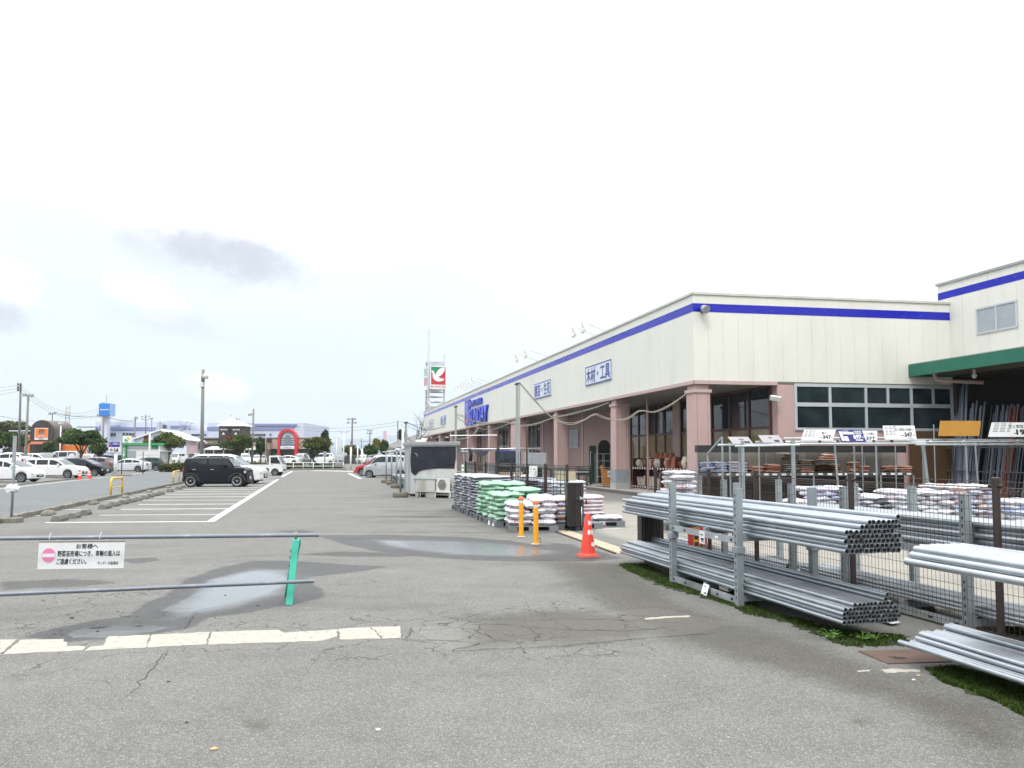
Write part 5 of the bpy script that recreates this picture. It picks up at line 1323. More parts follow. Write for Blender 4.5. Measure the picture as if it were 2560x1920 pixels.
# glazed lean-to end on the left
mb = MB(); g0, g1, g2, g3 = FQ(1769,-1.9), FQ(1806,-1.0), FQ(1769,-1.9), FQ(1806,-1.0)
mb.beam(g0, g0+UP*1.75, .05); mb.beam(g0+UP*1.75, g1+UP*2.25, .05); mb.beam(g1, g1+UP*2.25, .05); mb.beam(g0+UP*1.2, g1+UP*1.2, .04); mb.build('lean_to_frame', M['galv_dull'], frm)
def priceboard(px0, px1, y0, y1, d, lab, m_, lines, shear=0, lm='ink', tilt=.1, deco=()):
    b0, b1 = FQ(px0, d)+FR0, FQ(px1, d)+FR0
    bl, br = D(px0, y1, b0.y), D(px1, y1, b1.y); tl_, tr__ = D(px0+shear, y0, b0.y+tilt), D(px1+shear, y0, b1.y+tilt)
    e = thing('price_board', lab, 'price board', bl, 0, 'price boards on the pipe frame')
    n = (br-bl).cross(tl_-bl).normalized(); mb = MB(); mb.prism([Vector((0,0,0)), br-bl, tr__-bl, tl_-bl], -n*.012); mb.build('board', M[m_], e)
    r_, u_ = (br-bl), (tl_-bl); rn_, un_ = r_.normalized(), (u_-r_.normalized()*u_.dot(r_.normalized())); un_.normalize(); W_, H_ = r_.length, u_.dot(un_)
    sk = u_.dot(rn_)
    for (s, x0, x1, yb, yt, bo) in lines:
        lettering(s, M[lm], e, rn_*(W_*x0+sk*yb)+un_*(H_*yb)+n*.002, rn_, un_, W_*(x1-x0), H_*(yt-yb), bold=bo)
    mb = MB()
    for (x0,x1,yb,yt) in deco:
        P_ = lambda x, y: rn_*(W_*x+sk*y)+un_*(H_*y)+n*.0015
        mb.quad(P_(x0,yb), P_(x1,yb), P_(x1,yt), P_(x0,yt))
    if deco: mb.build('print', M[lm], e)
    return e
fine = tuple((x, x+w, y, y+.035) for y in (.35,.45,.55,.66,.78,.88) for x, w in ((.05,.09),(.17,.10),(.30,.06)))
priceboard(1833,1884,1092,1110,.3,'shade toned price board leaning back at the left end of the frame','shaded_board' if 'shaded_board' in M else (M.setdefault('shaded_board', mat('board in shade', (.30,.29,.31), .5)) and 'shaded_board'), [], -14, tilt=.22, deco=((.45,.7,.6,.72),(.6,.9,.1,.4)))  # back-lit board: its shade is put into the grey base colour
priceboard(1909,1960,1088,1107,.3,'shade toned price board second from the left on the frame','shaded_board', [], -14, tilt=.22, deco=((.4,.6,.6,.72),(.6,.85,.1,.4)))
priceboard(2003,2082,1074,1101,.1,'white price board reading black soil 347 yen beside the blue board','paper', [('黒土',.60,.74,.58,.80,.02),('347',.68,.93,.16,.48,.04),('円',.94,.99,.16,.32,.01)], 8, deco=fine+((.55,.67,.22,.27),))
priceboard(2104,2166,1074,1105,.12,'dark blue price board reading 697 yen','navy', [('697',.55,.86,.28,.58,.05),('円',.88,.96,.30,.45,.01)], -12, 'white', deco=((.04,.16,.1,.85),(.18,.33,.08,.45),(.18,.62,.62,.80),(.18,.45,.86,.90),(.65,.95,.68,.72),(.65,.95,.78,.82),(.65,.95,.86,.9),(.6,.9,.12,.2)))
priceboard(2152,2193,1077,1100,-.5,'half hidden white price board reading 377 behind the blue one','paper', [('ク入り培養土',.18,.85,.55,.82,.01),('377',.35,.88,.05,.34,.04)], 0)
priceboard(2213,2292,1064,1099,.3,'white price board reading flower and vegetable compost 347 yen','paper', [('花と野菜の培養土',.36,.94,.60,.82,.012),('347',.64,.88,.20,.50,.045),('円',.90,.97,.22,.36,.01)], -6, deco=fine+((.52,.63,.26,.31),(.3,.42,.9,.94),(.72,.9,.08,.12)))
priceboard(2346,2448,1052,1090,-.2,'blank ochre back of a price board on the frame','ochre' if 'ochre' in M else (M.setdefault('ochre', mat('ochre board', (.42,.21,.035), .55, var=.08)) and 'ochre'), [], 5)
priceboard(2471,2610,1056,1092,.1,'white price board reading compost 197, cut by the photo edge','paper', [('花と野菜の培養土',.33,.86,.60,.84,.012),('197',.50,.75,.16,.50,.045),('円',.78,.84,.2,.36,.01)], 9, deco=fine+((.44,.5,.22,.27),))
# leaning steel lengths in the dark hall
M['steel'] = mat('cold steel section', (.105,.125,.155), .45, .45, .2, 3, rand=.3); M['oxide'] = mat('red oxide steel', (.17,.055,.035), .55, .2, .2, rand=.2)
LR_ = random.Random(4)
def lean(px0, px1, n_, top, prof, m_, lab, grp, dep=.0, splay=.25, tz=None):
    for i in range(n_):
        px_ = px0+(px1-px0)*(i+.5)/n_; t = tB(px_); b = WC + B(t, -.55+dep+LR_.uniform(-.1,.1), 0) - U*0
        tip = WC + B(t+splay*LR_.uniform(.6,1.2), .25+dep, top*LR_.uniform(.93,1.03)); L_ = (tip-b).length
        mb = MB(); w = prof*LR_.uniform(.8,1.2)
        mb.M = None; mb.beam((0,0,0),(0,0,L_), w, w*.5); 
        mb.box(-w*.5, -w*.42, -w*.25, w*.6, .0, L_); 
        ob = mb.build('steel_length', m_, None); ob.location = b; ob.rotation_euler = (tip-b).to_track_quat('Z','Y').to_euler(); tag(ob, lab, 'steel length', grp)
lean(2360,2425,14,4.45,.10,M['steel'],'tall grey steel length leaning left under the canopy','tall steel lengths leaning under the canopy',0,.55)
lean(2412,2462,11,3.7,.075,M['steel'],'shorter grey steel length leaning under the canopy','shorter steel lengths under the canopy',-.1,.3)
lean(2458,2530,22,3.5,.05,M['steel'],'thin grey steel rod leaning in the dark hall','thin steel rods in the dark hall',.1,.15)
lean(2514,2540,4,3.4,.07,M['oxide'],'red oxide steel length leaning in the dark hall','red steel lengths in the dark hall',-.05,.2)
lean(2525,2640,18,3.4,.06,M['steel'],'dark steel length at the right edge of the hall','steel lengths at the right edge',.05,.1)
st = thing('steel_rack', 'dark steel stand holding the leaning lengths', 'rack', WC + B(-3.5,-.1,0))
for z in (1.1, 2.0): mb = MB(); mb.beam(B(3.3,-.45,z)-B(0,0,0), B(-3.5,-.45,z), .05); mb.build('rail', M['darkgrey'], st)
for t in (3.0,.6,-1.8): mb = MB(); mb.beam(U*t-V*.45, U*t-V*.45+UP*2.05, .06); mb.build('post', M['darkgrey'], st)
bo = WC; mb = MB(); mb.prism([LR(8.75,-.16,.05)-VR*SE, LR(10.7,-.16,.05)-VR*SE, LR(10.7,-.16,2.62)-VR*SE, LR(8.75,-.16,2.62)-VR*SE], VR.cross(UP)*.03); o = mb.build('plywood_sheet', mat('brown ply', (.075,.040,.017), .6)); o.location = bo; tag(o, 'brown sheet standing behind the leaning steel', 'sheet')

# ================================================================== HUT, NURSERY FRAMES, SHOP-FRONT STOCK, POLES AND CABLES
M['hutpanel'] = mat('hut panel', (.50,.50,.49), .5, .1, .08, 2, dirt=(.30,.28,.24), dirt_amt=.5, stretch=(1,1,.3))
M['tarp'] = mat('black shade net', (.008,.011,.020), .75, var=.3, scale=8, bump=.6, bscale=18)
M['hutdirty'] = mat('stained cabinet steel', (.42,.41,.38), .5, .1, .1, 3, dirt=(.24,.20,.13), dirt_amt=.7, stretch=(4,4,.4))
h0 = G(*zh(240,1040)); h1 = G(*zh(838,1064)); hd = (h1-h0).normalized(); hn = Vector((-hd.y, hd.x, 0)); HW = (h1-h0).length; HD = 2.3
hut = thing('kiosk_hut', 'grey prefab kiosk hut with black net over its front window', 'hut', h0)
def Hh(a, d, z): return hd*a + (U)*d + UP*z
HH = 2.12
mb = MB()
for (a0,a1,z0,z1) in ((0,HW,.12,.95),(0,.10,.95,HH),(HW-.10,HW,.95,HH),(.10,HW-.10,1.98,HH)): mb.prism([Hh(a0,0,z0),Hh(a1,0,z0),Hh(a1,.06,z0),Hh(a0,.06,z0)], UP*(z1-z0))
mb.prism([Hh(0,.061,.12),Hh(.06,.061,.12),Hh(.06,HD,.12),Hh(0,HD,.12)], UP*(HH-.12)); mb.prism([Hh(HW-.06,.061,.12),Hh(HW,.061,.12),Hh(HW,HD,.12),Hh(HW-.06,HD,.12)], UP*(HH-.12)); mb.prism([Hh(.061,HD-.06,.12),Hh(HW-.061,HD-.06,.12),Hh(HW-.061,HD,.12),Hh(.061,HD,.12)], UP*(HH-.12))
mb.build('wall', M['hutpanel'], hut)
mb = MB()
for a in (HW*.38, HW*.69): mb.prism([Hh(a-.006,-.004,.96),Hh(a+.006,-.004,.96),Hh(a+.006,-.001,.96),Hh(a-.006,-.001,.96)], UP*.2)
mb.build('panel_joint', M['grey'], hut)
mb = MB(); mb.prism([Hh(.1,.02,1.16),Hh(HW-.1,.02,1.16),Hh(HW-.1,.05,1.16),Hh(.1,.05,1.16)], UP*.84); mb.build('window_pane', M['glass'], hut)
mb = MB(); mb.prism([Hh(.1,.01,.953),Hh(HW-.1,.01,.953),Hh(HW-.1,.055,.953),Hh(.1,.055,.953)], UP*.21); mb.build('sill_panel', M['hutpanel'], hut)
mb = MB(); mb.prism([Hh(-.12,-.16,HH),Hh(HW+.12,-.16,HH),Hh(HW+.12,HD+.1,HH),Hh(-.12,HD+.1,HH)], UP*.06); mb.prism([Hh(-.14,-.18,HH+.06),Hh(HW+.14,-.18,HH+.06),Hh(HW+.14,HD+.12,HH+.06),Hh(-.14,HD+.12,HH+.06)], UP*.09); mb.build('roof', M['grey2'] if 'grey2' in M else M.setdefault('grey2', mat('grey hut roof', (.33,.34,.35), .45, .2, .1)), hut)
# crumpled net over the window
nx_, ny_ = 22, 14; vs_ = []; rr = random.Random(3)
for j in range(ny_+1):
    for i in range(nx_+1):
        u_, v_ = i/nx_, j/ny_
        low_ = .34*(1-v_)*max(0,(u_-.05))*1.0 - (.16*max(0,1-abs(u_-.09)/.1))*(1-v_)
        x = .02 + (HW-.10)*u_ + (-.05*math.sin(v_*3.1)*(1-u_)) - .06*u_*(1-v_)**2; z = 1.02 + low_ + (2.06-1.02-low_)*v_ 
        d = -.02 - .025*abs(math.sin(u_*9+v_*3)) - .03*math.sin(v_*math.pi)*abs(math.sin(u_*4+1)) - rr.uniform(0,.008)
        vs_.append(tuple(Hh(x,d,z)))
mb = MB(); mb.add(vs_, [(j*(nx_+1)+i, j*(nx_+1)+i+1, (j+1)*(nx_+1)+i+1, (j+1)*(nx_+1)+i) for j in range(ny_) for i in range(nx_)]); mb.build('shade_net', M['tarp'], hut, True)
mb = MB(); mb.tube([Hh(.22,-.07,1.80),Hh(.33,-.075,1.76),Hh(.36,-.07,1.66)], .018, 5); mb.build('tie_cord', M['grey'], hut)
# door side (left): frame posts and glazed door
for d in (.15,.75,1.35,1.95):
    mb = MB(); mb.prism([Hh(-.035,d,.1),Hh(-.002,d,.1),Hh(-.002,d+.07,.1),Hh(-.035,d+.07,.1)], UP*1.95); mb.build('door_frame', M['galv_dull'], hut)
mb = MB(); mb.prism([Hh(-.02,.24,.95),Hh(-.003,.24,.95),Hh(-.003,.73,.95),Hh(-.02,.73,.95)], UP*1.0); mb.build('door_pane', M['frost'], hut)
# cabinet and air conditioner on blocks
cb_ = thing('steel_cabinet', 'stained white steel cabinet on blocks in front of the hut', 'cabinet', h0+Hh(.25,-.5,0))
mb = MB(); mb.prism([Hh(0,0,.22),Hh(1.02,0,.22),Hh(1.02,.45,.22),Hh(0,.45,.22)], UP*.52); mb.build('body', M['hutpanel'], cb_)
mb = MB(); mb.prism([Hh(-.12,-.05,.742),Hh(1.06,-.05,.742),Hh(1.06,.47,.742),Hh(-.12,.47,.742)], UP*.045); mb.build('top', mat('pale blue shelf edge', (.38,.45,.47), .4), cb_)
for k in range(2): mb = MB(); mb.prism([Hh(.03+k*.49,-.012,.27),Hh(.50+k*.49,-.012,.27),Hh(.50+k*.49,-.001,.27),Hh(.03+k*.49,-.001,.27)], UP*.43); mb.build('door', M['hutdirty'] if k == 0 else M['hutpanel'], cb_)
for a in (.0,.52): mb = MB(); mb.prism([Hh(a,.05,0),Hh(a+.46,.05,0),Hh(a+.46,.4,0),Hh(a,.4,0)] if a else [Hh(a,.05,0),Hh(a+.12,.05,0),Hh(a+.12,.4,0),Hh(a,.4,0)], UP*.215); mb.build('block', M['concrete'], cb_)
mb = MB(); mb.tube([Hh(.2,-.02,.0),Hh(.2,-.02,.22)], .02, 6); mb.build('foot', M['galv'], cb_)
ac = thing('air_conditioner', 'white outdoor air conditioner unit beside the cabinet', 'air conditioner', h0+Hh(1.32,-.45,0))
mb = MB(); mb.prism([Hh(0,0,.27),Hh(.72,0,.27),Hh(.72,.3,.27),Hh(0,.3,.27)], UP*.51); mb.build('casing', M['offwhite'], ac)
def ring(c, r0, r1, d, n=24):
    mb = MB(); vs_ = [c + hd*math.cos(6.2832*i/n)*r_ + UP*math.sin(6.2832*i/n)*r_ - hn*0 for r_ in (r0,r1) for i in range(n)]; mb.add([v - U*d for v in vs_], [(i,(i+1)%n,n+(i+1)%n,n+i) for i in range(n)]); return mb
ring(Hh(.30,0,.525), .0, .215, .004).build('fan_opening', M['black'], ac)
for k in range(9):
    z = .525-.19+k*.0475; w = math.sqrt(max(.215**2-(z-.525)**2,.0004)); mb = MB(); mb.prism([Hh(.30-w,-.012,z-.006),Hh(.30+w,-.012,z-.006),Hh(.30+w,-.006,z-.006),Hh(.30-w,-.006,z-.006)], UP*.012); mb.build('grille_bar', M['offwhite'], ac)
ring(Hh(.30,0,.525), .205, .225, .013).build('fan_ring', M['grey'], ac)
mb = MB(); mb.prism([Hh(-.1,-.03,.22),Hh(.78,-.03,.22),Hh(.78,.33,.22),Hh(-.1,.33,.22)], UP*.048)
for a in (-.08,.70): mb.prism([Hh(a,-.02,0),Hh(a+.05,-.02,0),Hh(a+.05,.03,0),Hh(a,.03,0)], UP*.22); mb.prism([Hh(a,.27,0),Hh(a+.05,.27,0),Hh(a+.05,.32,0),Hh(a,.32,0)], UP*.22)
mb.build('stand', M['offwhite'], ac)
mb = MB(); mb.prism([Hh(0,0,0),Hh(.9,0,0),Hh(.9,.5,0),Hh(0,.5,0)], UP*.10); mb.prism([Hh(.3,.1,.1),Hh(.62,.1,.1),Hh(.62,.4,.1),Hh(.3,.4,.1)], UP*.05)
o = mb.build('signboard_stack', M['white'], None); o.location = h0+Hh(.42,.5,HH+.155); tag(o, 'flat white box lying on the hut roof', 'box')
mb = MB(); mb.prism([Hh(0,0,0),Hh(.42,0,0),Hh(.42,.4,0),Hh(0,.4,0)], UP*.11); o = mb.build('wooden_crate', mat('dark crate', (.10,.05,.03), .7)); o.location = h0+Hh(.92,.0,HH+.155); tag(o, 'dark brown crate lying on the hut roof', 'crate')

# low display tables with post frames on round concrete feet, left of the hut
for q, (px_, py_, lab) in enumerate(((1001,1243,'nearest to the hut'),(991,1220,'second from the hut'),(978.6,1211.5,'third from the hut'),(965,1207,'farthest from the hut'))):
    p = G(px_, py_); e = thing('post_frame', 'grey post frame on a round concrete foot, ' + lab, 'frame', p, 0, 'post frames beside the hut')
    mb = MB(); mb.lathe([(.0,0),(.30,0),(.32,.05),(.32,.17),(.29,.21),(.0,.21)], 16); mb.build('foot', mat('stained foot', (.15,.135,.11), .9, var=.25) if q == 0 else bpy.data.materials['stained foot'], e, True, 40)
    mb = MB(); mb.tube([(0,0,.2),(0,0,2.0)], .045, 8); mb.build('post', M['galv_dull'], e, True)
    if q: mb = MB(); mb.tube([(.9,.2,0),(.9,.2,2.0)], .04, 8); mb.build('post', M['galv_dull'], e, True)
    mb = MB(); mb.tube([(-.25,0,1.95),(1.8 if q else .12,.45 if q else .09,1.95)], .04, 8); mb.build('rail', M['galv'], e, True)
    if q: mb = MB(); mb.tube([(0,0,2.0), U*-3.0+UP*2.0], .035, 6); mb.build('rail', M['galv'], e, True)
for q, (Y, lab) in enumerate(((34.5,'display table nearest the hut'),(38.5,'middle display table beside the frames'),(42.5,'display table farthest from the hut'))):
    x = G(996,1230).x - .251*(Y-36.5)+.35; e = thing('display_table', 'empty grey ' + lab, 'table', (x,Y,0), math.atan2(U.y,U.x), 'display tables beside the hut')
    mb = MB(); mb.box(0,3.4,-1.2,0,.50,.60); mb.build('table_top', M['grey2'], e)
    for xx in (.1,1.1,2.2,3.2):
        for yy in (-1.1,-.1): mb = MB(); mb.box(xx-.04,xx+.04,yy-.04,yy+.04,0,.50); mb.build('leg', M['galv_dull'], e)

# poles and cables
def pole(px_, Y, ytop, r_, label, twin=False, z0=0):
    p = D(px_, 1142, Y); top = D(px_+2, ytop, Y).z; e = thing('cable_pole', label, 'pole', (p.x,p.y,0))
    mb = MB(); mb.box(-r_,r_,-r_,r_,0,top); mb.build('post', M['galv_dull'], e)
    if twin: mb = MB(); mb.box(r_+.015,r_+.05,-.02,.02,0,top-.02); mb.build('conduit', M['paleconc'], e)
    mb = MB(); mb.tube([(-.09,0,top-.03),(.10,0,top+.02)], .028, 6); mb.box(-.05,.05,-.05,.05,top-.06,top+.03); mb.build('cable_clamp', M['darkgrey'], e)
    return Vector((p.x,p.y,top))
pole(1293, 24.6, 959, .045, 'tall galvanised cable pole behind the grey bags', True)
pole(1139, 33.0, 1016, .045, 'galvanised cable pole behind the kiosk hut')
pole(1014, 35.0, 1056, .04, 'thin cable pole with a white strip left of the hut')
o = thing('pennant', 'narrow white banner hanging on the thin pole left of the hut', 'banner', ground_at(1009,35.0)); mb = MB(); mb.box(-.10,.02,-.01,.0,1.9,3.05); mb.build('cloth', M['white'], o)
def z44(x, y): return (1100 + x/3.319, 900 + y/3.319)
M['cable'] = mat('pale hose', (.31,.29,.24), .6, var=.1)
def cable(pts, Y0, Y1, r_, label, strands=1, m_='cable'):
    n = len(pts); P = []
    for i in range(n):
        P.append(D(pts[i][0], pts[i][1], Y0 + (Y1-Y0)*i/(n-1)))
    out = []
    for i in range(n-1):
        p0, p1, p2, p3 = P[max(i-1,0)], P[i], P[i+1], P[min(i+2,n-1)]
        for k in range(5):
            t = k/5; out.append(.5*((2*p1)+(p2-p0)*t+(2*p0-5*p1+4*p2-p3)*t*t+(3*p1-p0-3*p2+p3)*t**3))
    out.append(P[-1]); mb = MB()
    for s_ in range(strands): mb.tube([p - P[0] + UP*(.035*s_*(1+.5*math.sin(i*.5))) for i, p in enumerate(out)], r_, 5)
    o = mb.build('cable', M[m_], None, True); o.location = P[0]; tag(o, label, 'cable', 'cables slung to the shop columns')
cable([z44(*p) for p in ((660,195),(790,345),(930,480),(1070,536),(1180,508),(1280,456),(1350,480),(1450,500),(1560,490),(1660,425),(1780,435),(1900,385),(2040,285))], 24.6, 28.4, .013, 'doubled pale hose sagging from the tall pole to the corner column', 2)
cable([z44(*p) for p in ((135,460),(200,475),(270,508),(400,528),(560,518),(660,548),(780,540),(930,485),(1100,450),(1280,400),(1400,355))], 33, 36, .014, 'doubled pale hose running past the tall pole to the second column', 2)
cable([z44(*p) for p in ((135,470),(200,515),(300,560),(400,578),(490,562),(580,522))], 33, 40, .016, 'pale hose sagging below the raised shop name')
cable([z44(*p) for p in ((318,560),(300,590),(270,625),(230,645),(180,656),(130,655))], 33.5, 33, .018, 'short pale hose drooping beneath the shop name')
cable([(1019,1057),(1040,1066),(1060,1074),(1080,1074),(1098,1070),(1112,1066)], 35, 40, .016, 'dark cable from the thin pole to the hut side', 1, 'darkgrey')

# nursery area behind the far fence
M['terracotta'] = mat('terracotta', (.30,.095,.05), .8, var=.12, rand=.25); M['whitepot'] = mat('cream pot', (.60,.58,.50), .6, rand=.1); M['greenpot'] = mat('green pot', (.14,.24,.08), .5)
M['plant'] = leafmat('nursery plants', (.02,.06,.01), (.12,.17,.03), 6); M['flowers'] = leafmat('autumn plants', (.13,.07,.015), (.30,.20,.05), 5); M['plantred'] = leafmat('red plants', (.16,.04,.02), (.3,.10,.05), 5)
def shrublet(mb, c, r_, h_, n, rn_):
    for _ in range(n):
        a = rn_.uniform(0,6.28); q = rn_.random()**.5*r_; p = c + Vector((math.cos(a)*q, math.sin(a)*q, rn_.uniform(.02,h_))); s_ = rn_.uniform(.03,.07)
        d = Vector((rn_.gauss(0,1), rn_.gauss(0,1), rn_.gauss(0,.7))).normalized(); e_ = d.orthogonal().normalized()*s_*.5
        mb.add([p-e_, p+d*s_*.6+e_*.2, p+e_, p-d*s_*.5], [(0,1,2,3)])
NR = random.Random(8)
def plant_table(x, Y, L_, kinds, lab, z=.55):
    e = thing('plant_bench', 'long bench of potted seedlings, ' + lab, 'bench', (x,Y,0), math.atan2(U.y,U.x), 'benches of potted plants')
    mb = MB(); mb.box(0,L_,-1.0,0,z-.05,z); mb.build('bench_top', M['darkgrey'], e)
    for xx in (.1, L_/2, L_-.1): mb = MB(); mb.box(xx-.03,xx+.03,-.95,-.05,0,z-.05); mb.build('leg', M['brownfence'], e)
    loc = Matrix.Translation((x,Y,0)) @ Matrix.Rotation(math.atan2(U.y,U.x), 4, 'Z')
    n = int(L_/.42)
    for i in range(n):
        for y in (-.2,-.62):
            p = loc @ Vector((i*.42+.2, y, z)); g_ = thing('potted_plant', None, 'potted plant', p); k = kinds[NR.randrange(len(kinds))]
            tag(g_, {'plant':'small leafy green','flowers':'small yellow brown','plantred':'small reddish'}[k] + ' potted plant on the ' + lab.split(',')[0], None, 'potted plants on the benches')
            mb = MB(); mb.lathe([(.045,0),(.065,.09)], 7); mb.build('pot', M['black'], g_)
            mb = MB(); shrublet(mb, Vector((0,0,.08)), .15, NR.uniform(.12,.32), 34, NR); mb.build('leaves', M[k], g_)
plant_table(-.55, 27.2, 4.6, ['flowers','flowers','plantred','plant'], 'bench behind the grey stacks, by the fence')
plant_table(1.2, 27.6, 4.6, ['plant','flowers','plant'], 'bench nearer the shop columns', .45)
plant_table(-2.2, 33.5, 4.6, ['flowers','plant','plantred'], 'bench right of the hut', .6)
# shade frame with sagging black net
sf = thing('shade_frame', 'pipe shade frame with rolled black net over the plant benches', 'frame', (-1.9,30.5,0))
def SFp(px_, py_, Y): return D(px_, py_, Y) - Vector((-1.9,30.5,0))
for a, b, Y0, Y1 in (((1143,1129),(1173,1129),31,31),((1143,1123),(1352,1122),31,31.6),((1200,1124),(1315,1120),31.2,31.6),((1150,1123),(1185,1121),30.8,31.2)):
    mb = MB(); mb.tube([SFp(*a,Y0), SFp(*b,Y1)], .030, 6); mb.build('rail', M['galv'], sf, True)
for px_, Y in ((1159,31),(1210,31.4),(1321,31.6),(1168,31.2)):
    p = SFp(px_,1120,Y); mb = MB(); mb.tube([Vector((p.x,p.y,0)), p], .03, 6); mb.build('post', M['galv_dull'], sf, True)
vs_ = []
for i in range(15):
    for j in range(5):
        u_, v_ = i/14, j/4; p = SFp(1178+50*u_, 1124, 31.1); vs_.append((p.x, p.y+v_*.25, p.z - math.sin(u_*math.pi)**1.2*.26*(1-v_*.9) - .02 - v_*.0 - .02*math.sin(u_*20)*(1-v_)))
mb = MB(); mb.add(vs_, [(i*5+j,(i+1)*5+j,(i+1)*5+j+1,i*5+j+1) for i in range(14) for j in range(4)]); mb.build('shade_net', M['tarp'], sf, True)
mb = MB(); p = SFp(1176,1123,31); mb.tube([p, p-UP*.25+Vector((.03,0,0)), p-UP*.5], .07, 7); mb.build('net_roll', M['tarp'], sf, True)
for px_, y0, y1, Y in ((1245,1079,1195,31.0),(1317,1075,1195,31.5)):
    p = D(px_,1142,Y); t_ = D(px_,y0,Y).z; e = thing('net_post', 'dark brown post with black cover ' + ('left' if px_ < 1300 else 'right') + ' of the tall cable pole', 'post', (p.x,p.y,0)); mb = MB(); mb.tube([(0,0,0),(0,0,t_)], .035, 8); mb.build('pole', M['rust'], e)
    if px_ < 1300: mb = MB(); mb.bbox(-.06,.06,-.07,.07,1.45,2.0,.01); mb.build('black_cover', M['black'], e); mb = MB(); mb.bbox(-.03,.03,-.10,-.06,1.15,1.3,.01); mb.tube([(0,-.08,1.15),(.02,-.08,.9),(.08,-.08,.5)], .012, 5); mb.build('socket_box', M['white'], e)
mb = MB(); a = D(1125,1089,31.5); b = D(1246,1088,31.0); mb.tube([Vector((0,0,0)), b-a], .02, 6); o = mb.build('steel_tube', M['galv']); o.location = a; tag(o, 'thin horizontal tube between the cable pole and brown post', 'tube')
# notice on the far fence, wooden board, green banner
e = card('notice_sheet', 'white printed notice hung on the far fence', 'notice', [D(*zm(682,250),20.4), D(*zm(793,250),20.5), D(*zm(793,403),20.5), D(*zm(682,403),20.4)], M['white'], .01, ((.5,.75,.2,.36),(.1,.3,.15,.2),(.1,.3,.3,.34),(.68,.9,.48,.62),(.1,.35,.5,.54),(.55,.75,.70,.78),(.75,.95,.82,.95)), 'grey')
e = card('green_banner', 'narrow green printed banner behind the fence by the hut', 'banner', [D(*zh(893,612),29), D(*zh(938,612),29), D(*zh(944,785),29), D(*zh(890,785),29)], mat('green banner', (.10,.26,.14), .6), .01, ((.2,.8,.1,.3),(.2,.8,.4,.6),(.2,.8,.7,.9)), 'white')
mb = MB(); mb.box(0,.85,0,.03,.35,1.12)
for k in range(4): mb.box(k*.212+.004,(k+1)*.212-.004,-.012,-.001,.35,1.12)
o = mb.build('wooden_screen', M['wood']); p = D(1268,1190,26.4); o.location = (p.x-.3,p.y,0); tag(o, 'grey brown wooden panel behind the fence posts', 'panel')
mb = MB(); mb.box(0,.55,0,.04,.85,1.25); o = mb.build('beige_mesh_board', mat('beige grid board', (.36,.32,.22), .7)); p = D(1389,1190,20.6); o.location = (p.x,p.y,0); tag(o, 'beige square board leaning on the last fence bay', 'board')

# terracotta pots on a two-tier shelf under the arcade
ps0 = G(1581, 1219, .14); 
ps = thing('pot_shelf', 'red brown two tier shelf of flower pots in the arcade', 'shelf', (ps0.x,ps0.y,.14), math.atan2(-U.y,-U.x))
SL = 6.2
for z in (.10,.98): mb = MB(); mb.box(0,SL,0,.75,z,z+.04); mb.box(0,SL,-.02,-.002,z-.06,z+.05); mb.build('shelf_board', M['redframe'], ps)
mb = MB(); mb.box(0,SL,.73,.76,0,1.5); mb.build('back_board', M['redframe'], ps)
for x in (0,1.5,3.1,4.6,SL): mb = MB(); mb.box(x-.03,x+.03,.02,.72,0,1.45); mb.build('upright', M['redframe'], ps)
for k in range(22):
    for z in (.075,.955): mb = MB(); mb.box(.1+k*.28,.22+k*.28,-.026,-.021,z-.03,z+.05); mb.build('price_strip', M['paper'], ps)
loc = Matrix.Translation((ps0.x,ps0.y,.14)) @ Matrix.Rotation(math.atan2(-U.y,-U.x), 4, 'Z')
pot_m = {}
def potmesh(kind, m_):
    if (kind,m_) in pot_m: return pot_m[(kind,m_)]
    pr = {'tall':[(.10,0),(.15,.30),(.16,.34),(.13,.34),(.12,.30)], 'jar':[(.12,0),(.19,.14),(.20,.22),(.13,.36),(.14,.40),(.10,.40)], 'cone':[(.19,0),(.17,.04),(.09,.38),(.08,.42),(.05,.42)], 'bowl':[(.13,0),(.2,.2),(.22,.24),(.18,.24)], 'bucket':[(.11,0),(.15,.38),(.17,.40),(.15,.40),(.14,.36)]}[kind]
    mb = MB(); mb.lathe(pr, 12); pot_m[(kind,m_)] = mb.mesh('flower_pot', M[m_], True, 40); return pot_m[(kind,m_)]
PRr = random.Random(6)
names = {'terracotta':'terracotta','whitepot':'cream','greenpot':'green'}
for k in range(19):
    m_ = PRr.choice(['terracotta','terracotta','whitepot','terracotta','whitepot']) if k < 13 else PRr.choice(['greenpot','whitepot','terracotta']); kd_ = PRr.choice(['jar','cone','tall','bowl'])
    o = link('flower_pot', potmesh(kd_, m_)); o.location = loc @ Vector((.22+k*.32+PRr.uniform(-.03,.03), .28+PRr.uniform(0,.12), 1.02)); o.scale = (1,1,PRr.uniform(.9,1.25)); tag(o, f'{names[m_]} {kd_} shaped flower pot on the upper shelf of the arcade', 'flower pot', 'pots on the upper shelf')
for k in range(9):
    m_ = 'whitepot'; kd_ = PRr.choice(['bucket','bucket','tall'])
    o = link('flower_pot', potmesh(kd_, m_)); o.location = loc @ Vector((.4+k*.42, .25, .14)); o.scale = (1.15,1.15,PRr.uniform(1,1.5)); tag(o, f'cream {kd_} shaped flower pot on the lower shelf of the arcade', 'flower pot', 'pots on the lower shelf')
for k in range(4):
    o = link('flower_pot', potmesh('jar','terracotta')); o.location = loc @ Vector((1.6+k*.5, .6, 1.02)); o.scale = (1,1,1.7); tag(o, 'tall terracotta jar shaped pot behind the upper row', 'flower pot', 'tall pots behind the upper row')
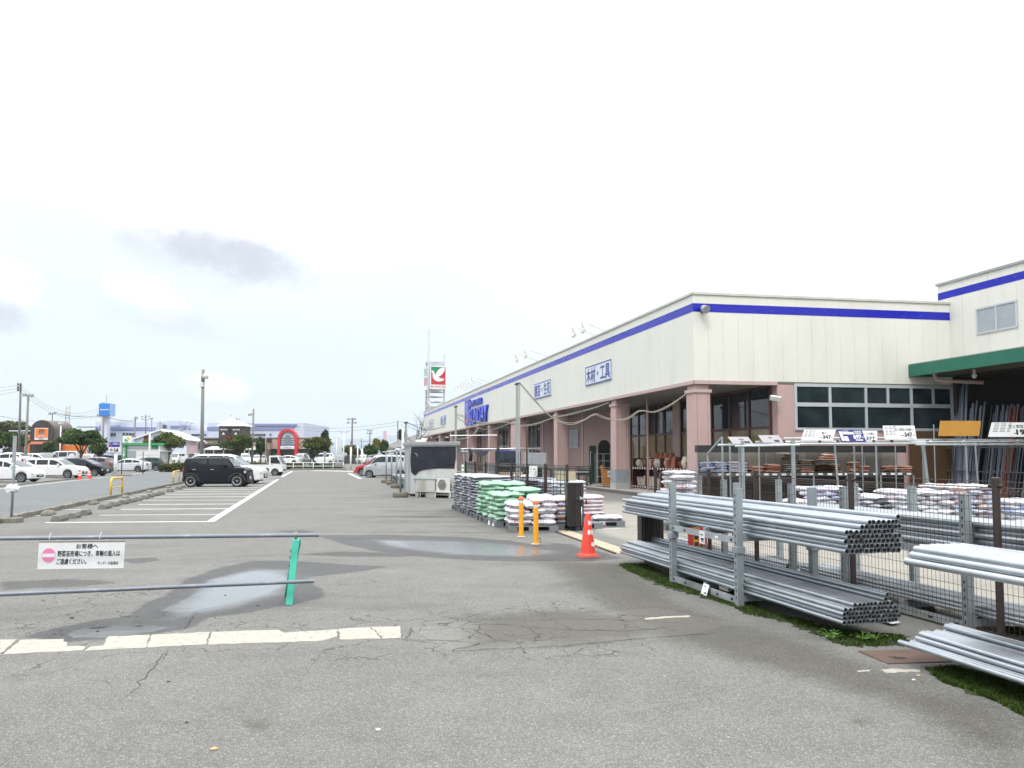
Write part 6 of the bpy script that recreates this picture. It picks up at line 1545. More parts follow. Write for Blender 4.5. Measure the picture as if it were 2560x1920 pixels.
# green trolleys, roll cage and orange bin in the arcade
M['darkgreen'] = mat('dark green plastic', (.008,.045,.022), .45, var=.15)
def on_walk(px_, py_): p = G(px_, py_, .14); return p
p = on_walk(1482,1208); e = thing('trolley_stack', 'dark green flat trolley standing upright against the arcade wall', 'trolley', p)
mb = MB(); mb.bbox(-.20,.20,-.2,.2,.0,2.15,.06); mb.build('tub', M['darkgreen'], e)
mb = MB(); mb.tube([(-.15,-.22,1.0),(-.15,-.24,1.75),(-.10,-.24,1.80),(-.04,-.23,1.78)], .018, 6); mb.build('handle', M['galv'], e)
p = on_walk(1511,1207); e = thing('plastic_tub', 'tall dark green arched tub upright behind the roll cage', 'tub', p)
pr = [(-.34,0)] + [(-.34+.02*math.sin(i), 1.6+.0) for i in (0,)] + [(.34*math.cos(R(180-i*15)), 2.05+.40*math.sin(R(i*15))) for i in range(13)] + [(.34,0)]
mb = MB(); mb.prism([(x,-.02,z) for x,z in pr], Vector((0,.25,0))); mb.build('shell', M['darkgreen'], e)
mb = MB(); mb.prism([(x*.82,-.03,.1+z*.93) for x,z in pr], Vector((0,.008,0))); mb.build('hollow', mat('tub hollow', (.004,.018,.012), .5), e)
mb = MB(); mb.tube([(x*1.02,-.04,z*1.01) for x,z in pr[1:-1]], .025, 6); mb.build('rim', M['darkgreen'], e)
p = on_walk(1510,1216); e = thing('roll_cage', 'pale metal roll cage standing in the arcade', 'roll cage', p)
mb = MB()
for x in (-.42,-.02,.40):
    for y in (-.3,.3): mb.tube([(x,y,.1),(x,y,1.68)], .011, 6)
for z in (.5,.95,1.3,1.66):
    for y in (-.3,.3): mb.tube([(-.42,y,z),(.40,y,z)], .008, 5)
mb.build('bars', M['galv_dull'], e); mb = MB(); mb.box(-.44,.42,-.32,.32,.08,.13); mb.build('base', M['galv'], e)
p = on_walk(1513,1217); e = thing('orange_bin', 'orange brown wheeled bin with white notice in the arcade', 'bin', p+Vector((.05,-.5,0)))
mb = MB(); mb.prism([(-.25,-.28,.1),(.30,-.28,.1),(.34,-.30,.88),(-.30,-.30,.88)], Vector((0,.55,0))); mb.build('body', mat('orange brown board', (.33,.13,.03), .5), e)
mb = MB(); mb.box(-.32,-.22,-.31,.26,.88,1.08); mb.build('end_board', bpy.data.materials['orange brown board'], e)
mb = MB(); mb.box(-.02,.28,-.312,-.303,.52,.80); mb.build('notice', M['paper'], e); lettering('植物用', M['signblue'], e, Vector((.0,-.314,.57)), (1,0,0), UP, .26, .18, .02)
for x in (-.2,.22): mb = MB(); mb.lathe([(0,-.015),(.05,-.015),(.05,.015),(0,.015)], 10, (x,-.2,.05), 'x'); mb.build('caster', M['black'], e)
for q, (px_, py_) in enumerate(((1436,1212),(1462,1212))):
    p = on_walk(px_, py_); e = thing('shopping_cart', 'black nested shopping cart by the arcade wall, ' + ('left' if q == 0 else 'right') + ' one', 'cart', p + Vector((0,.5,0)))
    mb = MB()
    for z in (.55,.70,.85,.98):
        for y in (-.25,.25): mb.tube([(-.4,y,z),(.4,y,z*1.02)], .014, 5)
        for x in (-.4,.4): mb.tube([(x,-.25,z),(x,.25,z)], .014, 5)
    for x in np.linspace(-.4,.4,9): mb.tube([(x,-.25,.5),(x,-.25,.98)], .009, 4); mb.tube([(x,.25,.5),(x,.25,.98)], .009, 4)
    mb.build('basket', M['darkgrey'], e); mb = MB(); mb.box(-.38,.38,-.22,.22,.5,.8); mb.build('basket_liner', M['bag_red'] if q == 0 else M['black'], e)
    mb = MB()
    for x in (-.35,.35):
        for y in (-.22,.22): mb.tube([(x,y,.08),(x*.8,y,.5)], .014, 5)
    mb.build('frame', M['darkgreen'], e)
    for x in (-.35,.35): mb = MB(); mb.lathe([(0,-.02),(.06,-.02),(.06,.02),(0,.02)], 10, (x,-.22,.06), 'y'); mb.build('wheel', M['black'], e)
p = on_walk(1400,1214); e = thing('work_table', 'dark grey work table in front of the carts', 'table', p); mb = MB(); mb.box(-.2,1.5,-.3,.4,.68,.75); mb.build('table_top', M['galv_dull'], e)
for x in (-.1,.65,1.4): mb = MB(); mb.box(x-.04,x+.04,-.25,.3,0,.68); mb.build('leg', M['darkgrey'], e)
# black crates, bench and nursery trolley near the wide pier
for q, (px_, py_, w, h_, m_, lab) in enumerate(((1330,1160,1.3,1.0,'black','black stack of trays under the arcade by the door'),(1352,1158,1.5,.75,'darkgrey','dark slatted bench under the arcade'),(1338,1152,1.4,1.75,'grey','pale grey display cabinet by the arcade door'),(1270,1160,1.6,1.9,'navy','dark blue vending cabinet beside the white post'))):
    p = D(px_, 1150, 46 if q < 3 else 47); p.z = .14; e = thing(('tray_stack','slatted_bench','display_cabinet','vending_cabinet')[q], lab, ('trays','bench','cabinet','vending machine')[q], p)
    if q == 1:
        for k in range(5): mb = MB(); mb.box(-w/2,w/2,-.3+k*.14,-.2+k*.14,h_-.05,h_); mb.build('slat', M[m_], e)
        for x in (-w/2+.1,w/2-.1): mb = MB(); mb.box(x-.05,x+.05,-.3,.3,0,h_-.05); mb.build('leg', M[m_], e)
    else:
        mb = MB(); mb.bbox(-w/2,w/2,-.4,.4,0,h_,.03); mb.build('body', M[m_], e)
        for k in range(3):
            mb = MB(); x0, x1 = -w/2+.06+k*(w-.08)/3, -w/2+.02+(k+1)*(w-.08)/3; mb.box(x0,x1,-.408,-.402,.15,h_-.12); mb.build('front_panel', M[('darkgrey','grey','frost','glass')[q]], e)

# ================================================================== CARS
M['tint'] = glass('car glass', (.022,.028,.032), .03, .35)
M['tintlight'] = glass('windscreen glass', (.10,.12,.125), .03, .8)
M['lamp'] = mat('headlamp', (.55,.56,.58), .15, .3, .05); M['taillamp'] = mat('tail lamp', (.30,.015,.02), .2, var=.05)
M['rim'] = mat('alloy rim', (.34,.35,.37), .35, .8, .05); M['rimdark'] = mat('dark rim', (.03,.03,.032), .4, .3)
M['chrome'] = mat('chrome trim', (.62,.63,.65), .15, .95, .03); M['plate'] = mat('number plate', (.62,.63,.60), .5, var=.03); M['plateyellow'] = mat('yellow number plate', (.65,.47,.05), .5, var=.03)
M['under'] = mat('car underside', (.012,.012,.013), .8)
def paint(name, col, metal=0.0, rough=.32):
    dk = max(col) < .03
    return mat('car paint ' + name, col, rough, metal, .03, 1.5, coat=.12 if dk else 1.0, rvar=.03, spec=.14 if dk else .5)
CP = {k: paint(k, *v) for k, v in dict(white=((.70,.71,.71),), pearl=((.60,.62,.66),.1), silver=((.42,.44,.46),.5), black=((.010,.012,.017),), navy=((.015,.022,.06),), grey=((.10,.105,.11),.3), maroon=((.17,.12,.125),.4), green=((.012,.045,.025),.2), red=((.42,.015,.025),)).items()}
TYPES = {
 'hatch': dict(L=4.0, W=1.70, wx=(.72,3.25), r=.31, belt=(.98,.90), prof=[(0,.95),(.10,1.22),(.30,1.42),(.7,1.50),(1.3,1.53),(1.9,1.50),(2.35,1.41),(3.2,.99),(3.6,.88),(3.9,.72),(4.0,.55)], wins=[(.30,1.15),(1.22,2.08),(2.14,3.0)], ws=(2.40,3.18), rw=(.10,.42)),
 'wagon': dict(L=4.35, W=1.69, wx=(.85,3.45), r=.31, belt=(.97,.93), prof=[(0,.95),(.10,1.30),(.28,1.46),(.8,1.53),(2.2,1.54),(2.6,1.46),(3.28,1.02),(4.05,.90),(4.28,.75),(4.35,.55)], wins=[(.30,1.05),(1.15,1.98),(2.08,3.1)], ws=(2.66,3.26), rw=(.09,.28)),
 'box': dict(L=3.42, W=1.50, wx=(.45,2.91), r=.335, belt=(1.07,1.05), prof=[(0,1.05),(.05,1.45),(.16,1.56),(.5,1.61),(2.1,1.63),(2.36,1.58),(2.74,1.10),(3.25,1.04),(3.38,.92),(3.42,.6)], wins=[(.42,1.27),(1.38,2.56)], ws=(2.40,2.72), rw=(.06,.16)),
 'keivan': dict(L=3.4, W=1.48, wx=(.42,2.90), r=.29, belt=(1.02,.98), prof=[(0,1.1),(.06,1.60),(.2,1.72),(.6,1.77),(2.0,1.78),(2.38,1.68),(2.92,1.06),(3.28,.94),(3.38,.75),(3.4,.55)], wins=[(.20,.62),(.68,1.46),(1.53,2.72)], ws=(2.42,2.90), rw=(.07,.2)),
 'van': dict(L=3.4, W=1.50, wx=(.55,2.75), r=.28, belt=(1.12,1.05), prof=[(0,1.2),(.05,1.72),(.18,1.85),(.6,1.89),(2.5,1.89),(2.75,1.82),(3.20,1.08),(3.34,.9),(3.4,.6)], wins=[(.18,1.0),(1.08,1.95),(2.02,3.0)], ws=(2.78,3.19), rw=(.06,.18)),
 'minivan': dict(L=4.6, W=1.72, wx=(.85,3.70), r=.33, belt=(1.08,1.0), prof=[(0,1.2),(.08,1.62),(.3,1.78),(.8,1.84),(2.5,1.83),(3.0,1.70),(3.75,1.08),(4.35,.92),(4.55,.75),(4.6,.55)], wins=[(.30,1.2),(1.3,2.25),(2.33,3.5)], ws=(3.04,3.73), rw=(.10,.3)),
 'suv': dict(L=4.2, W=1.76, wx=(.80,3.35), r=.34, belt=(1.10,1.02), prof=[(0,1.0),(.14,1.30),(.45,1.53),(1.0,1.62),(1.8,1.62),(2.3,1.53),(3.05,1.12),(3.85,1.0),(4.12,.82),(4.2,.55)], wins=[(.50,1.2),(1.28,2.05),(2.13,2.95)], ws=(2.34,3.03), rw=(.15,.46)),
 'sedan': dict(L=4.5, W=1.75, wx=(.90,3.60), r=.32, belt=(1.02,.92), prof=[(0,.95),(.10,1.06),(.5,1.22),(1.1,1.39),(1.9,1.47),(2.5,1.42),(3.5,.98),(4.2,.78),(4.42,.62),(4.5,.5)], wins=[(.75,1.45),(1.52,2.25),(2.32,3.25)], ws=(2.56,3.46), rw=(.2,1.05)),
}
def interp(pts, x): 
    xs_, zs_ = zip(*pts); return float(np.interp(x, xs_, zs_))
_cars = {}
def build_car(typ, col, detail=1, rim='rim', gl='tint'):
    T = TYPES[typ]; L_, W_, r = T['L'], T['W'], T['r']; prof = T['prof']; pc = CP[col]
    e = bpy.data.objects.new('parked_car', None); COL.objects.link(e); e.empty_display_size = .3
    xs_ = set(x for x, _ in prof) | set(np.linspace(.25, L_-.25, 9).round(3)); R_ = r*1.16
    for wx in T['wx']:
        for k in (-1.001,-1,-.86,-.6,-.3,0,.3,.6,.86,1,1.001): xs_.add(round(wx+k*R_,4))
    xs_ = sorted(x for x in xs_ if 0 <= x <= L_)
    belt = lambda x: T['belt'][0] + (T['belt'][1]-T['belt'][0])*x/L_
    def plan(x):
        d = min(x, L_-x); return W_/2*(1 - .10*max(0,1-d/.55)**2 - .05*max(0,1-d/.12)**2)
    def zbot(x):
        z = .21 + .10*max(0,1-x/.5) + .05*max(0,1-(L_-x)/.4)
        for wx in T['wx']:
            if abs(x-wx) < R_: z = max(z, r + math.sqrt(max(R_*R_-(x-wx)**2,0)))
        return z
    def side(x, z):
        zt = interp(prof, x); zb_ = min(belt(x), zt-.03); w = plan(x)
        if z <= zb_: return w*(1-.02*max(0,(zb_-z)/.8)**2)
        return w - (z-zb_)*.235 - .02
    mb = MB(); n = 0
    for x in xs_:
        zt, zb_, w = interp(prof, x), 0, plan(x); zb_ = min(belt(x), zt-.03); b0 = zbot(x); b0 = min(b0, zb_-.06)
        zs = zt-.07 if zt-zb_ > .2 else zb_+(zt-zb_)*.55
        half = [(w*.93,b0),(w*.985,min(b0+.06,zb_-.02)),(w,(b0+zb_)/2+.05),(w*.985,zb_),(side(x,zs),zs),(max(side(x,zs)-.11,.3),zt-.005),(.28,zt+.012)]
        mb.v += [(x-L_/2, y, z) for y, z in half] + [(x-L_/2, -y, z) for y, z in reversed(half)]; n = len(half)*2
    for i in range(len(xs_)-1):
        for j in range(n): mb.f.append((i*n+j, i*n+(j+1)%n, (i+1)*n+(j+1)%n, (i+1)*n+j)[::-1])
    mb.f += [tuple(range(n)), tuple(range((len(xs_)-1)*n, len(xs_)*n))[::-1]]; mb.mi = [0]*len(mb.f)
    mb.build('body', pc, e, True, 32)
    X = lambda x: x-L_/2
    mb = MB(); mb.box(X(.3), X(L_-.3), -W_*.40, W_*.40, .17, .62); mb.build('underbody', M['under'], e)
    for s_ in (1,-1):
        for wi, (xa, xb) in enumerate(T['wins']):
            zl = lambda x: min(belt(x)+.045, interp(prof,x)-.10); zu = lambda x: max(interp(prof,x)-.115, zl(x)+.005)
            pts = [(xa+.02,zl(xa)),(xb-.0,zl(xb))] + [(x,zu(x)) for x in np.linspace(xb,xa,6)]
            m_ = MB(); P = [(X(x), s_*(side(x,z)+.006), z) for x, z in pts]
            m_.poly(P if s_ < 0 else P[::-1]); 
            m_.build('side_window', M[gl], e)
        m_ = MB(); x = T['wins'][-1][1]-.30; zc = belt(x)+.10; y = s_*(side(x,zc)+.10); m_.bbox(X(x)-.07, X(x)+.07, min(y-s_*.07,y+s_*.09), max(y-s_*.07,y+s_*.09), zc-.06, zc+.08, .02); m_.build('mirror', pc if col != 'white' or detail else M['black'], e)
        for xa, xb in T['wins'][-2:]:
            m_ = MB(); x = xa+.12; z = belt(x)-.10; y = s_*(side(x,z)+.004); m_.box(X(x), X(x)+.19, min(y,y+s_*.02), max(y,y+s_*.02), z-.016, z+.016); m_.build('door_handle', M['chrome'] if col in ('black','grey') else pc, e)
        if detail:
            for xa, xb in T['wins'][:-1]:
                m_ = MB(); x = xb+.04; P = []; zz = [belt(x)+.03, .32]
                m_.beam((X(x), s_*(side(x,.9)+.001), zz[0]), (X(x), s_*(side(x,.4)-.002), zz[1]), .008, .004); m_.build('door_seam', M['under'], e)
        # lamps
        zl = interp(prof, L_-.14)-.09; y0 = s_*(plan(L_-.12)); m_ = MB(); m_.bbox(X(L_)-.30, X(L_)+.004-.05, min(y0-s_*.34,y0+s_*.004), max(y0-s_*.34,y0+s_*.004), zl-.17, zl-.03, .03); m_.build('headlight', M['lamp'], e)
        zt_ = belt(0)-.03; y0 = s_*plan(.05); m_ = MB(); m_.bbox(X(-.006), X(.16), min(y0-s_*.20,y0+s_*.005), max(y0-s_*.20,y0+s_*.005), zt_-.28, zt_+.02, .02); m_.build('tail_light', M['taillamp'], e)
    for nm, (xa, xb), g_ in (('windscreen', T['ws'], 'tintlight'), ('rear_window', T['rw'], gl)):
        za, zb_ = interp(prof,xa), interp(prof,xb); m_ = MB(); dxx = .010 if nm == 'windscreen' else -.010
        wa, wb = (side(xa,za-.05)-.09), (side(xb,zb_-.05)-.06)
        za -= .04 if nm == 'windscreen' else -.0; zb_ += .02
        K_ = 5; r0 = [(X(xa)+dxx, wa*(1-2*i/K_), interp(prof,xa)+.012*(1-abs(1-2*i/K_))+.006-(.03 if nm == 'windscreen' else 0)) for i in range(K_+1)]; r1 = [(X(xb)+dxx, wb*(1-2*i/K_), interp(prof,xb)+.012*(1-abs(1-2*i/K_))+.008) for i in range(K_+1)]
        mids = []
        for t in (0,.33,.66,1):
            x = xa+(xb-xa)*t; w_ = wa+(wb-wa)*t; mids += [(X(x)+dxx, w_*(1-2*i/K_), interp(prof,x)+.013*(1-(1-2*i/K_)**2)+.010) for i in range(K_+1)]
        m_.add(mids, [(t*(K_+1)+i, t*(K_+1)+i+1, (t+1)*(K_+1)+i+1, (t+1)*(K_+1)+i) for t in range(3) for i in range(K_)]); m_.build(nm, M[g_], e, True)
    zf = interp(prof, L_-.1); m_ = MB(); m_.bbox(X(L_)-.10, X(L_)+.012, -W_*.26, W_*.26, .34, max(zf-.22,.45), .02); m_.build('grille', M['black'], e)
    kei = L_ < 3.5; m_ = MB(); m_.box(X(L_)+.013, X(L_)+.022, -.165, .165, .42, .585); m_.build('number_plate', M['plateyellow' if kei and col == 'white' else 'plate'], e)
    m_ = MB(); m_.box(X(0)-.015, X(0)+.05, -.165, .165, .60, .765); m_.build('number_plate', M['plateyellow' if kei else 'plate'], e)
    # wheels
    for wx in T['wx']:
        for s_ in (1,-1):
            w = link('wheel', None, e); w.location = (X(wx), s_*(W_/2-.115), r); w.rotation_euler = (0,0,0 if s_ > 0 else math.pi)
            key = ('wheel', r, rim)
            if key not in _cars:
                t_ = MB(); t_.lathe([(r*.66,-.09),(r*.93,-.095),(r,-.06),(r,.06),(r*.93,.095),(r*.68,.10),(r*.66,.085)], 22, axis='y', caps=False)
                d_ = MB(); d_.cur = 0; d_.lathe([(0,.045),(r*.66,.045),(r*.68,.02)][::-1], 22, axis='y')
                d_.cur = 1; d_.lathe([(r*.58,.095),(r*.68,.10),(r*.68,.05),(r*.58,.05)], 22, axis='y', caps=False); d_.lathe([(0,.094),(r*.13,.09),(r*.13,.05)], 12, axis='y')
                d_.cur = 0 if rim == 'chrome' else 1
                for k in range(6):
                    a = k*math.pi/3; d_.beam((math.cos(a)*r*.1,.075,math.sin(a)*r*.1),(math.cos(a)*r*.62,.08,math.sin(a)*r*.62), r*.12, .03, up=(0,1,0))
                _cars[key] = (t_.mesh('tyre', M['rubber'], True, 40), d_.mesh('rim', [M['rimdark'], M[rim]], True, 40))
            link('tyre', _cars[key][0], w); link('rim', _cars[key][1], w)
    return e
COUNT = {}
def car(typ, col, px_, base, head, label, group, detail=1, rim='rim', gl='tint', z=0, shift=.75):
    k = (typ, col, rim, gl); g0 = G(px_, base); p = g0 + Vector((g0.x, g0.y, 0)).normalized()*shift
    if k not in _cars: e = _cars[k] = build_car(typ, col, detail, rim, gl)
    else: e = dup(_cars[k])
    e.location = (p.x, p.y, z + float(rise(p.x, p.y))); e.rotation_euler = (0,0,R(head))
    tag(e, label, {'van':'van','minivan':'van','keivan':'van'}.get(typ,'car'), group); return e
GL, GM, GR, GB = 'cars parked in the left lot', 'cars parked beside the drive lane', 'cars parked before the hut', 'cars parked beyond the hedge'
sv = car('box','black',546,1218,4,'black boxy small car with white ringed wheels, nearest in the bays', GM, rim='chrome')
mb = MB()
for wx in TYPES['box']['wx']:
    for s_ in (1,-1):
        pr = [(math.cos(R(a))*.46, math.sin(R(a))*.46) for a in range(0,181,15)]; pi_ = [(math.cos(R(a))*.385, math.sin(R(a))*.385) for a in range(180,-1,-15)]
        mb.prism([(wx-1.71+x, s_*.752, max(.335+z,.3)) for x,z in pr] + [(wx-1.71+x, s_*.752, max(.335+z,.3)) for x,z in pi_], Vector((0,-s_*.03,0)))
mb.build('arch_cladding', mat('matt black cladding', (.025,.027,.03), .55), sv)
mb = MB(); mb.box(-1.2,1.0,-.62,-.58,1.625,1.655); mb.box(-1.2,1.0,.58,.62,1.625,1.655); mb.build('roof_rail', M['black'], sv)
car('suv','white',577,1210,4,'white compact car right behind the black boxy car', GM)
car('minivan','white',566,1202,4,'white tall car third in the bay row, behind the compact one', GM)
car('keivan','silver',966,1195,180-4,'silver white tall kei van parked left of the hut frames', GR)
car('hatch','red',946,1190,180-2,'red hatchback nosing out beyond the silver kei van', GR)
car('keivan','white',953,1184.5,180-2,'white kei van parked just beyond the red hatchback', GR)
car('suv','white',972,1179,180,'white car hidden most, beyond the white kei van', GR)
car('hatch','white',18,1206.5,6,'white hatchback cut by the left photo edge', GL)
car('wagon','white',138,1196,5,'white long estate car with three side windows', GL)
car('hatch','black',208,1190.5,5,'black hatchback beside the two small traffic cones', GL)
car('suv','maroon',228,1184,186,'silver maroon car with red tail lamps behind the black hatchback', GL)
car('sedan','pearl',318,1180.8,188,'pearl white hatchback left of the parking sign pole, nose to the left' if False else 'pearl white car just right of the parking sign pole', GL)
car('suv','green',366,1177.5,188,'dark green car beside the white car by the green kiosk', GL)
car('suv','black',296,1172.5,184,'black tall car behind the parking sign', GL)
for q, (typ, col, px_, base, hd_, lab) in enumerate([
    ('hatch','white',12,1184,185,'white hatchback in the second row at the photo edge'),('suv','white',50,1181,5,'white car in the second row behind the white estate car'),
    ('wagon','white',92,1179,5,'white estate car in the second row under the tall lamp pole'),('suv','green',114,1178,-70,'dark green car in the second row under the brown arched building'),
    ('minivan','pearl',152,1176,186,'pale van with dark windows in the second row'),('sedan','white',186,1174,4,'white low car in the second row before the broad tree'),
    ('hatch','white',218,1172,-75,'white small car in the second row under the broad tree'),('sedan','grey',262,1170,184,'grey car in the second row right of the broad tree'),
    ('wagon','silver',28,1166,4,'silver car in the third row at the photo edge'),('sedan','white',70,1165,185,'white low car in the third row by the lamp pole'),
    ('suv','grey',140,1163,4,'dark grey car in the third row before the arched building'),('van','white',176,1162,184,'white van in the third row before the broad tree'),('suv','black',258,1161,4,'black car in the third row near the round blue sign')]):
    car(typ, col, px_, base, hd_, lab, 'cars in the back rows of the left lot', 0)
for q, (typ, col, px_, base, hd_, lab) in enumerate([
    ('van','white',447,1166,-98,'white kei van facing the lane behind the low hedge'),('van','white',486,1165,-90,'white kei van behind the black boxy car, beside the lamp pole'),
    ('suv','white',520,1164.5,-88,'white car behind the roof of the black boxy car'),('suv','grey',558,1164,-90,'dark car beyond the white roofs under the red leaved tree'),
    ('sedan','maroon',588,1164,-90,'dark red car beyond the white roofs'),('minivan','white',612,1165,-66,'white van with dark rear windows beside the second lamp pole'),
    ('wagon','white',645,1166,-92,'white estate car facing the hedge right of the second lamp pole'),('van','grey',690,1160,-90,'dark grey van under the red arch'),
    ('sedan','white',716,1168,184,'white low car right of the small truck, beyond the hedge'),('minivan','silver',752,1165,-92,'silver minivan facing the guard rail'),
    ('sedan','grey',779,1167,-60,'dark silver car half behind the white kei van'),('keivan','white',808,1168.5,180,'cream white kei van side on behind the guard rail'),
    ('hatch','navy',846,1167,-80,'dark blue car at the right end of the guard rail'),('hatch','white',894,1164,-92,'white car at the far entrance, left one'),
    ('wagon','white',906,1165.5,-90,'white estate car facing the far entrance'),('suv','white',926,1164,186,'white car at the far entrance, right one'),
    ('sedan','white',668,1158,184,'white car far behind the small truck cab'),('suv','silver',540,1158,3,'silver car far behind near the white canopy')]):
    car(typ, col, px_, base, hd_, lab, GB, 0, shift=0)
# small flatbed truck
def truck(px_, base, head, label):
    g0 = G(px_, base); e = thing('small_truck', label, 'truck', (g0.x, g0.y+.7, 0), R(head)); W_ = 1.47; pc = CP['white']
    mb = MB(); pf = [(.52,.34),(1.70,.34),(1.70,.62),(1.66,.98),(1.30,1.70),(1.15,1.76),(.55,1.76),(.52,1.70)]
    mb.prism([(x,-W_/2,z) for x,z in pf], Vector((0,W_,0))); mb.build('cab', pc, e)
    for s_ in (-1,1):
        mb = MB(); P = [(.66,1.05),(1.50,1.05),(1.22,1.62),(.66,1.62)]; mb.prism([(x,s_*(W_/2+.003),z) for x,z in (P if s_ < 0 else P[::-1])], Vector((0,s_*.003,0))); mb.build('side_window', M['tint'], e)
        mb = MB(); mb.bbox(1.36,1.46,min(s_*.76,s_*.90),max(s_*.76,s_*.90),1.12,1.32,.02); mb.build('mirror', M['black'], e)
        mb = MB(); mb.box(.70,.86,min(s_*.737,s_*.75),max(s_*.737,s_*.75),.93,.96); mb.build('door_handle', M['black'], e)
        mb = MB(); mb.bbox(1.58,1.712,min(s_*.42,s_*.72),max(s_*.42,s_*.72),.70,.86,.02); mb.build('headlight', M['lamp'], e)
    mb = MB(); mb.prism([(1.66+.006,-.62,1.02),(1.66+.006,.62,1.02),(1.31+.006,.58,1.67),(1.31+.006,-.58,1.67)], Vector((.006,0,.003))); mb.build('windscreen', M['tintlight'], e)
    mb = MB(); mb.box(-1.7,.50,-W_/2,W_/2,.64,.70); mb.box(-1.7,.50,-W_/2,-W_/2+.03,.70,.95); mb.box(-1.7,.50,W_/2-.03,W_/2,.70,.95); mb.box(-1.7,-1.67,-W_/2+.03,W_/2-.03,.70,.95); mb.build('flatbed', pc, e)
    mb = MB(); mb.box(-1.6,1.6,-.35,.35,.36,.64); mb.build('chassis', M['under'], e)
    mb = MB(); mb.box(1.70,1.722,-.5,.5,.42,.55); mb.build('bumper', M['darkgrey'], e)
    t_, d_ = _cars[('wheel', .28, 'rim')]
    for x in (-.95,1.05):
        for s_ in (1,-1):
            w = link('wheel', None, e); w.location = (x, s_*(W_/2-.06), .28); w.rotation_euler = (0,0,0 if s_ > 0 else math.pi); link('tyre', t_, w); link('rim', d_, w)
            mb = MB(); mb.lathe([(0,-.01),(.34,-.01),(.34,.01),(0,.01)], 18, (x, s_*(W_/2-.0), .30), 'y'); mb.build('wheel_arch', M['under'], e)
truck(656, 1189, 3, 'white small flatbed truck parked at the far end of the bays')
def z1(x, y): return (x / 3.319, 820 + y / 3.319)

# ================================================================== LEFT SIDE FURNITURE: wheel stops, boulders, hoops, signs
M['stop'] = mat('worn wheel stop concrete', (.17,.165,.15), .95, var=.25, scale=7, bump=.3, dirt=(.08,.08,.07), dirt_amt=.5, rand=.12)
def stop_mesh():
    mb = MB(); pr = [(-.075,0),(-.075,.05),(-.045,.12),(.035,.12),(.075,.05),(.075,0)]
    mb.prism([(-.26,y,z) for y,z in pr], Vector((.52,0,0)))
    for k in range(5): mb.box(-.22+k*.1,-.18+k*.1,-.080,-.074,.015,.06)
    return mb.mesh('wheel_stop', M['stop'])
sm_ = stop_mesh()
for q, (x, y) in enumerate(((495,1600),(615,1575),(710,1548),(870,1498),(950,1478),(1025,1460),(1090,1445),(1145,1432),(1200,1417),(1250,1404),(1290,1393),(1335,1382),(1410,1360),(1480,1338),(1520,1328))):
    p = G(*z1(x,y)); o = link('wheel_stop', sm_); o.location = (p.x,p.y,0); o.rotation_euler = (0,0,math.atan2(U.y,U.x)+random.uniform(-.1,.1)); o.scale = (1.15,1.5,1.2)
    tag(o, f'worn concrete wheel stop, {("nearest","second","third","fourth","fifth","sixth","seventh","eighth","ninth","tenth","eleventh","twelfth","thirteenth","fourteenth","farthest")[q]} in the row along the empty bays', 'wheel stop', 'wheel stops along the bays')
for q, (x, y, s_) in enumerate(((400,1555,.30),(780,1466,.27),(1042,1409,.24),(1240,1362,.22),(1395,1327,.22))):
    p = G(*z1(x,y)); mb = MB(); r_ = random.Random(q); mb.lathe([(0,.0),(1,0),(1.03,.22),(.94,.52),(.66,.86),(.3,1.0),(0,1.02)], 14)
    mb.v = [(a*s_*.66*(1+.06*math.sin(3*a+q)), b*s_*.6*(1+.05*math.sin(4*b)), c*s_*.52) for a,b,c in mb.v]
    o = mb.build('boulder', M['kerbstone'], None, True, 70); o.location = (p.x,p.y,0); o.rotation_euler = (0,0,R(20*q)); tag(o, f'rounded stone behind the kerb, {("nearest","second","third","fourth","farthest")[q]} of five', 'stone', 'rounded stones along the kerb')
def hoop(xl, xr, yb, yt, lab):
    a, b = G(*z1(xl,yb)), G(*z1(xr,yb-14)); d = b-a; w = max(d.length,.5); h_ = D(*z1(xl,yt), a.y).z
    e = thing('hoop_guard', lab, 'hoop guard', a, math.atan2(d.y,d.x), 'yellow hoop guards by the lane')
    mb = MB(); r_ = .045; pts = [(0,0,0),(0,0,h_-.16),(.03,0,h_-.06),(.10,0,h_-.01),(.2,0,h_),(w-.2,0,h_),(w-.10,0,h_-.01),(w-.03,0,h_-.06),(w,0,h_-.16),(w,0,0)]
    mb.tube(pts, r_, 10); mb.build('hoop', M['yellowrail'], e, True)
    mb = MB(); mb.tube([(0,0,h_*.48),(w,0,h_*.48)], .022, 8); mb.build('crossbar', M['yellowrail'], e, True)
    for x in (0,w): mb = MB(); mb.lathe([(.08,0),(.08,.02),(.05,.025)], 10, (x,0,0)); mb.build('foot_plate', M['rust'], e)
hoop(918,1012,1398,1248,'nearer yellow hoop guard at the lane edge'); hoop(1437,1486,1284,1192,'farther yellow hoop guard close to the black boxy car')
# thin post sign in a concrete block, white bag tied round it
p = G(28,1306); e = thing('sign_post', 'grey sign post seen edge on in a concrete block, plastic bag tied round it', 'sign post', p)
mb = MB(); mb.bbox(-.22,.22,-.17,.17,0,.13,.03); mb.build('block', M['kerbstone'], e)
t_ = D(33,1090,p.y).z; mb = MB(); mb.tube([(0,0,.12),(.03,0,t_)], .03, 8); mb.build('pole', M['galv_dull'], e, True)
mb = MB(); mb.beam((.03,-.03,t_-.62),(.035,-.03,t_), .09, .02); mb.build('sign_edge', M['grey'], e)
r_ = random.Random(9); mb = MB(); zc = D(28,1222,p.y).z; vs_ = []; n = 12
for j in range(6):
    for i in range(n):
        a = 6.2832*i/n; k = (.085+.03*math.sin(j*.62))*(1+r_.uniform(-.22,.22)); vs_.append((math.cos(a)*k*1.6, math.sin(a)*k*.6, zc-.08+j*.036+r_.uniform(-.02,.02)))
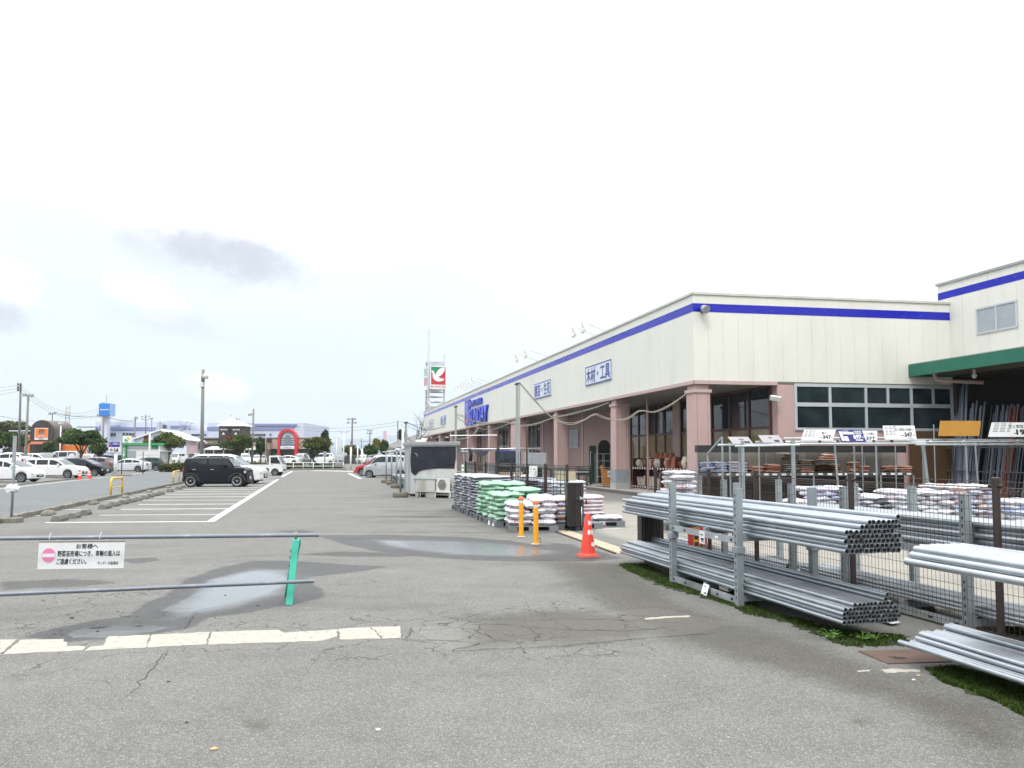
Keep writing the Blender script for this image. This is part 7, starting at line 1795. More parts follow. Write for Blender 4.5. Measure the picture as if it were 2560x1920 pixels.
mb.add(vs_, [(j*n+i, j*n+(i+1)%n, (j+1)*n+(i+1)%n, (j+1)*n+i) for j in range(5) for i in range(n)] + [tuple(range(n-1,-1,-1)), tuple(range(5*n,6*n))]); mb.build('plastic_bag', M['white'], e, True, 50)
for q, (px_, py_) in enumerate(((199,1199),(223.5,1197))):
    p = G(px_,py_); e = thing('traffic_cone', 'small red cone with white bands, ' + ('left' if q == 0 else 'right') + ' of the pair by the parked cars', 'traffic cone', p, 0, 'pair of small cones'); 
    mb = MB(); mb.bbox(-.19,.19,-.19,.19,0,.03,.03); mb.build('base', M['conebase'], e); mb = MB(); mb.lathe([(.15,.03),(.04,.68),(.03,.70),(0,.70)], 14); mb.build('cone', M['orange_red'], e, True, 40)
    for z in (.28,.46): mb = MB(); rr = lambda z: .15+(.04-.15)*(z-.03)/.65+.003; mb.lathe([(rr(z),z),(rr(z+.09),z+.09)], 14); mb.build('white_band', M['white'], e, True)
# parking sign
p = ground_at(285.5,68.5); e = thing('parking_sign', 'white parking sign with left arrow and blue shop panel on a white pole', 'sign', p)
T_ = lambda px_, py_, d=0.0: D(px_,py_,68.5+d) - p
mb = MB(); mb.tube([(0,.28,0),(0,.28,T_(286,1128).z)], .14, 10); mb.build('pole', M['white'], e, True)
c = [T_(271,1104),T_(300,1104),T_(300,1130),T_(271,1130)]; mb = MB(); mb.prism([c[3],c[2],c[1],c[0]], Vector((0,.12,0))); mb.build('board', M['white'], e)
c = [T_(271.8,1104.8,-.02),T_(299.2,1104.8,-.02),T_(299.2,1117.3,-.02),T_(271.8,1117.3,-.02)]; mb = MB(); mb.prism([c[3],c[2],c[1],c[0]], Vector((0,.018,0))); mb.build('blue_panel', M['navyb'] if 'navyb' in M else M.setdefault('navyb', mat('royal blue panel', (.02,.02,.30), .4)), e)
f_ = lambda px_, py_: T_(px_,py_,-.045)
def flatpoly(pts, m_, nm, par, fn, d=.015): mb = MB(); P = [fn(*q) for q in pts]; mb.prism(P[::-1], Vector((0,d,0))); mb.build(nm, m_, par)
lettering('SUNDAY', M['white'], e, f_(282,1111.5), (1,0,0), UP, 15.5*68.5/F, 3.3*68.5/F, .03); lettering('HOME CENTER', M['white'], e, f_(283,1107.5), (1,0,0), UP, 9*68.5/F, 1.2*68.5/F, .03)
for a0, a1, cy, m_ in ((40,270,1109.2,M['emblemblue']),(90,-110,1113.4,M['emblemred'])):
    mb = MB(); n = 10; pts = [(276.2+math.cos(R(a0+(a1-a0)*i/n))*2.6, cy-math.sin(R(a0+(a1-a0)*i/n))*2.4) for i in range(n+1)]; mb.tube([f_(*q) for q in pts], .028, 5); mb.build('emblem', m_, e)
lettering('P', M['white'], e, f_(287.6,1127)-Vector((0,.01,0)), (1,0,0), UP, 4.6*68.5/F, 6.4*68.5/F, .03); flatpoly([(285,1120.3),(294.5,1120.3),(294.5,1128.4),(285,1128.4)], M['ink'], 'parking_panel', e, f_, .03)
flatpoly([(274.3,1124.4),(278.0,1120.8),(278.9,1121.7),(277.0,1123.6),(282.6,1123.6),(282.6,1125.1),(277.0,1125.1),(278.9,1127.0),(278.0,1127.9)], M['ink'], 'arrow', e, f_, .015)

# ================================================================== BUILDINGS BEYOND
M['lav'] = mat('lavender factory wall', (.50,.55,.67), .7, var=.04, scale=.05); M['lavdark'] = mat('slate blue band', (.20,.23,.40), .6, var=.06); M['lavmid'] = mat('pale lavender wall', (.58,.62,.71), .7, var=.04, scale=.05)
M['darkbrown'] = mat('dark brown cladding', (.045,.030,.030), .6, var=.15, scale=.6); M['barrel'] = mat('brown metal roof', (.12,.095,.09), .45, .3, .1, .5); M['orange'] = mat('orange panel', (.72,.19,.03), .5, var=.05, scale=.5)
M['beige'] = mat('beige wall', (.50,.42,.34), .8, var=.05, scale=.2); M['farwin'] = glass('far window', (.05,.055,.06)); M['coral'] = mat('coral fascia', (.62,.20,.12), .5)
def part_box(e, nm, px0, px1, y0, y1, Y, dep, m_, base=None, off=0.0):
    """upright block whose front spans photo columns px0..px1 and rows y0..y1 at distance Y"""
    a, b = D(px0,y1,Y), D(px1,y0,Y); z0 = a.z if y1 is not None else 0
    if y1 is not None and y1 >= 1141: z0 = 0
    o = e.location; mb = MB(); mb.box(a.x-o.x, b.x-o.x, Y+off-o.y, Y+off+dep-o.y, z0, b.z); return mb.build(nm, m_, e)
def bld(name, label, cat, px_, Y): return thing(name, label, cat, ground_at(px_, Y))
def win_row(e, px0, px1, y0, y1, Y, n, gap=.2, nm='window', m_='farwin', frame=True):
    w = (px1-px0)/n
    for i in range(n):
        o_ = part_box(e, nm, px0+w*(i+gap/2), px0+w*(i+1-gap/2), y0, y1, Y, .06, M[m_], off=-.07)
# 1 far factory
YF = 240
fac = bld('factory_building', 'long pale lavender factory with slate blue bands far behind', 'factory', 400, YF)
part_box(fac,'wall',192,388,1078,1150,YF,40,M['lav']); part_box(fac,'band',238,388,1068,1076,YF+1,30,M['lavdark']); part_box(fac,'wall',238,392,1054,1078,YF+1.5,30,M['lavmid'])
part_box(fac,'parapet',192,240,1066,1069.5,YF-.5,1,M['grey']); part_box(fac,'band',244,345,1069.5,1074,YF-.3,.3,M['lavdark'])
part_box(fac,'wall',323,352,1051,1056,YF+3,20,M['lavmid']); part_box(fac,'wall',379,449,1052,1080,YF+6,26,M['lav']); part_box(fac,'band',385,402,1055,1058.5,YF+5.8,.2,M['lavdark']); part_box(fac,'wall',447,520,1062,1100,YF+9,30,M['lavmid']); part_box(fac,'band',425,470,1064,1069,YF+5.6,.3,M['lavdark']); part_box(fac,'wall',455,505,1076,1110,YF-4,12,M['lav'])
win_row(fac,402,417,1062.5,1070,YF+5.8,4); win_row(fac,452,463,1063,1067,YF+8.9,3)
for x0, x1 in ((264,290),(306,338)): win_row(fac,x0,x1,1082,1091,YF,4,.12)
win_row(fac,478,516,1085,1090,YF-4.1,7,.15)
part_box(fac,'wall',517,760,1057.5,1150,YF-25,30,M['lav']); part_box(fac,'band',517,735,1067,1076,YF-25.2,.3,M['lavdark']); part_box(fac,'wall',607,742,1057,1064,YF-24,20,M['lavmid']); part_box(fac,'band',636,742,1060,1065,YF-25.4,.3,M['lavdark'])
win_row(fac,624,664,1084.5,1089.5,YF-25.2,6,.12); win_row(fac,673,679,1084.5,1089,YF-25.2,1)
for px_, y0 in ((463,1053),(474,1055)):
    mb = MB(); b = D(px_,1075,YF+7)-fac.location; t = D(px_,y0,YF+7)-fac.location; mb.tube([b,t-UP*.6,t+Vector((.3,0,0)),t+Vector((1.2,0,-.2))], .42, 8); mb.build('duct', M['lavmid'], fac, True)
lettering('Panasonic', M['lavdark'], fac, D(244,1067.5,YF)+Vector((0,-.06+1.2,0))-fac.location, (1,0,0), UP, 53*YF/F, 5.6*YF/F, .03)
# cube sign tower of the factory
tw = bld('sign_tower', 'blue cube sign on a pale tower above the lavender factory', 'sign tower', 262, YF-4)
part_box(tw,'tower',250,268,1040,1150,YF-4,2.0,M['lavmid'])
a, b, c = D(247.5,1008.5,YF-6)-tw.location, D(273.5,1039.5,YF-6)-tw.location, D(282,1010,YF-3)-tw.location
mb = MB(); mb.box(a.x,b.x,a.y,a.y+3.4,b.z,a.z); mb.build('cube', mat('sky blue sign face', (.02,.20,.60), .4, var=.05, scale=.2), tw)
mb = MB(); mb.prism([(b.x+.01,a.y,b.z),(b.x+.02,a.y+3.4,b.z),(b.x+.02,a.y+3.4,a.z),(b.x+.01,a.y,a.z)], Vector((.02,0,0))); mb.build('side_face', mat('pale blue side', (.25,.38,.66), .4), tw)
lettering('Panasonic', M['white'], tw, D(250,1025,YF-6.05)-tw.location, (1,0,0), UP, 22*(YF-6)/F, 2.8*(YF-6)/F, .05)
mb = MB(); t = D(266.5,988,YF-4)-tw.location; mb.tube([(t.x,t.y,a.z),(t.x,t.y,t.z)], .09, 5); mb.build('antenna', M['grey'], tw)
mb = MB(); mb.box(a.x+.6,a.x+1.4,a.y+.3,a.y+.9,a.z,a.z+.25); mb.build('roof_fitting', M['grey'], tw)
# 2 brown barrel-vault comic cafe
YC = 150
cf = bld('arched_building', 'brown barrel roofed building with orange sign', 'building', 104, YC)
cx_, r_px = 104, 28.5; ctr = D(104,1078.5,YC); rad = r_px*YC/F; o = cf.location
arc = lambda rr, z0: [(ctr.x-o.x-rr,0,z0)] + [(ctr.x-o.x+rr*math.cos(R(180-i*12)), 0, ctr.z+rr*math.sin(R(i*12))) for i in range(16)] + [(ctr.x-o.x+rr,0,z0)]
zb_ = D(104,1104,YC).z
mb = MB(); mb.prism(arc(rad,zb_)[::-1], Vector((0,.6,0))); mb.build('front_wall', M['darkbrown'], cf)
mb = MB(); P = arc(rad*.995,zb_); mb.v = [(x,.61,z) for x,_,z in P] + [(x+1.2,5,z) for x,_,z in P]; n = len(P); mb.f = [(i+1,i,n+i,n+i+1) for i in range(n-1)]; mb.mi = [0]*len(mb.f)
for k in range(1,12):
    t = k/12; 
mb.build('barrel_roof', M['barrel'], cf, True, 50)
part_box(cf,'lower_wall',74,140,1104,1150,YC+.5,12,M['darkbrown']); part_box(cf,'fascia',73,128,1104,1110.5,YC-.6,.5,M['coral'])
part_box(cf,'side_wing',20,77,1075.5,1090,YC+1.5,8,M['darkbrown']); part_box(cf,'roof_edge',22,76,1076.0,1078,YC+1.0,.4,M['white']); part_box(cf,'side_wing',20,77,1089.5,1150,YC+1.6,8,M['darkbrown']); part_box(cf,'light_strip',38,74,1087.3,1088.8,YC+1.0,.3,M['white'])
part_box(cf,'orange_pier',66.5,75,1088,1150,YC+.9,.5,M['orange']); part_box(cf,'side_wing',140,166,1076,1150,YC+3,9,M['beige']); part_box(cf,'orange_band',145,215,1113,1150,YC+2.6,.3,M['orange']); part_box(cf,'orange_pier',60,66,1111,1150,YC+1.1,.3,M['white'])
lettering('コミック', M['white'], cf, D(42,1085.5,YC+.95)-o, (1,0,0), UP, 26*YC/F, 6*YC/F, .03)
part_box(cf,'sign_frame',86,120,1070,1099.5,YC-.12,.1,M['white']); part_box(cf,'sign_panel',87.5,118.5,1071.5,1094,YC-.2,.07,M['orange']); part_box(cf,'sign_logo',97,110,1073,1085,YC-.26,.05,M['ink'])
L_ = lambda s, px0, px1, y0, y1, m_, b_=.02: lettering(s, m_, cf, D(px0,y1,YC-.28)-o, (1,0,0), UP, (px1-px0)*YC/F, (y1-y0)*YC/F, b_)
L_('快活',98.5,108.5,1074,1079.5,M['orange']); L_('CLUB',98.5,108.5,1080.5,1084,M['offwhite']); L_('コミック',96,112,1086.2,1089.2,M['white']); L_('インターネット',90,116,1090,1093.4,M['white']); L_('24h OPEN' if False else '快活',97,108,1095.2,1098.6,M['ink'])
part_box(cf,'doorway',90,106,1112,1150,YC+.35,.14,M['black']); part_box(cf,'door_sign',88,98,1114.5,1118.5,YC+.2,.1,M['farwin'])
# 3 green and white kiosk with sign
YK = 98
kb = bld('green_kiosk', 'small white kiosk building with green roof band', 'kiosk', 356, YK)
part_box(kb,'wall',311,405,1110,1150,YK,3,M['white']); part_box(kb,'roof_band',302,409.5,1107.5,1112.5,YK-.5,4,M['greenband'] if 'greenband' in M else M.setdefault('greenband', mat('bright green band', (.05,.34,.12), .4))); part_box(kb,'green_pillar',305,314.5,1112.5,1150,YK-.35,.3,M['greenband']); part_box(kb,'green_panel',379,395,1113.5,1121,YK-.05,.04,M['greenband']); part_box(kb,'rail',313,400,1121.6,1122.3,YK-.06,.05,M['grey'])
part_box(kb,'window',317,339,1127,1147,YK-.08,.06,M['frost']); part_box(kb,'corner_post',396,400,1112.5,1150,YK-.3,.2,M['white']); part_box(kb,'vending_box',400.5,414,1128.5,1150,YK-.2,.8,M['grey']); part_box(kb,'box_roof',400,416,1127,1128.5,YK-.4,1.2,M['white'])
for z_, nm in ((1137,'panel_joint'),): part_box(kb,nm,340,396,z_,z_+.5,YK-.03,.02,M['grey'])
lettering('エコ', M['white'], kb, D(307,1131,YK-.37)-kb.location, (1,0,0), UP, 5.5*YK/F, 9*YK/F, .03); lettering('P', M['white'], kb, D(307,1142,YK-.37)-kb.location, (1,0,0), UP, 5*YK/F, 8*YK/F, .03)
sg2 = bld('logo_sign', 'white square sign with green and orange emblem above the green kiosk', 'sign', 316, YK+2)
part_box(sg2,'board',306.5,327,1089.5,1107.6,YK+2,.3,M['white']); part_box(sg2,'post',314,319,1107,1150,YK+2.1,.2,M['white'])
f2 = lambda px_, py_: D(px_,py_,YK+1.95)-sg2.location
flatpoly([(311.5,1103),(311.5,1096),(313.5,1096),(313.5,1099),(316,1098),(318.5,1101),(320,1103)], M['greenband'], 'emblem_green', sg2, f2); flatpoly([(316,1093),(321,1091.8),(323.5,1094),(323,1099),(320.5,1100),(317.5,1096.5)], M['yellowrail'], 'emblem_orange', sg2, f2); flatpoly([(310,1105.4),(323,1105.4),(323,1106.2),(310,1106.2)], M['grey'], 'print', sg2, f2)
# 4 gabled warehouse
YG = 132
wh = bld('gabled_warehouse', 'white gabled warehouse with pink side wall', 'warehouse', 420, YG)
o = wh.location; q = lambda px_, py_, d=0.0: D(px_,py_,YG+d)-o
mb = MB(); mb.prism([q(334,1160)*1.0, q(466,1160), q(466,1096), q(400,1073.5), q(334,1096)], Vector((0,.3,0))); mb.v = [(x,y,max(z,0)) for x,y,z in mb.v]; mb.build('gable_wall', M['lavmid'], wh)
mb = MB(); mb.prism([q(330,1096.5,-.5), q(400,1072.5,-.5), q(400,1076,-.5), q(330,1099.5,-.5)][::-1], Vector((0,.6,0))); mb.prism([q(400,1072.5,-.5), q(471,1099,-.5), q(471,1101.5,-.5), q(400,1076,-.5)][::-1], Vector((-2.6,14,0))); mb.build('roof', M['white'], wh)
mb = MB(); mb.prism([q(466,1160,.35), q(494,1160,9), q(494,1104,9), q(466,1098,.35)], Vector((-.2,.2,0))); mb.v = [(x,y,max(z,0)) for x,y,z in mb.v]; mb.build('side_wall', mat('pale pink cladding', (.55,.40,.42), .7, var=.06, stretch=(6,6,.3)), wh)
part_box(wh,'brown_door',359,371,1089,1107,YG-.05,.1,mat('brown door', (.18,.07,.035), .7)); part_box(wh,'window_bar',472,488,1109,1110,YG+3,.1,M['darkbrown']); part_box(wh,'window_bar',472,488,1112,1113,YG+3,.1,M['darkbrown'])
# 5 black tower restaurant
YT = 162
rs = bld('tower_restaurant', 'dark brown restaurant with white pyramid roofed tower and canopy', 'restaurant', 560, YT)
o = rs.location; part_box(rs,'wing',495.5,546,1095,1123,YT+2,9,M['darkbrown']); part_box(rs,'wing',604,650,1095,1105,YT+2,9,M['darkbrown']); part_box(rs,'wing_wall',604,649,1105,1123,YT+2.2,8,M['beige']); part_box(rs,'wing_roof',495,640,1093.5,1096,YT+1.8,9,M['grey']); part_box(rs,'sign_band',511,545,1101.5,1111,YT+1.9,.2,mat('olive sign band', (.17,.15,.10), .6))
part_box(rs,'tower',546,606,1064,1130,YT,5,M['darkbrown']); part_box(rs,'tower_slot',569,577,1064,1100,YT-.1,.2,M['black'])
a, b = D(543,1063.5,YT-.4)-o, D(609.5,1063.5,YT-.4)-o; tip = D(577,1044,YT+2.6)-o
mb = MB(); w_ = b.x-a.x; mb.v = [(a.x,a.y,a.z),(b.x,a.y,a.z),(b.x,a.y+w_,a.z),(a.x,a.y+w_,a.z),(tip.x,a.y+w_/2,tip.z),(a.x,a.y,a.z-.15),(b.x,a.y,a.z-.15),(b.x,a.y+w_,a.z-.15),(a.x,a.y+w_,a.z-.15)]; mb.f = [(0,1,4),(1,2,4),(2,3,4),(3,0,4),(0,5,6,1),(1,6,7,2),(2,7,8,3),(3,8,5,0)]; mb.mi=[0]*8; mb.build('pyramid_roof', M['white'], rs)
mb = MB(); mb.tube([(tip.x,a.y+w_/2,tip.z),(tip.x,a.y+w_/2,tip.z+.75)], .04, 5); mb.tube([(tip.x-.25,a.y+w_/2,tip.z+.4),(tip.x+.25,a.y+w_/2,tip.z+.4)], .035, 4); mb.build('finial', M['grey'], rs)
for x in (551,582):
    lettering('鮨まいもん' if False else '極みの料理', M['white'], rs, D(x,1076,YT-.05)-o, (1,0,0), UP, 17*YT/F, 3.6*YT/F, .03); flatpoly([(x+5,1087.5),(x+5,1083.5),(x+7.5,1081),(x+10,1083.5),(x+10,1087.5),(x+8.3,1087.5),(x+8.3,1085),(x+6.7,1085),(x+6.7,1087.5)], M['white'], 'emblem', rs, lambda a_, b_: D(a_,b_,YT-.06)-o, .03)
lettering('焼肉', M['white'], rs, D(513,1109,YT+1.85)-o, (1,0,0), UP, 6*YT/F, 4.5*YT/F, .02); lettering('和食処', mat('sign gold', (.42,.38,.25), .5), rs, D(521,1107.5,YT+1.85)-o, (1,0,0), UP, 12*YT/F, 3.5*YT/F, .01)
part_box(rs,'lower_wall',500,652,1123,1150,YT+3,7,mat('taupe wall', (.22,.19,.16), .8)); win_row(rs,513,545,1125.5,1136,YT+2.9,5,.2); win_row(rs,618,640,1125.5,1136,YT+2.9,3,.2)
mb = MB()
for px0, px1 in ((508,584),(612,648)):
    a, b = D(px0,1123,YT-3)-o, D(px1,1123,YT-3)-o; t0, t1 = D(px0+22,1115.5,YT+1)-o, D(px1-28,1115.5,YT+1)-o
    mb.add([a,b,t1,t0,a-UP*.15,b-UP*.15,(b.x,b.y+5,a.z),(a.x,b.y+5,a.z)], [(0,1,2,3),(4,5,1,0),(1,6,2),(7,0,3)])
mb.build('canopy_roof', M['offwhite'], rs)
for px_ in (510,533.5,558,611,622): part_box(rs,'canopy_post',px_-.9,px_+.9,1123,1150,YT-2.6,.3,M['white'])
# 6 beige hall with red arch
YA = 172
ar = bld('red_arch_hall', 'beige hall with a red arched entrance and fan window', 'hall', 718, YA)
o = ar.location; part_box(ar,'wall',640,792,1095,1122,YA,14,M['beige']); part_box(ar,'lower_wall',640,792,1122,1150,YA+.6,13,M['darkbrown']); part_box(ar,'roof_edge',640,793,1094,1095.6,YA-.2,14,mat('brown roof edge', (.16,.11,.09), .6))
win_row(ar,668,690,1124,1136,YA+.5,3,.2); win_row(ar,746,790,1124,1138,YA+.5,4,.15)
ctr = D(718,1096,YA-1.4); sc_ = YA/F
def archband(r0, r1, zlow, m_, nm, d0, d1):
    mb = MB(); out = [(r1,zlow)] + [(r1*math.cos(R(i*10)), ctr.z+r1*math.sin(R(i*10))) for i in range(19)] + [(-r1,zlow)]; inn = [(r0,zlow)] + [(r0*math.cos(R(i*10)), ctr.z+r0*math.sin(R(i*10))) for i in range(19)] + [(-r0,zlow)]
    n = len(out); X_ = ctr.x-o.x; Y0, Y1 = ctr.y-o.y+d0, ctr.y-o.y+d1
    mb.v = [(X_+x,Y0,z) for x,z in out]+[(X_+x,Y0,z) for x,z in inn]+[(X_+x,Y1,z) for x,z in out]+[(X_+x,Y1,z) for x,z in inn]
    for i in range(n-1): mb.f += [(i,i+1,n+i+1,n+i),(2*n+i+1,2*n+i,3*n+i,3*n+i+1),(i+1,i,2*n+i,2*n+i+1),(n+i,n+i+1,3*n+i+1,3*n+i)]
    mb.mi=[0]*len(mb.f); mb.build(nm, m_, ar)
archband(18*sc_, 24.3*sc_, 0, M['redarch'] if 'redarch' in M else M.setdefault('redarch', mat('red arch', (.56,.035,.05), .4, var=.06, scale=.4)), 'arch', 0, 1.6)
mb = MB(); pr = [(18.2*sc_*math.cos(R(i*10)), ctr.z+18.2*sc_*math.sin(R(i*10))) for i in range(19)]; zl = D(718,1118,YA).z
mb.prism([(ctr.x-o.x+x, .6-1.4+.0, z) for x,z in pr+[(-18.2*sc_,zl),(18.2*sc_,zl)]][::-1], Vector((0,.2,0))); mb.build('fan_window', glass('arch glass', (.03,.06,.11)), ar)
for i in range(15):
    a = R(12+i*11.15); mb = MB(); c0_ = Vector((ctr.x-o.x, -.86, ctr.z)); mb.beam(c0_+Vector((math.cos(a)*8.8*sc_,0,math.sin(a)*8.8*sc_)), c0_+Vector((math.cos(a)*18*sc_,0,math.sin(a)*18*sc_)), .13, .05, up=(0,1,0)); mb.build('spoke', M['white'], ar)
for s_ in (-1,1):
    for k in range(4): mb = MB(); z = ctr.z-(2+k*5)*sc_; mb.beam(Vector((ctr.x-o.x+s_*8.8*sc_,-.86,z)), Vector((ctr.x-o.x+s_*18*sc_,-.86,z)), .13, .05, up=(0,1,0)); mb.build('spoke', M['white'], ar)
pr = [(8.8*sc_*math.cos(R(i*15)), ctr.z+8.8*sc_*math.sin(R(i*15))) for i in range(13)]; mb = MB(); mb.prism([(ctr.x-o.x+x, -.90, z) for x,z in pr+[(-8.8*sc_,zl),(8.8*sc_,zl)]][::-1], Vector((0,.05,0))); mb.build('centre_panel', mat('grey arch panel', (.17,.22,.25), .3), ar)
part_box(ar,'name_board',699.5,736.5,1115,1122.5,YA-1.1,.2,M['white']); part_box(ar,'base_band',699.5,736.5,1110.5,1115,YA-1.0,.2,mat('blue grey band', (.10,.19,.28), .5)); lettering('arabur' if False else 'arabux', M['ink'], ar, D(707,1120.5,YA-1.15)-o, (1,0,0), UP, 22*sc_, 2.6*sc_, .02)
part_box(ar,'doorway',699.5,736.5,1122.5,1150,YA-.6,.1,M['black'])
# 7 low grey-roofed arcade continuing past the shop
lr = bld('grey_roof_arcade', 'low grey sheet roofed arcade beyond the home centre', 'building', 1000, 112)
o = lr.location; a, b, c_, d_ = D(974,1121,108)-o, D(1066,1098,108)-o, D(1075,1085,118)-o, D(1000,1106,125)-o
mb = MB(); mb.v = [tuple(p) for p in (D(970,1122,112)-o, D(1085,1106,104)-o, D(1085,1088,112)-o, D(1040,1086,122)-o, D(975,1110,124)-o)] ; mb.v += [(x,y,z-.25) for x,y,z in mb.v]; mb.f = [(0,1,2,3,4),(5,6,1,0),(9,8,7,6,5),(9,5,0,4)]; mb.mi=[0]*4; mb.build('roof', mat('grey sheet roof', (.13,.125,.12), .6, var=.08, stretch=(.3,4,4)), lr)
part_box(lr,'fascia',972,1080,1118,1125,112.6,.3,mat('brown grey fascia', (.20,.16,.13), .7)); part_box(lr,'wall',985,1080,1124,1150,116,6,M['pink'])
M['pylon'] = mat('pale grey pylon steel', (.40,.42,.46), .5)
# 8 pylon sign of the supermarket
YP = 132
py = bld('pylon_sign', 'white lattice pylon with green and red dove sign', 'sign tower', 1090, YP)
o = py.location; Q = lambda px_, py_, d=0.0: D(px_,py_,YP+d)-o
for px_, yt, d in ((1072,822,0),(1065.5,902,2.6),(1111,885,1.2)):
    t = Q(px_,yt,d); mb = MB(); mb.tube([(t.x,t.y,0),t], .17, 8); mb.build('post', M['pylon'], py, True)
for yy in (904,909,978,990,1003,1016): 
    mb = MB()
    for p0, p1 in (((1072,yy,0),(1111,yy+3,1.2)),((1072,yy,0),(1065.5,yy+4,2.6)),((1065.5,yy+4,2.6),(1111,yy+3,1.2))): mb.tube([Q(*p0),Q(*p1)], .10, 6)
    mb.build('brace', M['pylon'], py)
fl, fr_ = Q(1075.5,914.5,-.3), Q(1115.5,917.5,.75); fb = Q(1075.5,972.5,-.3); rl, rb_ = Q(1059.5,919,3.4), None
rv = Vector((fr_.x-fl.x, fr_.y-fl.y, 0)); Hs = fl.z-fb.z; b0_ = Vector((fl.x,fl.y,fb.z)); lv = Vector((rl.x-fl.x, rl.y-fl.y, 0)); W_ = rv.length; rn = rv.normalized(); nn = rn.cross(UP)
mb = MB(); mb.prism([b0_, b0_+rv, b0_+rv+lv, b0_+lv], UP*Hs); mb.build('sign_box', M['white'], py)
S_ = lambda x, y, k=1: b0_ + rv*x + UP*(Hs*y) + nn*(.012*k)
flat = lambda pts, m_, nm, k: (lambda mb: (mb.poly([S_(x,y,k) for x,y in pts]), mb.build(nm, m_, py)))(MB())
M['sred'] = mat('sign red', (.50,.025,.045), .4); M['sgreen'] = mat('sign green', (.01,.24,.10), .4)
flat([(.06,.20),(.96,.20),(.96,.97),(.06,.97)], M['sred'], 'red_field', 1); flat([(.06,.72),(.20,.70),(.34,.62),(.55,.85),(.80,.97),(.06,.97)], M['sgreen'], 'green_field', 2)
dove = [(.055,.765),(.10,.80),(.16,.815),(.23,.77),(.28,.69),(.33,.62),(.40,.74),(.53,.86),(.70,.94),(.92,.955),(.90,.84),(.80,.70),(.66,.60),(.50,.525),(.60,.49),(.72,.47),(.86,.47),(.86,.41),(.74,.36),(.58,.335),(.42,.34),(.28,.39),(.18,.47),(.145,.57),(.15,.66),(.12,.72),(.06,.745)]
flat(dove, M['white'], 'dove', 3)
lettering('ヨークベニマル', M['sred'], py, S_(.05,.045,2), rn, UP, W_*.92, Hs*.125, .03)
flat2 = lambda pts, m_, nm: (lambda mb: (mb.poly([b0_+lv*x+UP*(Hs*y)-lv.normalized().cross(UP)*.012 for x,y in pts][::-1]), mb.build(nm, m_, py)))(MB())
flat2([(.25,.20),(.95,.20),(.95,.55),(.25,.55)], mat('faded sign red', (.52,.30,.32), .5), 'side_field'); flat2([(.25,.62),(.95,.62),(.95,.95),(.25,.95)], mat('faded sign green', (.38,.52,.44), .5), 'side_field')

# ================================================================== POLES, WIRES
M['conpole'] = mat('concrete pole', (.20,.195,.175), .85, var=.12, scale=2, stretch=(1,1,.2)); M['steelpole'] = mat('brown grey pole', (.13,.12,.115), .6, var=.1)
def lamp_pole(px_, Y, ytop, r_, label, heads, m_='conpole', lean=1.5, group=None, r2=None):
    p = ground_at(px_, Y); t = D(px_+lean, ytop, Y); e = thing('lamp_pole', label, 'lamp pole', p, 0, group); top = t-p
    mb = MB(); mb.tube([(0,0,0), top], r_, 10, r2=r2 or r_*.72); mb.build('pole', M[m_], e, True)
    for (ox, oz, s_, k) in heads:
        c = top + Vector((ox,-.15,oz)); mb = MB(); mb.tube([top+UP*oz, c], .06, 5)
        if k == 'disc': mb.lathe([(0,-.2),(s_,-.1),(s_,.1),(s_*.8,.16),(0,.18)], 14, c, 'y'); mb.build('lamp', M['offwhite'], e, True, 40)
        else: mb.bbox(c.x-s_,c.x+s_,c.y-s_*.6,c.y+s_*.6,c.z-s_*.8,c.z+s_*.8,s_*.25); mb.build('lamp', M['grey'], e)
    return e
e = lamp_pole(504.5, 58, 924, .15, 'tall concrete lamp pole behind the black boxy car', [(.24,-.52,.20,'disc'),(.30,-.62,.15,'box')], lean=3.5)
top = Vector((D(508,924,58).x-e.location.x,0,D(508,924,58).z)); mb = MB(); mb.bbox(top.x-.19,top.x+.10,-.2,.1,top.z-1.35,top.z-1.0,.04); mb.build('control_box', M['offwhite'], e); mb = MB(); mb.tube([top-UP*1.0,top-UP*.55], .14, 8); mb.build('sleeve', M['steelpole'], e)
lamp_pole(630, 112, 1022, .17, 'concrete lamp pole between the small truck and white cars', [(-.45,-.7,.26,'disc'),(-.55,-.9,.2,'box')], lean=4)
lamp_pole(64, 76, 986, .14, 'concrete lamp pole with two floodlights in the left lot', [(-.28,-.05,.20,'box'),(.42,-.12,.20,'box')], lean=7)
lamp_pole(336, 150, 1043, .2, 'lamp pole in front of the lavender factory', [(.25,-.1,.3,'box')], lean=2); lamp_pole(130, 170, 1032, .16, 'lamp pole rising behind the brown barrel roof', [(-.5,-.2,.3,'box'),(.7,-.05,.3,'box')], 'steelpole', lean=1)
lamp_pole(879, 150, 1048, .2, 'tall pole with four floodlights beyond the white entrance lamps', [(-.75,0,.24,'box'),(.5,.05,.24,'box'),(-.85,-.7,.24,'box'),(.65,-.7,.24,'box'),(0,.1,.22,'box')], 'steelpole', lean=2)
lamp_pole(924, 180, 1076, .18, 'farther pole with four floodlights before the mountains', [(-.45,0,.24,'box'),(.5,0,.24,'box'),(-.55,-.7,.24,'box'),(.35,-.7,.24,'box')], 'steelpole', lean=1)
for px_, Y, yt, lab in ((859,118,1083,'white twin armed street lamp at the entrance, taller one'),(841,150,1098,'white twin armed street lamp at the entrance, farther one')):
    p = ground_at(px_,Y); t = (D(px_,yt,Y)-p).z; e = thing('street_lamp', lab, 'street lamp', p, 0, 'twin armed street lamps'); mb = MB(); mb.tube([(0,0,0),(0,0,t)], .11, 8, r2=.07); mb.build('pole', M['white'], e, True)
    for s_ in (-1,1): mb = MB(); mb.tube([(0,0,t),(s_*.30,0,t+.05),(s_*.62,0,t+.28)], .045, 5); mb.beam((s_*.40,0,t+.12),(s_*.68,0,t+.34), .16, .06); mb.build('lamp_arm', M['grey'], e)
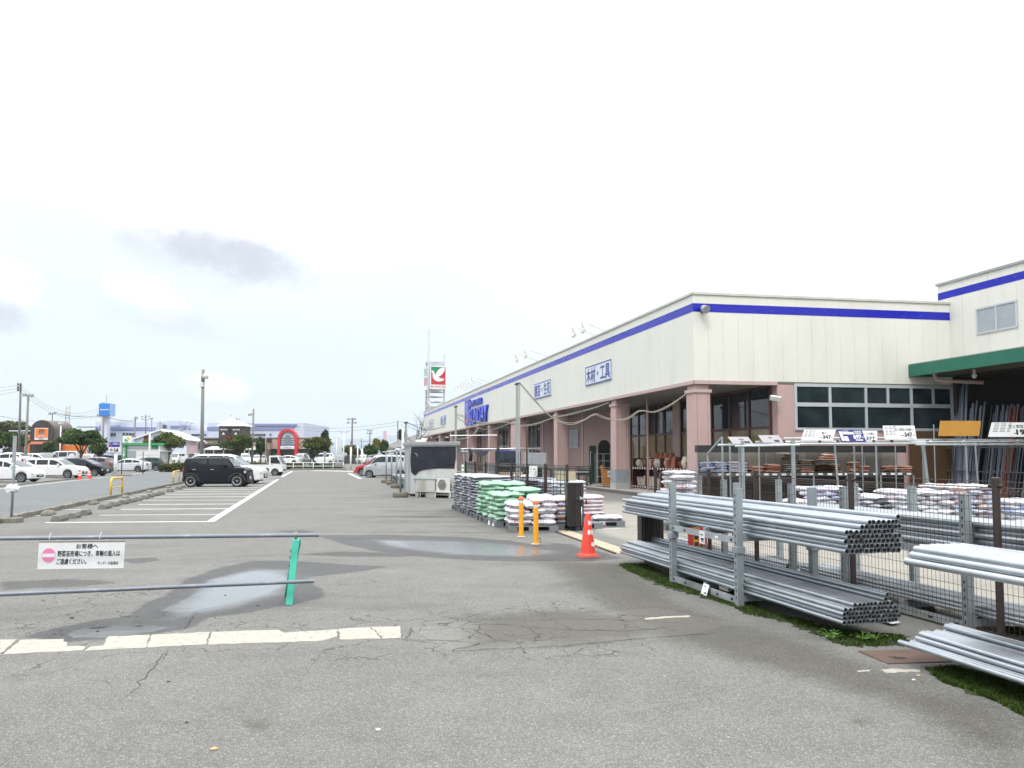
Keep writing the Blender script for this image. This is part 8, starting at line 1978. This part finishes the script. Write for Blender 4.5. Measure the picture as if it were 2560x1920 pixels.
def upole(px_, Y, ytop, r_, label, arms=(), m_='conpole', lean=1.0):
    p = ground_at(px_,Y); top = D(px_+lean,ytop,Y)-p; e = thing('utility_pole', label, 'utility pole', p); mb = MB(); mb.tube([(0,0,0),top], r_, 8, r2=r_*.7); mb.build('pole', M[m_], e, True)
    for (x0,x1,dz) in arms: mb = MB(); mb.beam(top+Vector((x0,-.1,-dz)), top+Vector((x1,-.1,-dz)), .09, .09); mb.box(top.x+x0-.06,top.x+x0+.06,-.2,.0,top.z-dz,top.z-dz+.22); mb.box(top.x+x1-.06,top.x+x1+.06,-.2,.0,top.z-dz,top.z-dz+.22); mb.build('cross_arm', M['steelpole'], e)
    return p + top
ua = upole(47, 88, 961, .15, 'brown utility pole at the left with three short brackets', [(-.25,.05,.1),(-.25,.05,.45),(-.25,.05,.75)], 'steelpole', 5)
ub = upole(256, 118, 1040, .2, 'concrete utility pole in front of the blue cube sign', [(-.9,.9,.0)], 'conpole', 3)
uc = upole(364, 175, 1037, .16, 'utility pole with transformer racks over the white warehouse', [(-.9,.9,.5),(-.8,.8,1.2),(-.8,.6,3.2)], 'steelpole', .5); ud = upole(379, 178, 1045, .12, 'slim utility pole right of the transformer pole', [(-.3,.3,.2)], 'steelpole', .3); ue = upole(400, 118, 1052, .06, 'thin steel pole over the warehouse ridge', (), 'steelpole', .4)
uf = upole(591, 190, 1045, .16, 'utility pole just right of the white pyramid roof', [(-.8,.9,.4),(-.2,1.3,1.0)], 'steelpole', .3); ug = upole(995, 128, 1052, .13, 'bare steel pole at the arcade roof', (), 'steelpole', -.5); uh = upole(903, 200, 1095, .12, 'far utility pole before the mountains', [(-.2,4.5,.9)], 'steelpole'); ui = upole(876, 132, 1102, .10, 'short dark pole beyond the entrance lamps', (), 'steelpole')
for px_, Y, yt, r_, lab, m_ in ((149.5,100,1060,.08,'white flag pole left of the broad tree','white'),(373,95,1082,.09,'white post right of the warehouse brown door','white'),(877,96,1118,.11,'white marker post at the lane end','white'),(664,100,1076,.05,'thin grey post beside the second lamp pole','grey'),(894,120,1115,.10,'white post at the far entrance','white'),(905,122,1122,.16,'stout white post at the far entrance','white'),(358,72,1129,.05,'thin post near the white car by the green kiosk','steelpole'),(305,65,1105,.045,'thin post right of the parking sign','steelpole'),(812,110,1138,.08,'brown pole holding a small grey sign plate by the guard rail','steelpole')):
    p = ground_at(px_,Y); t = (D(px_,yt,Y)-p).z; e = thing('marker_post', lab, 'post', p); mb = MB(); mb.tube([(0,0,0),(0,0,t)], r_, 8); mb.build('post', M[m_], e, True)
    if px_ == 305: mb = MB(); mb.bbox(-.8,.8,-.25,.25,0,.13,.03); mb.build('base', M['kerbstone'], e)
    if px_ == 812: mb = MB(); mb.box(-.26,.26,-.04,.0,t-.1,t+.55); mb.build('plate', M['grey'], e)
    if px_ == 149.5: mb = MB(); mb.box(-.2,.2,-.3,.2,t,t+.25); mb.build('lamp', M['offwhite'], e)
for px_, yt, Y, w, lab, m_ in ((957,1076,150,.35,'pink and white banner beyond the entrance','banner'),):
    p = ground_at(px_,Y); t = (D(px_,yt,Y)-p).z; e = thing('banner_flag', lab, 'banner', p); mb = MB(); mb.tube([(0,0,0),(0,0,t)], .05, 5); mb.build('pole', M['white'], e); mb = MB(); mb.box(.0,w*2,-.02,.02,t-2.2,t-.1); mb.build('cloth', mat('pink banner', (.62,.42,.46), .7), e)
lt = thing('lattice_mast', 'thin lattice mast behind the arched building', 'mast', ground_at(167,260)); tz = (D(169,1017,260)-lt.location); mb = MB(); wd = .75
for s_ in (-1,1): mb.tube([(s_*wd*1.25,0,0),(tz.x+s_*wd*.8,0,tz.z-1.5)], .12, 5)
for k in range(12): z = tz.z*(.3+.06*k); mb.tube([(-wd,0,z),(wd+.1,0,z+tz.z*.06)], .07, 4)
mb.build('lattice', M['galv_dull'], lt); mb = MB(); mb.box(tz.x-1.0,tz.x+1.0,-.6,.6,tz.z-2.6,tz.z-2.2); mb.box(tz.x-.7,tz.x-.4,-.3,.3,tz.z-2.2,tz.z); mb.box(tz.x+.4,tz.x+.7,-.3,.3,tz.z-2.2,tz.z); mb.build('head', M['offwhite'], lt)
def span(a, b, sag, label, r_=.035, grp='overhead wires'):
    a, b = Vector(a), Vector(b); mb = MB(); n = 14; mb.tube([(b-a)*(i/n) - UP*(sag*4*(i/n)*(1-i/n)) for i in range(n+1)], r_, 4, caps=False); o = mb.build('overhead_wire', M['wire'], None); o.location = a; tag(o, label, 'wire', grp)
M['wire'] = mat('wire', (.16,.16,.17), .6)
for k, dz in enumerate((.1,.45,.8)):
    span(ua+Vector((-.2,-.1,-dz)), D(-140,966+8*k+k*4,84), .35, f'thin wire leaving the left photo edge, {("upper","middle","lower")[k]} one', .016); span(ua+Vector((0,-.1,-dz)), D(252,1018+9*k-3*k,118), 2.0, f'long wire from the brown pole to the cube sign, {("upper","middle","lower")[k]} one', .02)
span(D(134,1033,150), ub-UP*.1, .3, 'thick wire from the barrel roof pole to the concrete pole', .05); span(ub, D(333,1053,150), .25, 'thick wire from the concrete pole toward the factory', .05); span(uc-UP*.4, ub+UP*.0, .8, 'wire from the transformer pole to the concrete pole', .03)
span(uf, D(400,1054,118)+Vector((0,20,0)), 1.2, 'wire crossing behind the big concrete lamp pole', .035); span(uf-UP*.5, D(640,1062,190), .3, 'wire right of the pyramid roof', .035)
for k in range(2): span(D(742,1066+8*k,200), ug-UP*(.2+.5*k), .8, f'{("upper","lower")[k]} wire above the mountains', .03)
span(D(0,1040,110), D(88,1053,140), .1, 'low wire behind the left trees', .03); span(ug, D(1060,1062,128), .2, 'wire from the bare pole to the shop end', .025)

# ================================================================== TREES, HEDGE, RAIL, MOUNTAINS
M['bark'] = mat('bark', (.085,.065,.050), .9, var=.25, scale=3, bump=.4)
M['leaf_green'] = leafmat('tree leaves', (.018,.045,.010), (.085,.145,.030), .9); M['leaf_olive'] = leafmat('olive tree leaves', (.035,.055,.012), (.15,.165,.035), 1.0); M['leaf_red'] = leafmat('turning leaves', (.11,.05,.015), (.30,.10,.03), .8); M['leaf_dark'] = leafmat('dark needles', (.008,.022,.010), (.03,.06,.025), 1.2); M['leaf_yellow'] = leafmat('yellowing leaves', (.14,.14,.02), (.32,.27,.05), 1.0)
def tree(label, px0, px1, ytop, ybot, Y, kinds, seed, trunk_px=None, shape='dome', n=3000, leaf=.26, fork=True, group=None):
    r_ = random.Random(seed); a, b = D(px0,ybot,Y), D(px1,ytop,Y); cx_, rx = (a.x+b.x)/2, (b.x-a.x)/2; z0, z1_ = a.z, b.z; tx = ground_at(trunk_px or (px0+px1)/2, Y).x
    e = thing('tree', label, 'tree', (tx,Y,0)); cz, rz = (z0+z1_)/2, (z1_-z0)/2; ry = rx*.9
    cl = []
    for k in range(34):
        while True:
            u_, v_, w_ = r_.uniform(-1,1), r_.uniform(-1,1), r_.uniform(-1,1)
            d = u_*u_+v_*v_+w_*w_
            if .18 < d < 1: break
        if shape == 'flat' and w_ < -.3: w_ *= .5
        if shape == 'cone': s_ = 1-(w_+1)/2*.92; u_ *= s_; v_ *= s_
        cl.append((Vector((cx_-tx+u_*rx*.86, v_*ry*.86, cz+w_*rz*.84)), r_.uniform(.16,.34)))
    mb = MB(); base_r = max(.09, .035*(z1_)); z_s = z0*.72 if shape != 'cone' else z0
    mb.tube([(0,0,0),(r_.uniform(-.08,.08),0,z_s*.5),(r_.uniform(-.15,.15),0,z_s)], base_r, 8, r2=base_r*.75)
    mb.build('trunk', M['bark'], e, True)
    mb = MB(); 
    for c, s_ in cl[:12]:
        st = Vector((0,0,z_s*r_.uniform(.82,1))); mid = st.lerp(c,.5)+UP*.12*rz; mb.tube([st,mid,c], base_r*.42, 5, r2=.02)
    mb.build('branches', M['bark'], e)
    per = int(n*1.4)//len(cl); by = {}
    for i, (c, s_) in enumerate(cl):
        kd_ = kinds(c.x+tx-cx_, c.z-cz, r_) if callable(kinds) else kinds; m2 = by.setdefault(kd_, MB())
        R_x, R_z = rx*s_*1.45, rz*s_*1.55
        for _ in range(per):
            d = Vector((r_.gauss(0,1), r_.gauss(0,1), r_.gauss(0,1))).normalized()*r_.random()**.45
            p = c + Vector((d.x*R_x, d.y*R_x, d.z*R_z)); q = Vector((r_.gauss(0,1), r_.gauss(0,1), r_.gauss(.3,1))).normalized(); t_ = q.orthogonal().normalized(); t_.rotate(Matrix.Rotation(r_.uniform(0,6.28),3,q)); b_ = q.cross(t_); L2 = leaf*1.3*r_.uniform(.6,1.3)
            m2.add([p-t_*L2*.5, p-b_*L2*.28, p+t_*L2*.5, p+b_*L2*.28], [(0,1,2,3)])
    for kd_, m2 in by.items(): m2.build('crown', M[kd_], e)
tree('broad dark green tree with flat crown left of the parking sign', 148, 258, 1072, 1121, 88, 'leaf_green', 1, 203, 'flat', 5600, .24)
tree('green and olive tree behind the green kiosk', 371, 464, 1083, 1126, 100, lambda x, z, r: 'leaf_olive' if z > 0 or r.random() < .4 else 'leaf_green', 2, 421, 'flat', 4600, .24)
tree('red topped tree beside the dark tower', 553, 632, 1086, 1128, 112, lambda x, z, r: 'leaf_red' if (x < -.3 and z > .15) else ('leaf_olive' if r.random() < .45 else 'leaf_green'), 3, 596, 'dome', 4400, .24)
tree('olive green tree before the guard rail right of the red arch', 755, 829, 1093, 1130, 101, lambda x, z, r: 'leaf_olive' if z > -.3 else 'leaf_green', 4, 777, 'flat', 4200, .22)
tree('dark bushy tree at the left photo edge', -60, 62, 1078, 1128, 96, lambda x, z, r: 'leaf_green', 5, 0, 'flat', 4600, .26)
tree('tall olive tree behind the left roofs', -10, 74, 1050, 1090, 185, lambda x, z, r: 'leaf_olive', 6, 30, 'dome', 3000, .5)
tree('narrow green tree right of the red topped one', 640, 664, 1095, 1134, 120, 'leaf_green', 7, 652, 'dome', 2000, .26)
tree('small green tree before the arched building', 106, 143, 1104, 1130, 118, 'leaf_green', 8, 124, 'dome', 1800, .26)
tree('small dark tree under the broad one', 222, 272, 1108, 1136, 110, 'leaf_green', 9, 246, 'dome', 1800, .26)
tree('pointed dark conifer behind the olive tree', 796, 828, 1072, 1130, 128, 'leaf_dark', 10, 808, 'cone', 2600, .36)
tree('yellowing tree beyond the entrance', 932, 952, 1097, 1128, 150, 'leaf_yellow', 11, 942, 'dome', 1300, .34)
tree('round green tree beyond the entrance', 948, 975, 1101, 1135, 140, 'leaf_green', 12, 961, 'dome', 1700, .32)
tree('wide green bush tree beyond the entrance', 908, 950, 1113, 1138, 142, 'leaf_green', 13, 928, 'dome', 1700, .34)
tree('dull green bush tree behind the floodlight pole', 852, 906, 1114, 1140, 160, 'leaf_olive', 14, 880, 'dome', 1600, .36)
tree('dark pine beside the bare steel pole', 994, 1012, 1075, 1102, 150, 'leaf_dark', 15, 1004, 'dome', 1300, .36)
tree('bright green shrub tree under the olive one', 769, 797, 1121, 1142, 106, 'leaf_green', 16, 783, 'dome', 1400, .22)
# bare young tree at the shop end
bt = thing('bare_tree', 'leafless young tree at the far shop end', 'tree', ground_at(1046,98)); r_ = random.Random(2); mb = MB(); zt = (D(1040,1046,98)-bt.location).z
mb.tube([(0,0,0),(-.1,0,2.2),(-.3,0,3.4)], .12, 6, r2=.07)
def twig(p, d, l, r0, lvl):
    q_ = p + d*l*.5 + Vector((r_.gauss(0,.08), r_.gauss(0,.08), 0))*l; e_ = p + d*l + Vector((r_.gauss(0,.1), r_.gauss(0,.1), .06))*l; mb.tube([p,q_,e_], r0, 4, r2=r0*.5)
    if lvl:
        for _ in range(3):
            nd = (d + Vector((r_.gauss(0,.55), r_.gauss(0,.55), r_.gauss(.05,.3)))).normalized(); twig(q_.lerp(e_, r_.uniform(.1,1)), nd, l*r_.uniform(.45,.75), r0*.55, lvl-1)
for k in range(6): twig(Vector((-.28,0,2.4+.2*k)), Vector((r_.uniform(-.8,1.0), r_.uniform(-.6,.6), .7)).normalized(), (zt-3)*.62, .05, 3)
mb.build('branches', M['bark'], bt)
def hedge(px0, px1, ytop, Y, dep, label, seed, n=2600, m_='leaf_green'):
    r_ = random.Random(seed); a, b = ground_at(px0,Y), ground_at(px1,Y); h_ = D(px0,ytop,Y).z; e = thing('hedge', label, 'hedge', a); mb = MB()
    for _ in range(n):
        x = r_.uniform(0,(b-a).x); y = r_.uniform(0,dep); top = h_*(.9+.1*math.sin(x*1.7+seed))*(1-.25*(2*y/dep-1)**4); z = top*(1-r_.random()**2.2*.95); q = Vector((r_.gauss(0,1),r_.gauss(-.4,1),r_.gauss(.5,1))).normalized(); t_ = q.orthogonal().normalized(); b_ = q.cross(t_); L2 = r_.uniform(.1,.2); p = Vector((x,y,z))
        mb.add([p-t_*L2, p-b_*L2*.6, p+t_*L2, p+b_*L2*.6], [(0,1,2,3)])
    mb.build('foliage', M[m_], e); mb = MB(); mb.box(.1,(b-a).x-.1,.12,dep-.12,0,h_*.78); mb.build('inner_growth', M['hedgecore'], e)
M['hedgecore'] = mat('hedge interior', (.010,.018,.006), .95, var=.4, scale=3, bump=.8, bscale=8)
hedge(400, 470, 1157.5, 112, 1.6, 'low dark hedge behind the lane, left of the black boxy car', 1); hedge(628, 748, 1157, 98, 2.0, 'trimmed hedge in front of the white low cars', 2, 3400, 'leaf_olive'); hedge(752, 856, 1162, 100, 1.0, 'low hedge under the guard rail', 3, 2000); hedge(398, 437, 1158, 82, 2.6, 'rounded bush at the lane corner by the green kiosk', 4, 2600, 'leaf_olive')
hedge(856, 905, 1137, 135, 2.0, 'long brown green hedge at the far entrance', 5, 1400, 'leaf_olive')
gr = thing('guard_rail', 'white tubular guard rail in front of the hedge', 'guard rail', ground_at(742,97)); L_ = ground_at(858,97).x - ground_at(742,97).x
for z in (.45,.9): mb = MB(); mb.tube([(-3,0,z),(L_,0,z)], .045, 6); mb.build('rail', M['white'], gr, True)
for k in range(8): mb = MB(); x = -3+(L_+3)*k/7; mb.tube([(x,0,0),(x,0,.95)], .05, 6); mb.build('post', M['white'], gr, True)
kb3 = tag(thing('kerb', None, None), kind='structure'); a, b = ground_at(728,94.5), ground_at(884,94.5)
for i in range(int((b.x-a.x)/1.0)):
    o = link('kerb_stone', sm[i%5], kb3); o.location = (a.x+i+.5, 94.5, .05); o.scale = (1.65,1.6,1.3)
kb4 = tag(thing('kerb', None, None), kind='structure'); a, b = ground_at(398,108), ground_at(545,108)
for i in range(int((b.x-a.x)/1.0)):
    o = link('kerb_stone', sm[i%5], kb4); o.location = (a.x+i+.5, 108, .02); o.scale = (1.65,1.6,1.2)
for q, (px_, py_) in enumerate(((246,1131),(217,1129))):
    p = ground_at(px_,115); e = thing('round_sign', f'small blue round road sign, {("right","left")[q]} one under the broad tree', 'road sign', p); mb = MB(); t = D(px_,py_-8,115).z; mb.tube([(0,0,0),(0,0,t)], .05, 6); mb.build('post', M['white'], e); mb = MB(); mb.lathe([(0,-.03),(.26,-.03),(.26,.0),(0,0)], 14, (0,-.06,t-.2), 'y'); mb.build('disc', mat('road sign blue', (.03,.16,.45), .4) if q == 0 else M['grey'], e)
p = ground_at(10,120); e = thing('shop_board', 'low white lettered board at the left edge behind the cars', 'sign', p); part_box(e,'board',2,19,1119,1128,120,.2,M['white']); part_box(e,'print',5,16,1121.5,1124.5,119.9,.08,M['ink'])
fs = thing('far_fence', 'dark chain fence at the far entrance', 'fence', ground_at(856,130)); mb = MB(); x1 = ground_at(900,130).x-fs.location.x
for k in range(24): mb.tube([(x1*k/23,0,0),(x1*k/23,0,1.9)], .03, 4)
for z in (.1,1.0,1.9): mb.tube([(0,0,z),(x1,0,z)], .03, 4)
tag(mb.build('mesh_panel', M['steelpole'], fs), kind='stuff')
# mountains on the horizon
def ridge(Y, pts, m_, seed):
    r_ = random.Random(seed); mb = MB(); P = []
    for (x0,y0),(x1,y1) in zip(pts, pts[1:]):
        n = 6
        for i in range(n): t = i/n; P.append(D(x0+(x1-x0)*t, y0+(y1-y0)*t + r_.uniform(-.8,.8), Y))
    P.append(D(*pts[-1],Y)); n = len(P); rows = []
    for k in range(6):
        f_k = k/5
        for i, p in enumerate(P): rows.append((p.x*(1-.02*k)+r_.uniform(-20,20)*(k>0), Y-f_k*Y*.28+r_.uniform(-40,40)*(k>0), max(p.z*(1-f_k)**1.25*(1+r_.uniform(-.12,.12)*(0<k<5)), -5)))
    mb.add(rows, [(k*n+i+1, k*n+i, (k+1)*n+i, (k+1)*n+i+1) for k in range(5) for i in range(n-1)])
    o = mb.build('mountain', m_, None, True); tag(o, kind='structure')
M['hill'] = mat('forested hillside', (.030,.055,.038), .95, var=.3, scale=.004)
ridge(9500, [(-900,1120),(-300,1118),(200,1121),(560,1124),(640,1120),(760,1112),(828,1106),(850,1100),(890,1096),(925,1098),(948,1090),(966,1087),(990,1091),(1030,1092),(1100,1098),(1400,1106),(2200,1110),(3300,1118)], M['hill'], 3)
ridge(6200, [(-900,1130),(300,1131),(720,1126),(840,1119),(910,1112),(1000,1116),(1120,1122),(2600,1130)], M['hill'], 4)
# air: even haze between here and the mountains
hz = MB(); hz.box(-11000, 11000, -60, 10500, -1.0, 330); m_ = bpy.data.materials.new('haze'); m_.use_nodes = True; t = m_.node_tree; t.nodes.clear(); h = NT(t)
vol = h.n('ShaderNodeVolumePrincipled'); vol.inputs['Color'].default_value = (.80,.90,1.0,1); vol.inputs['Density'].default_value = .00019; vol.inputs['Anisotropy'].default_value = .0
ou = h.n('ShaderNodeOutputMaterial'); h.l(vol.outputs[0], ou.inputs['Volume']); tag(hz.build('haze', m_), kind='stuff')
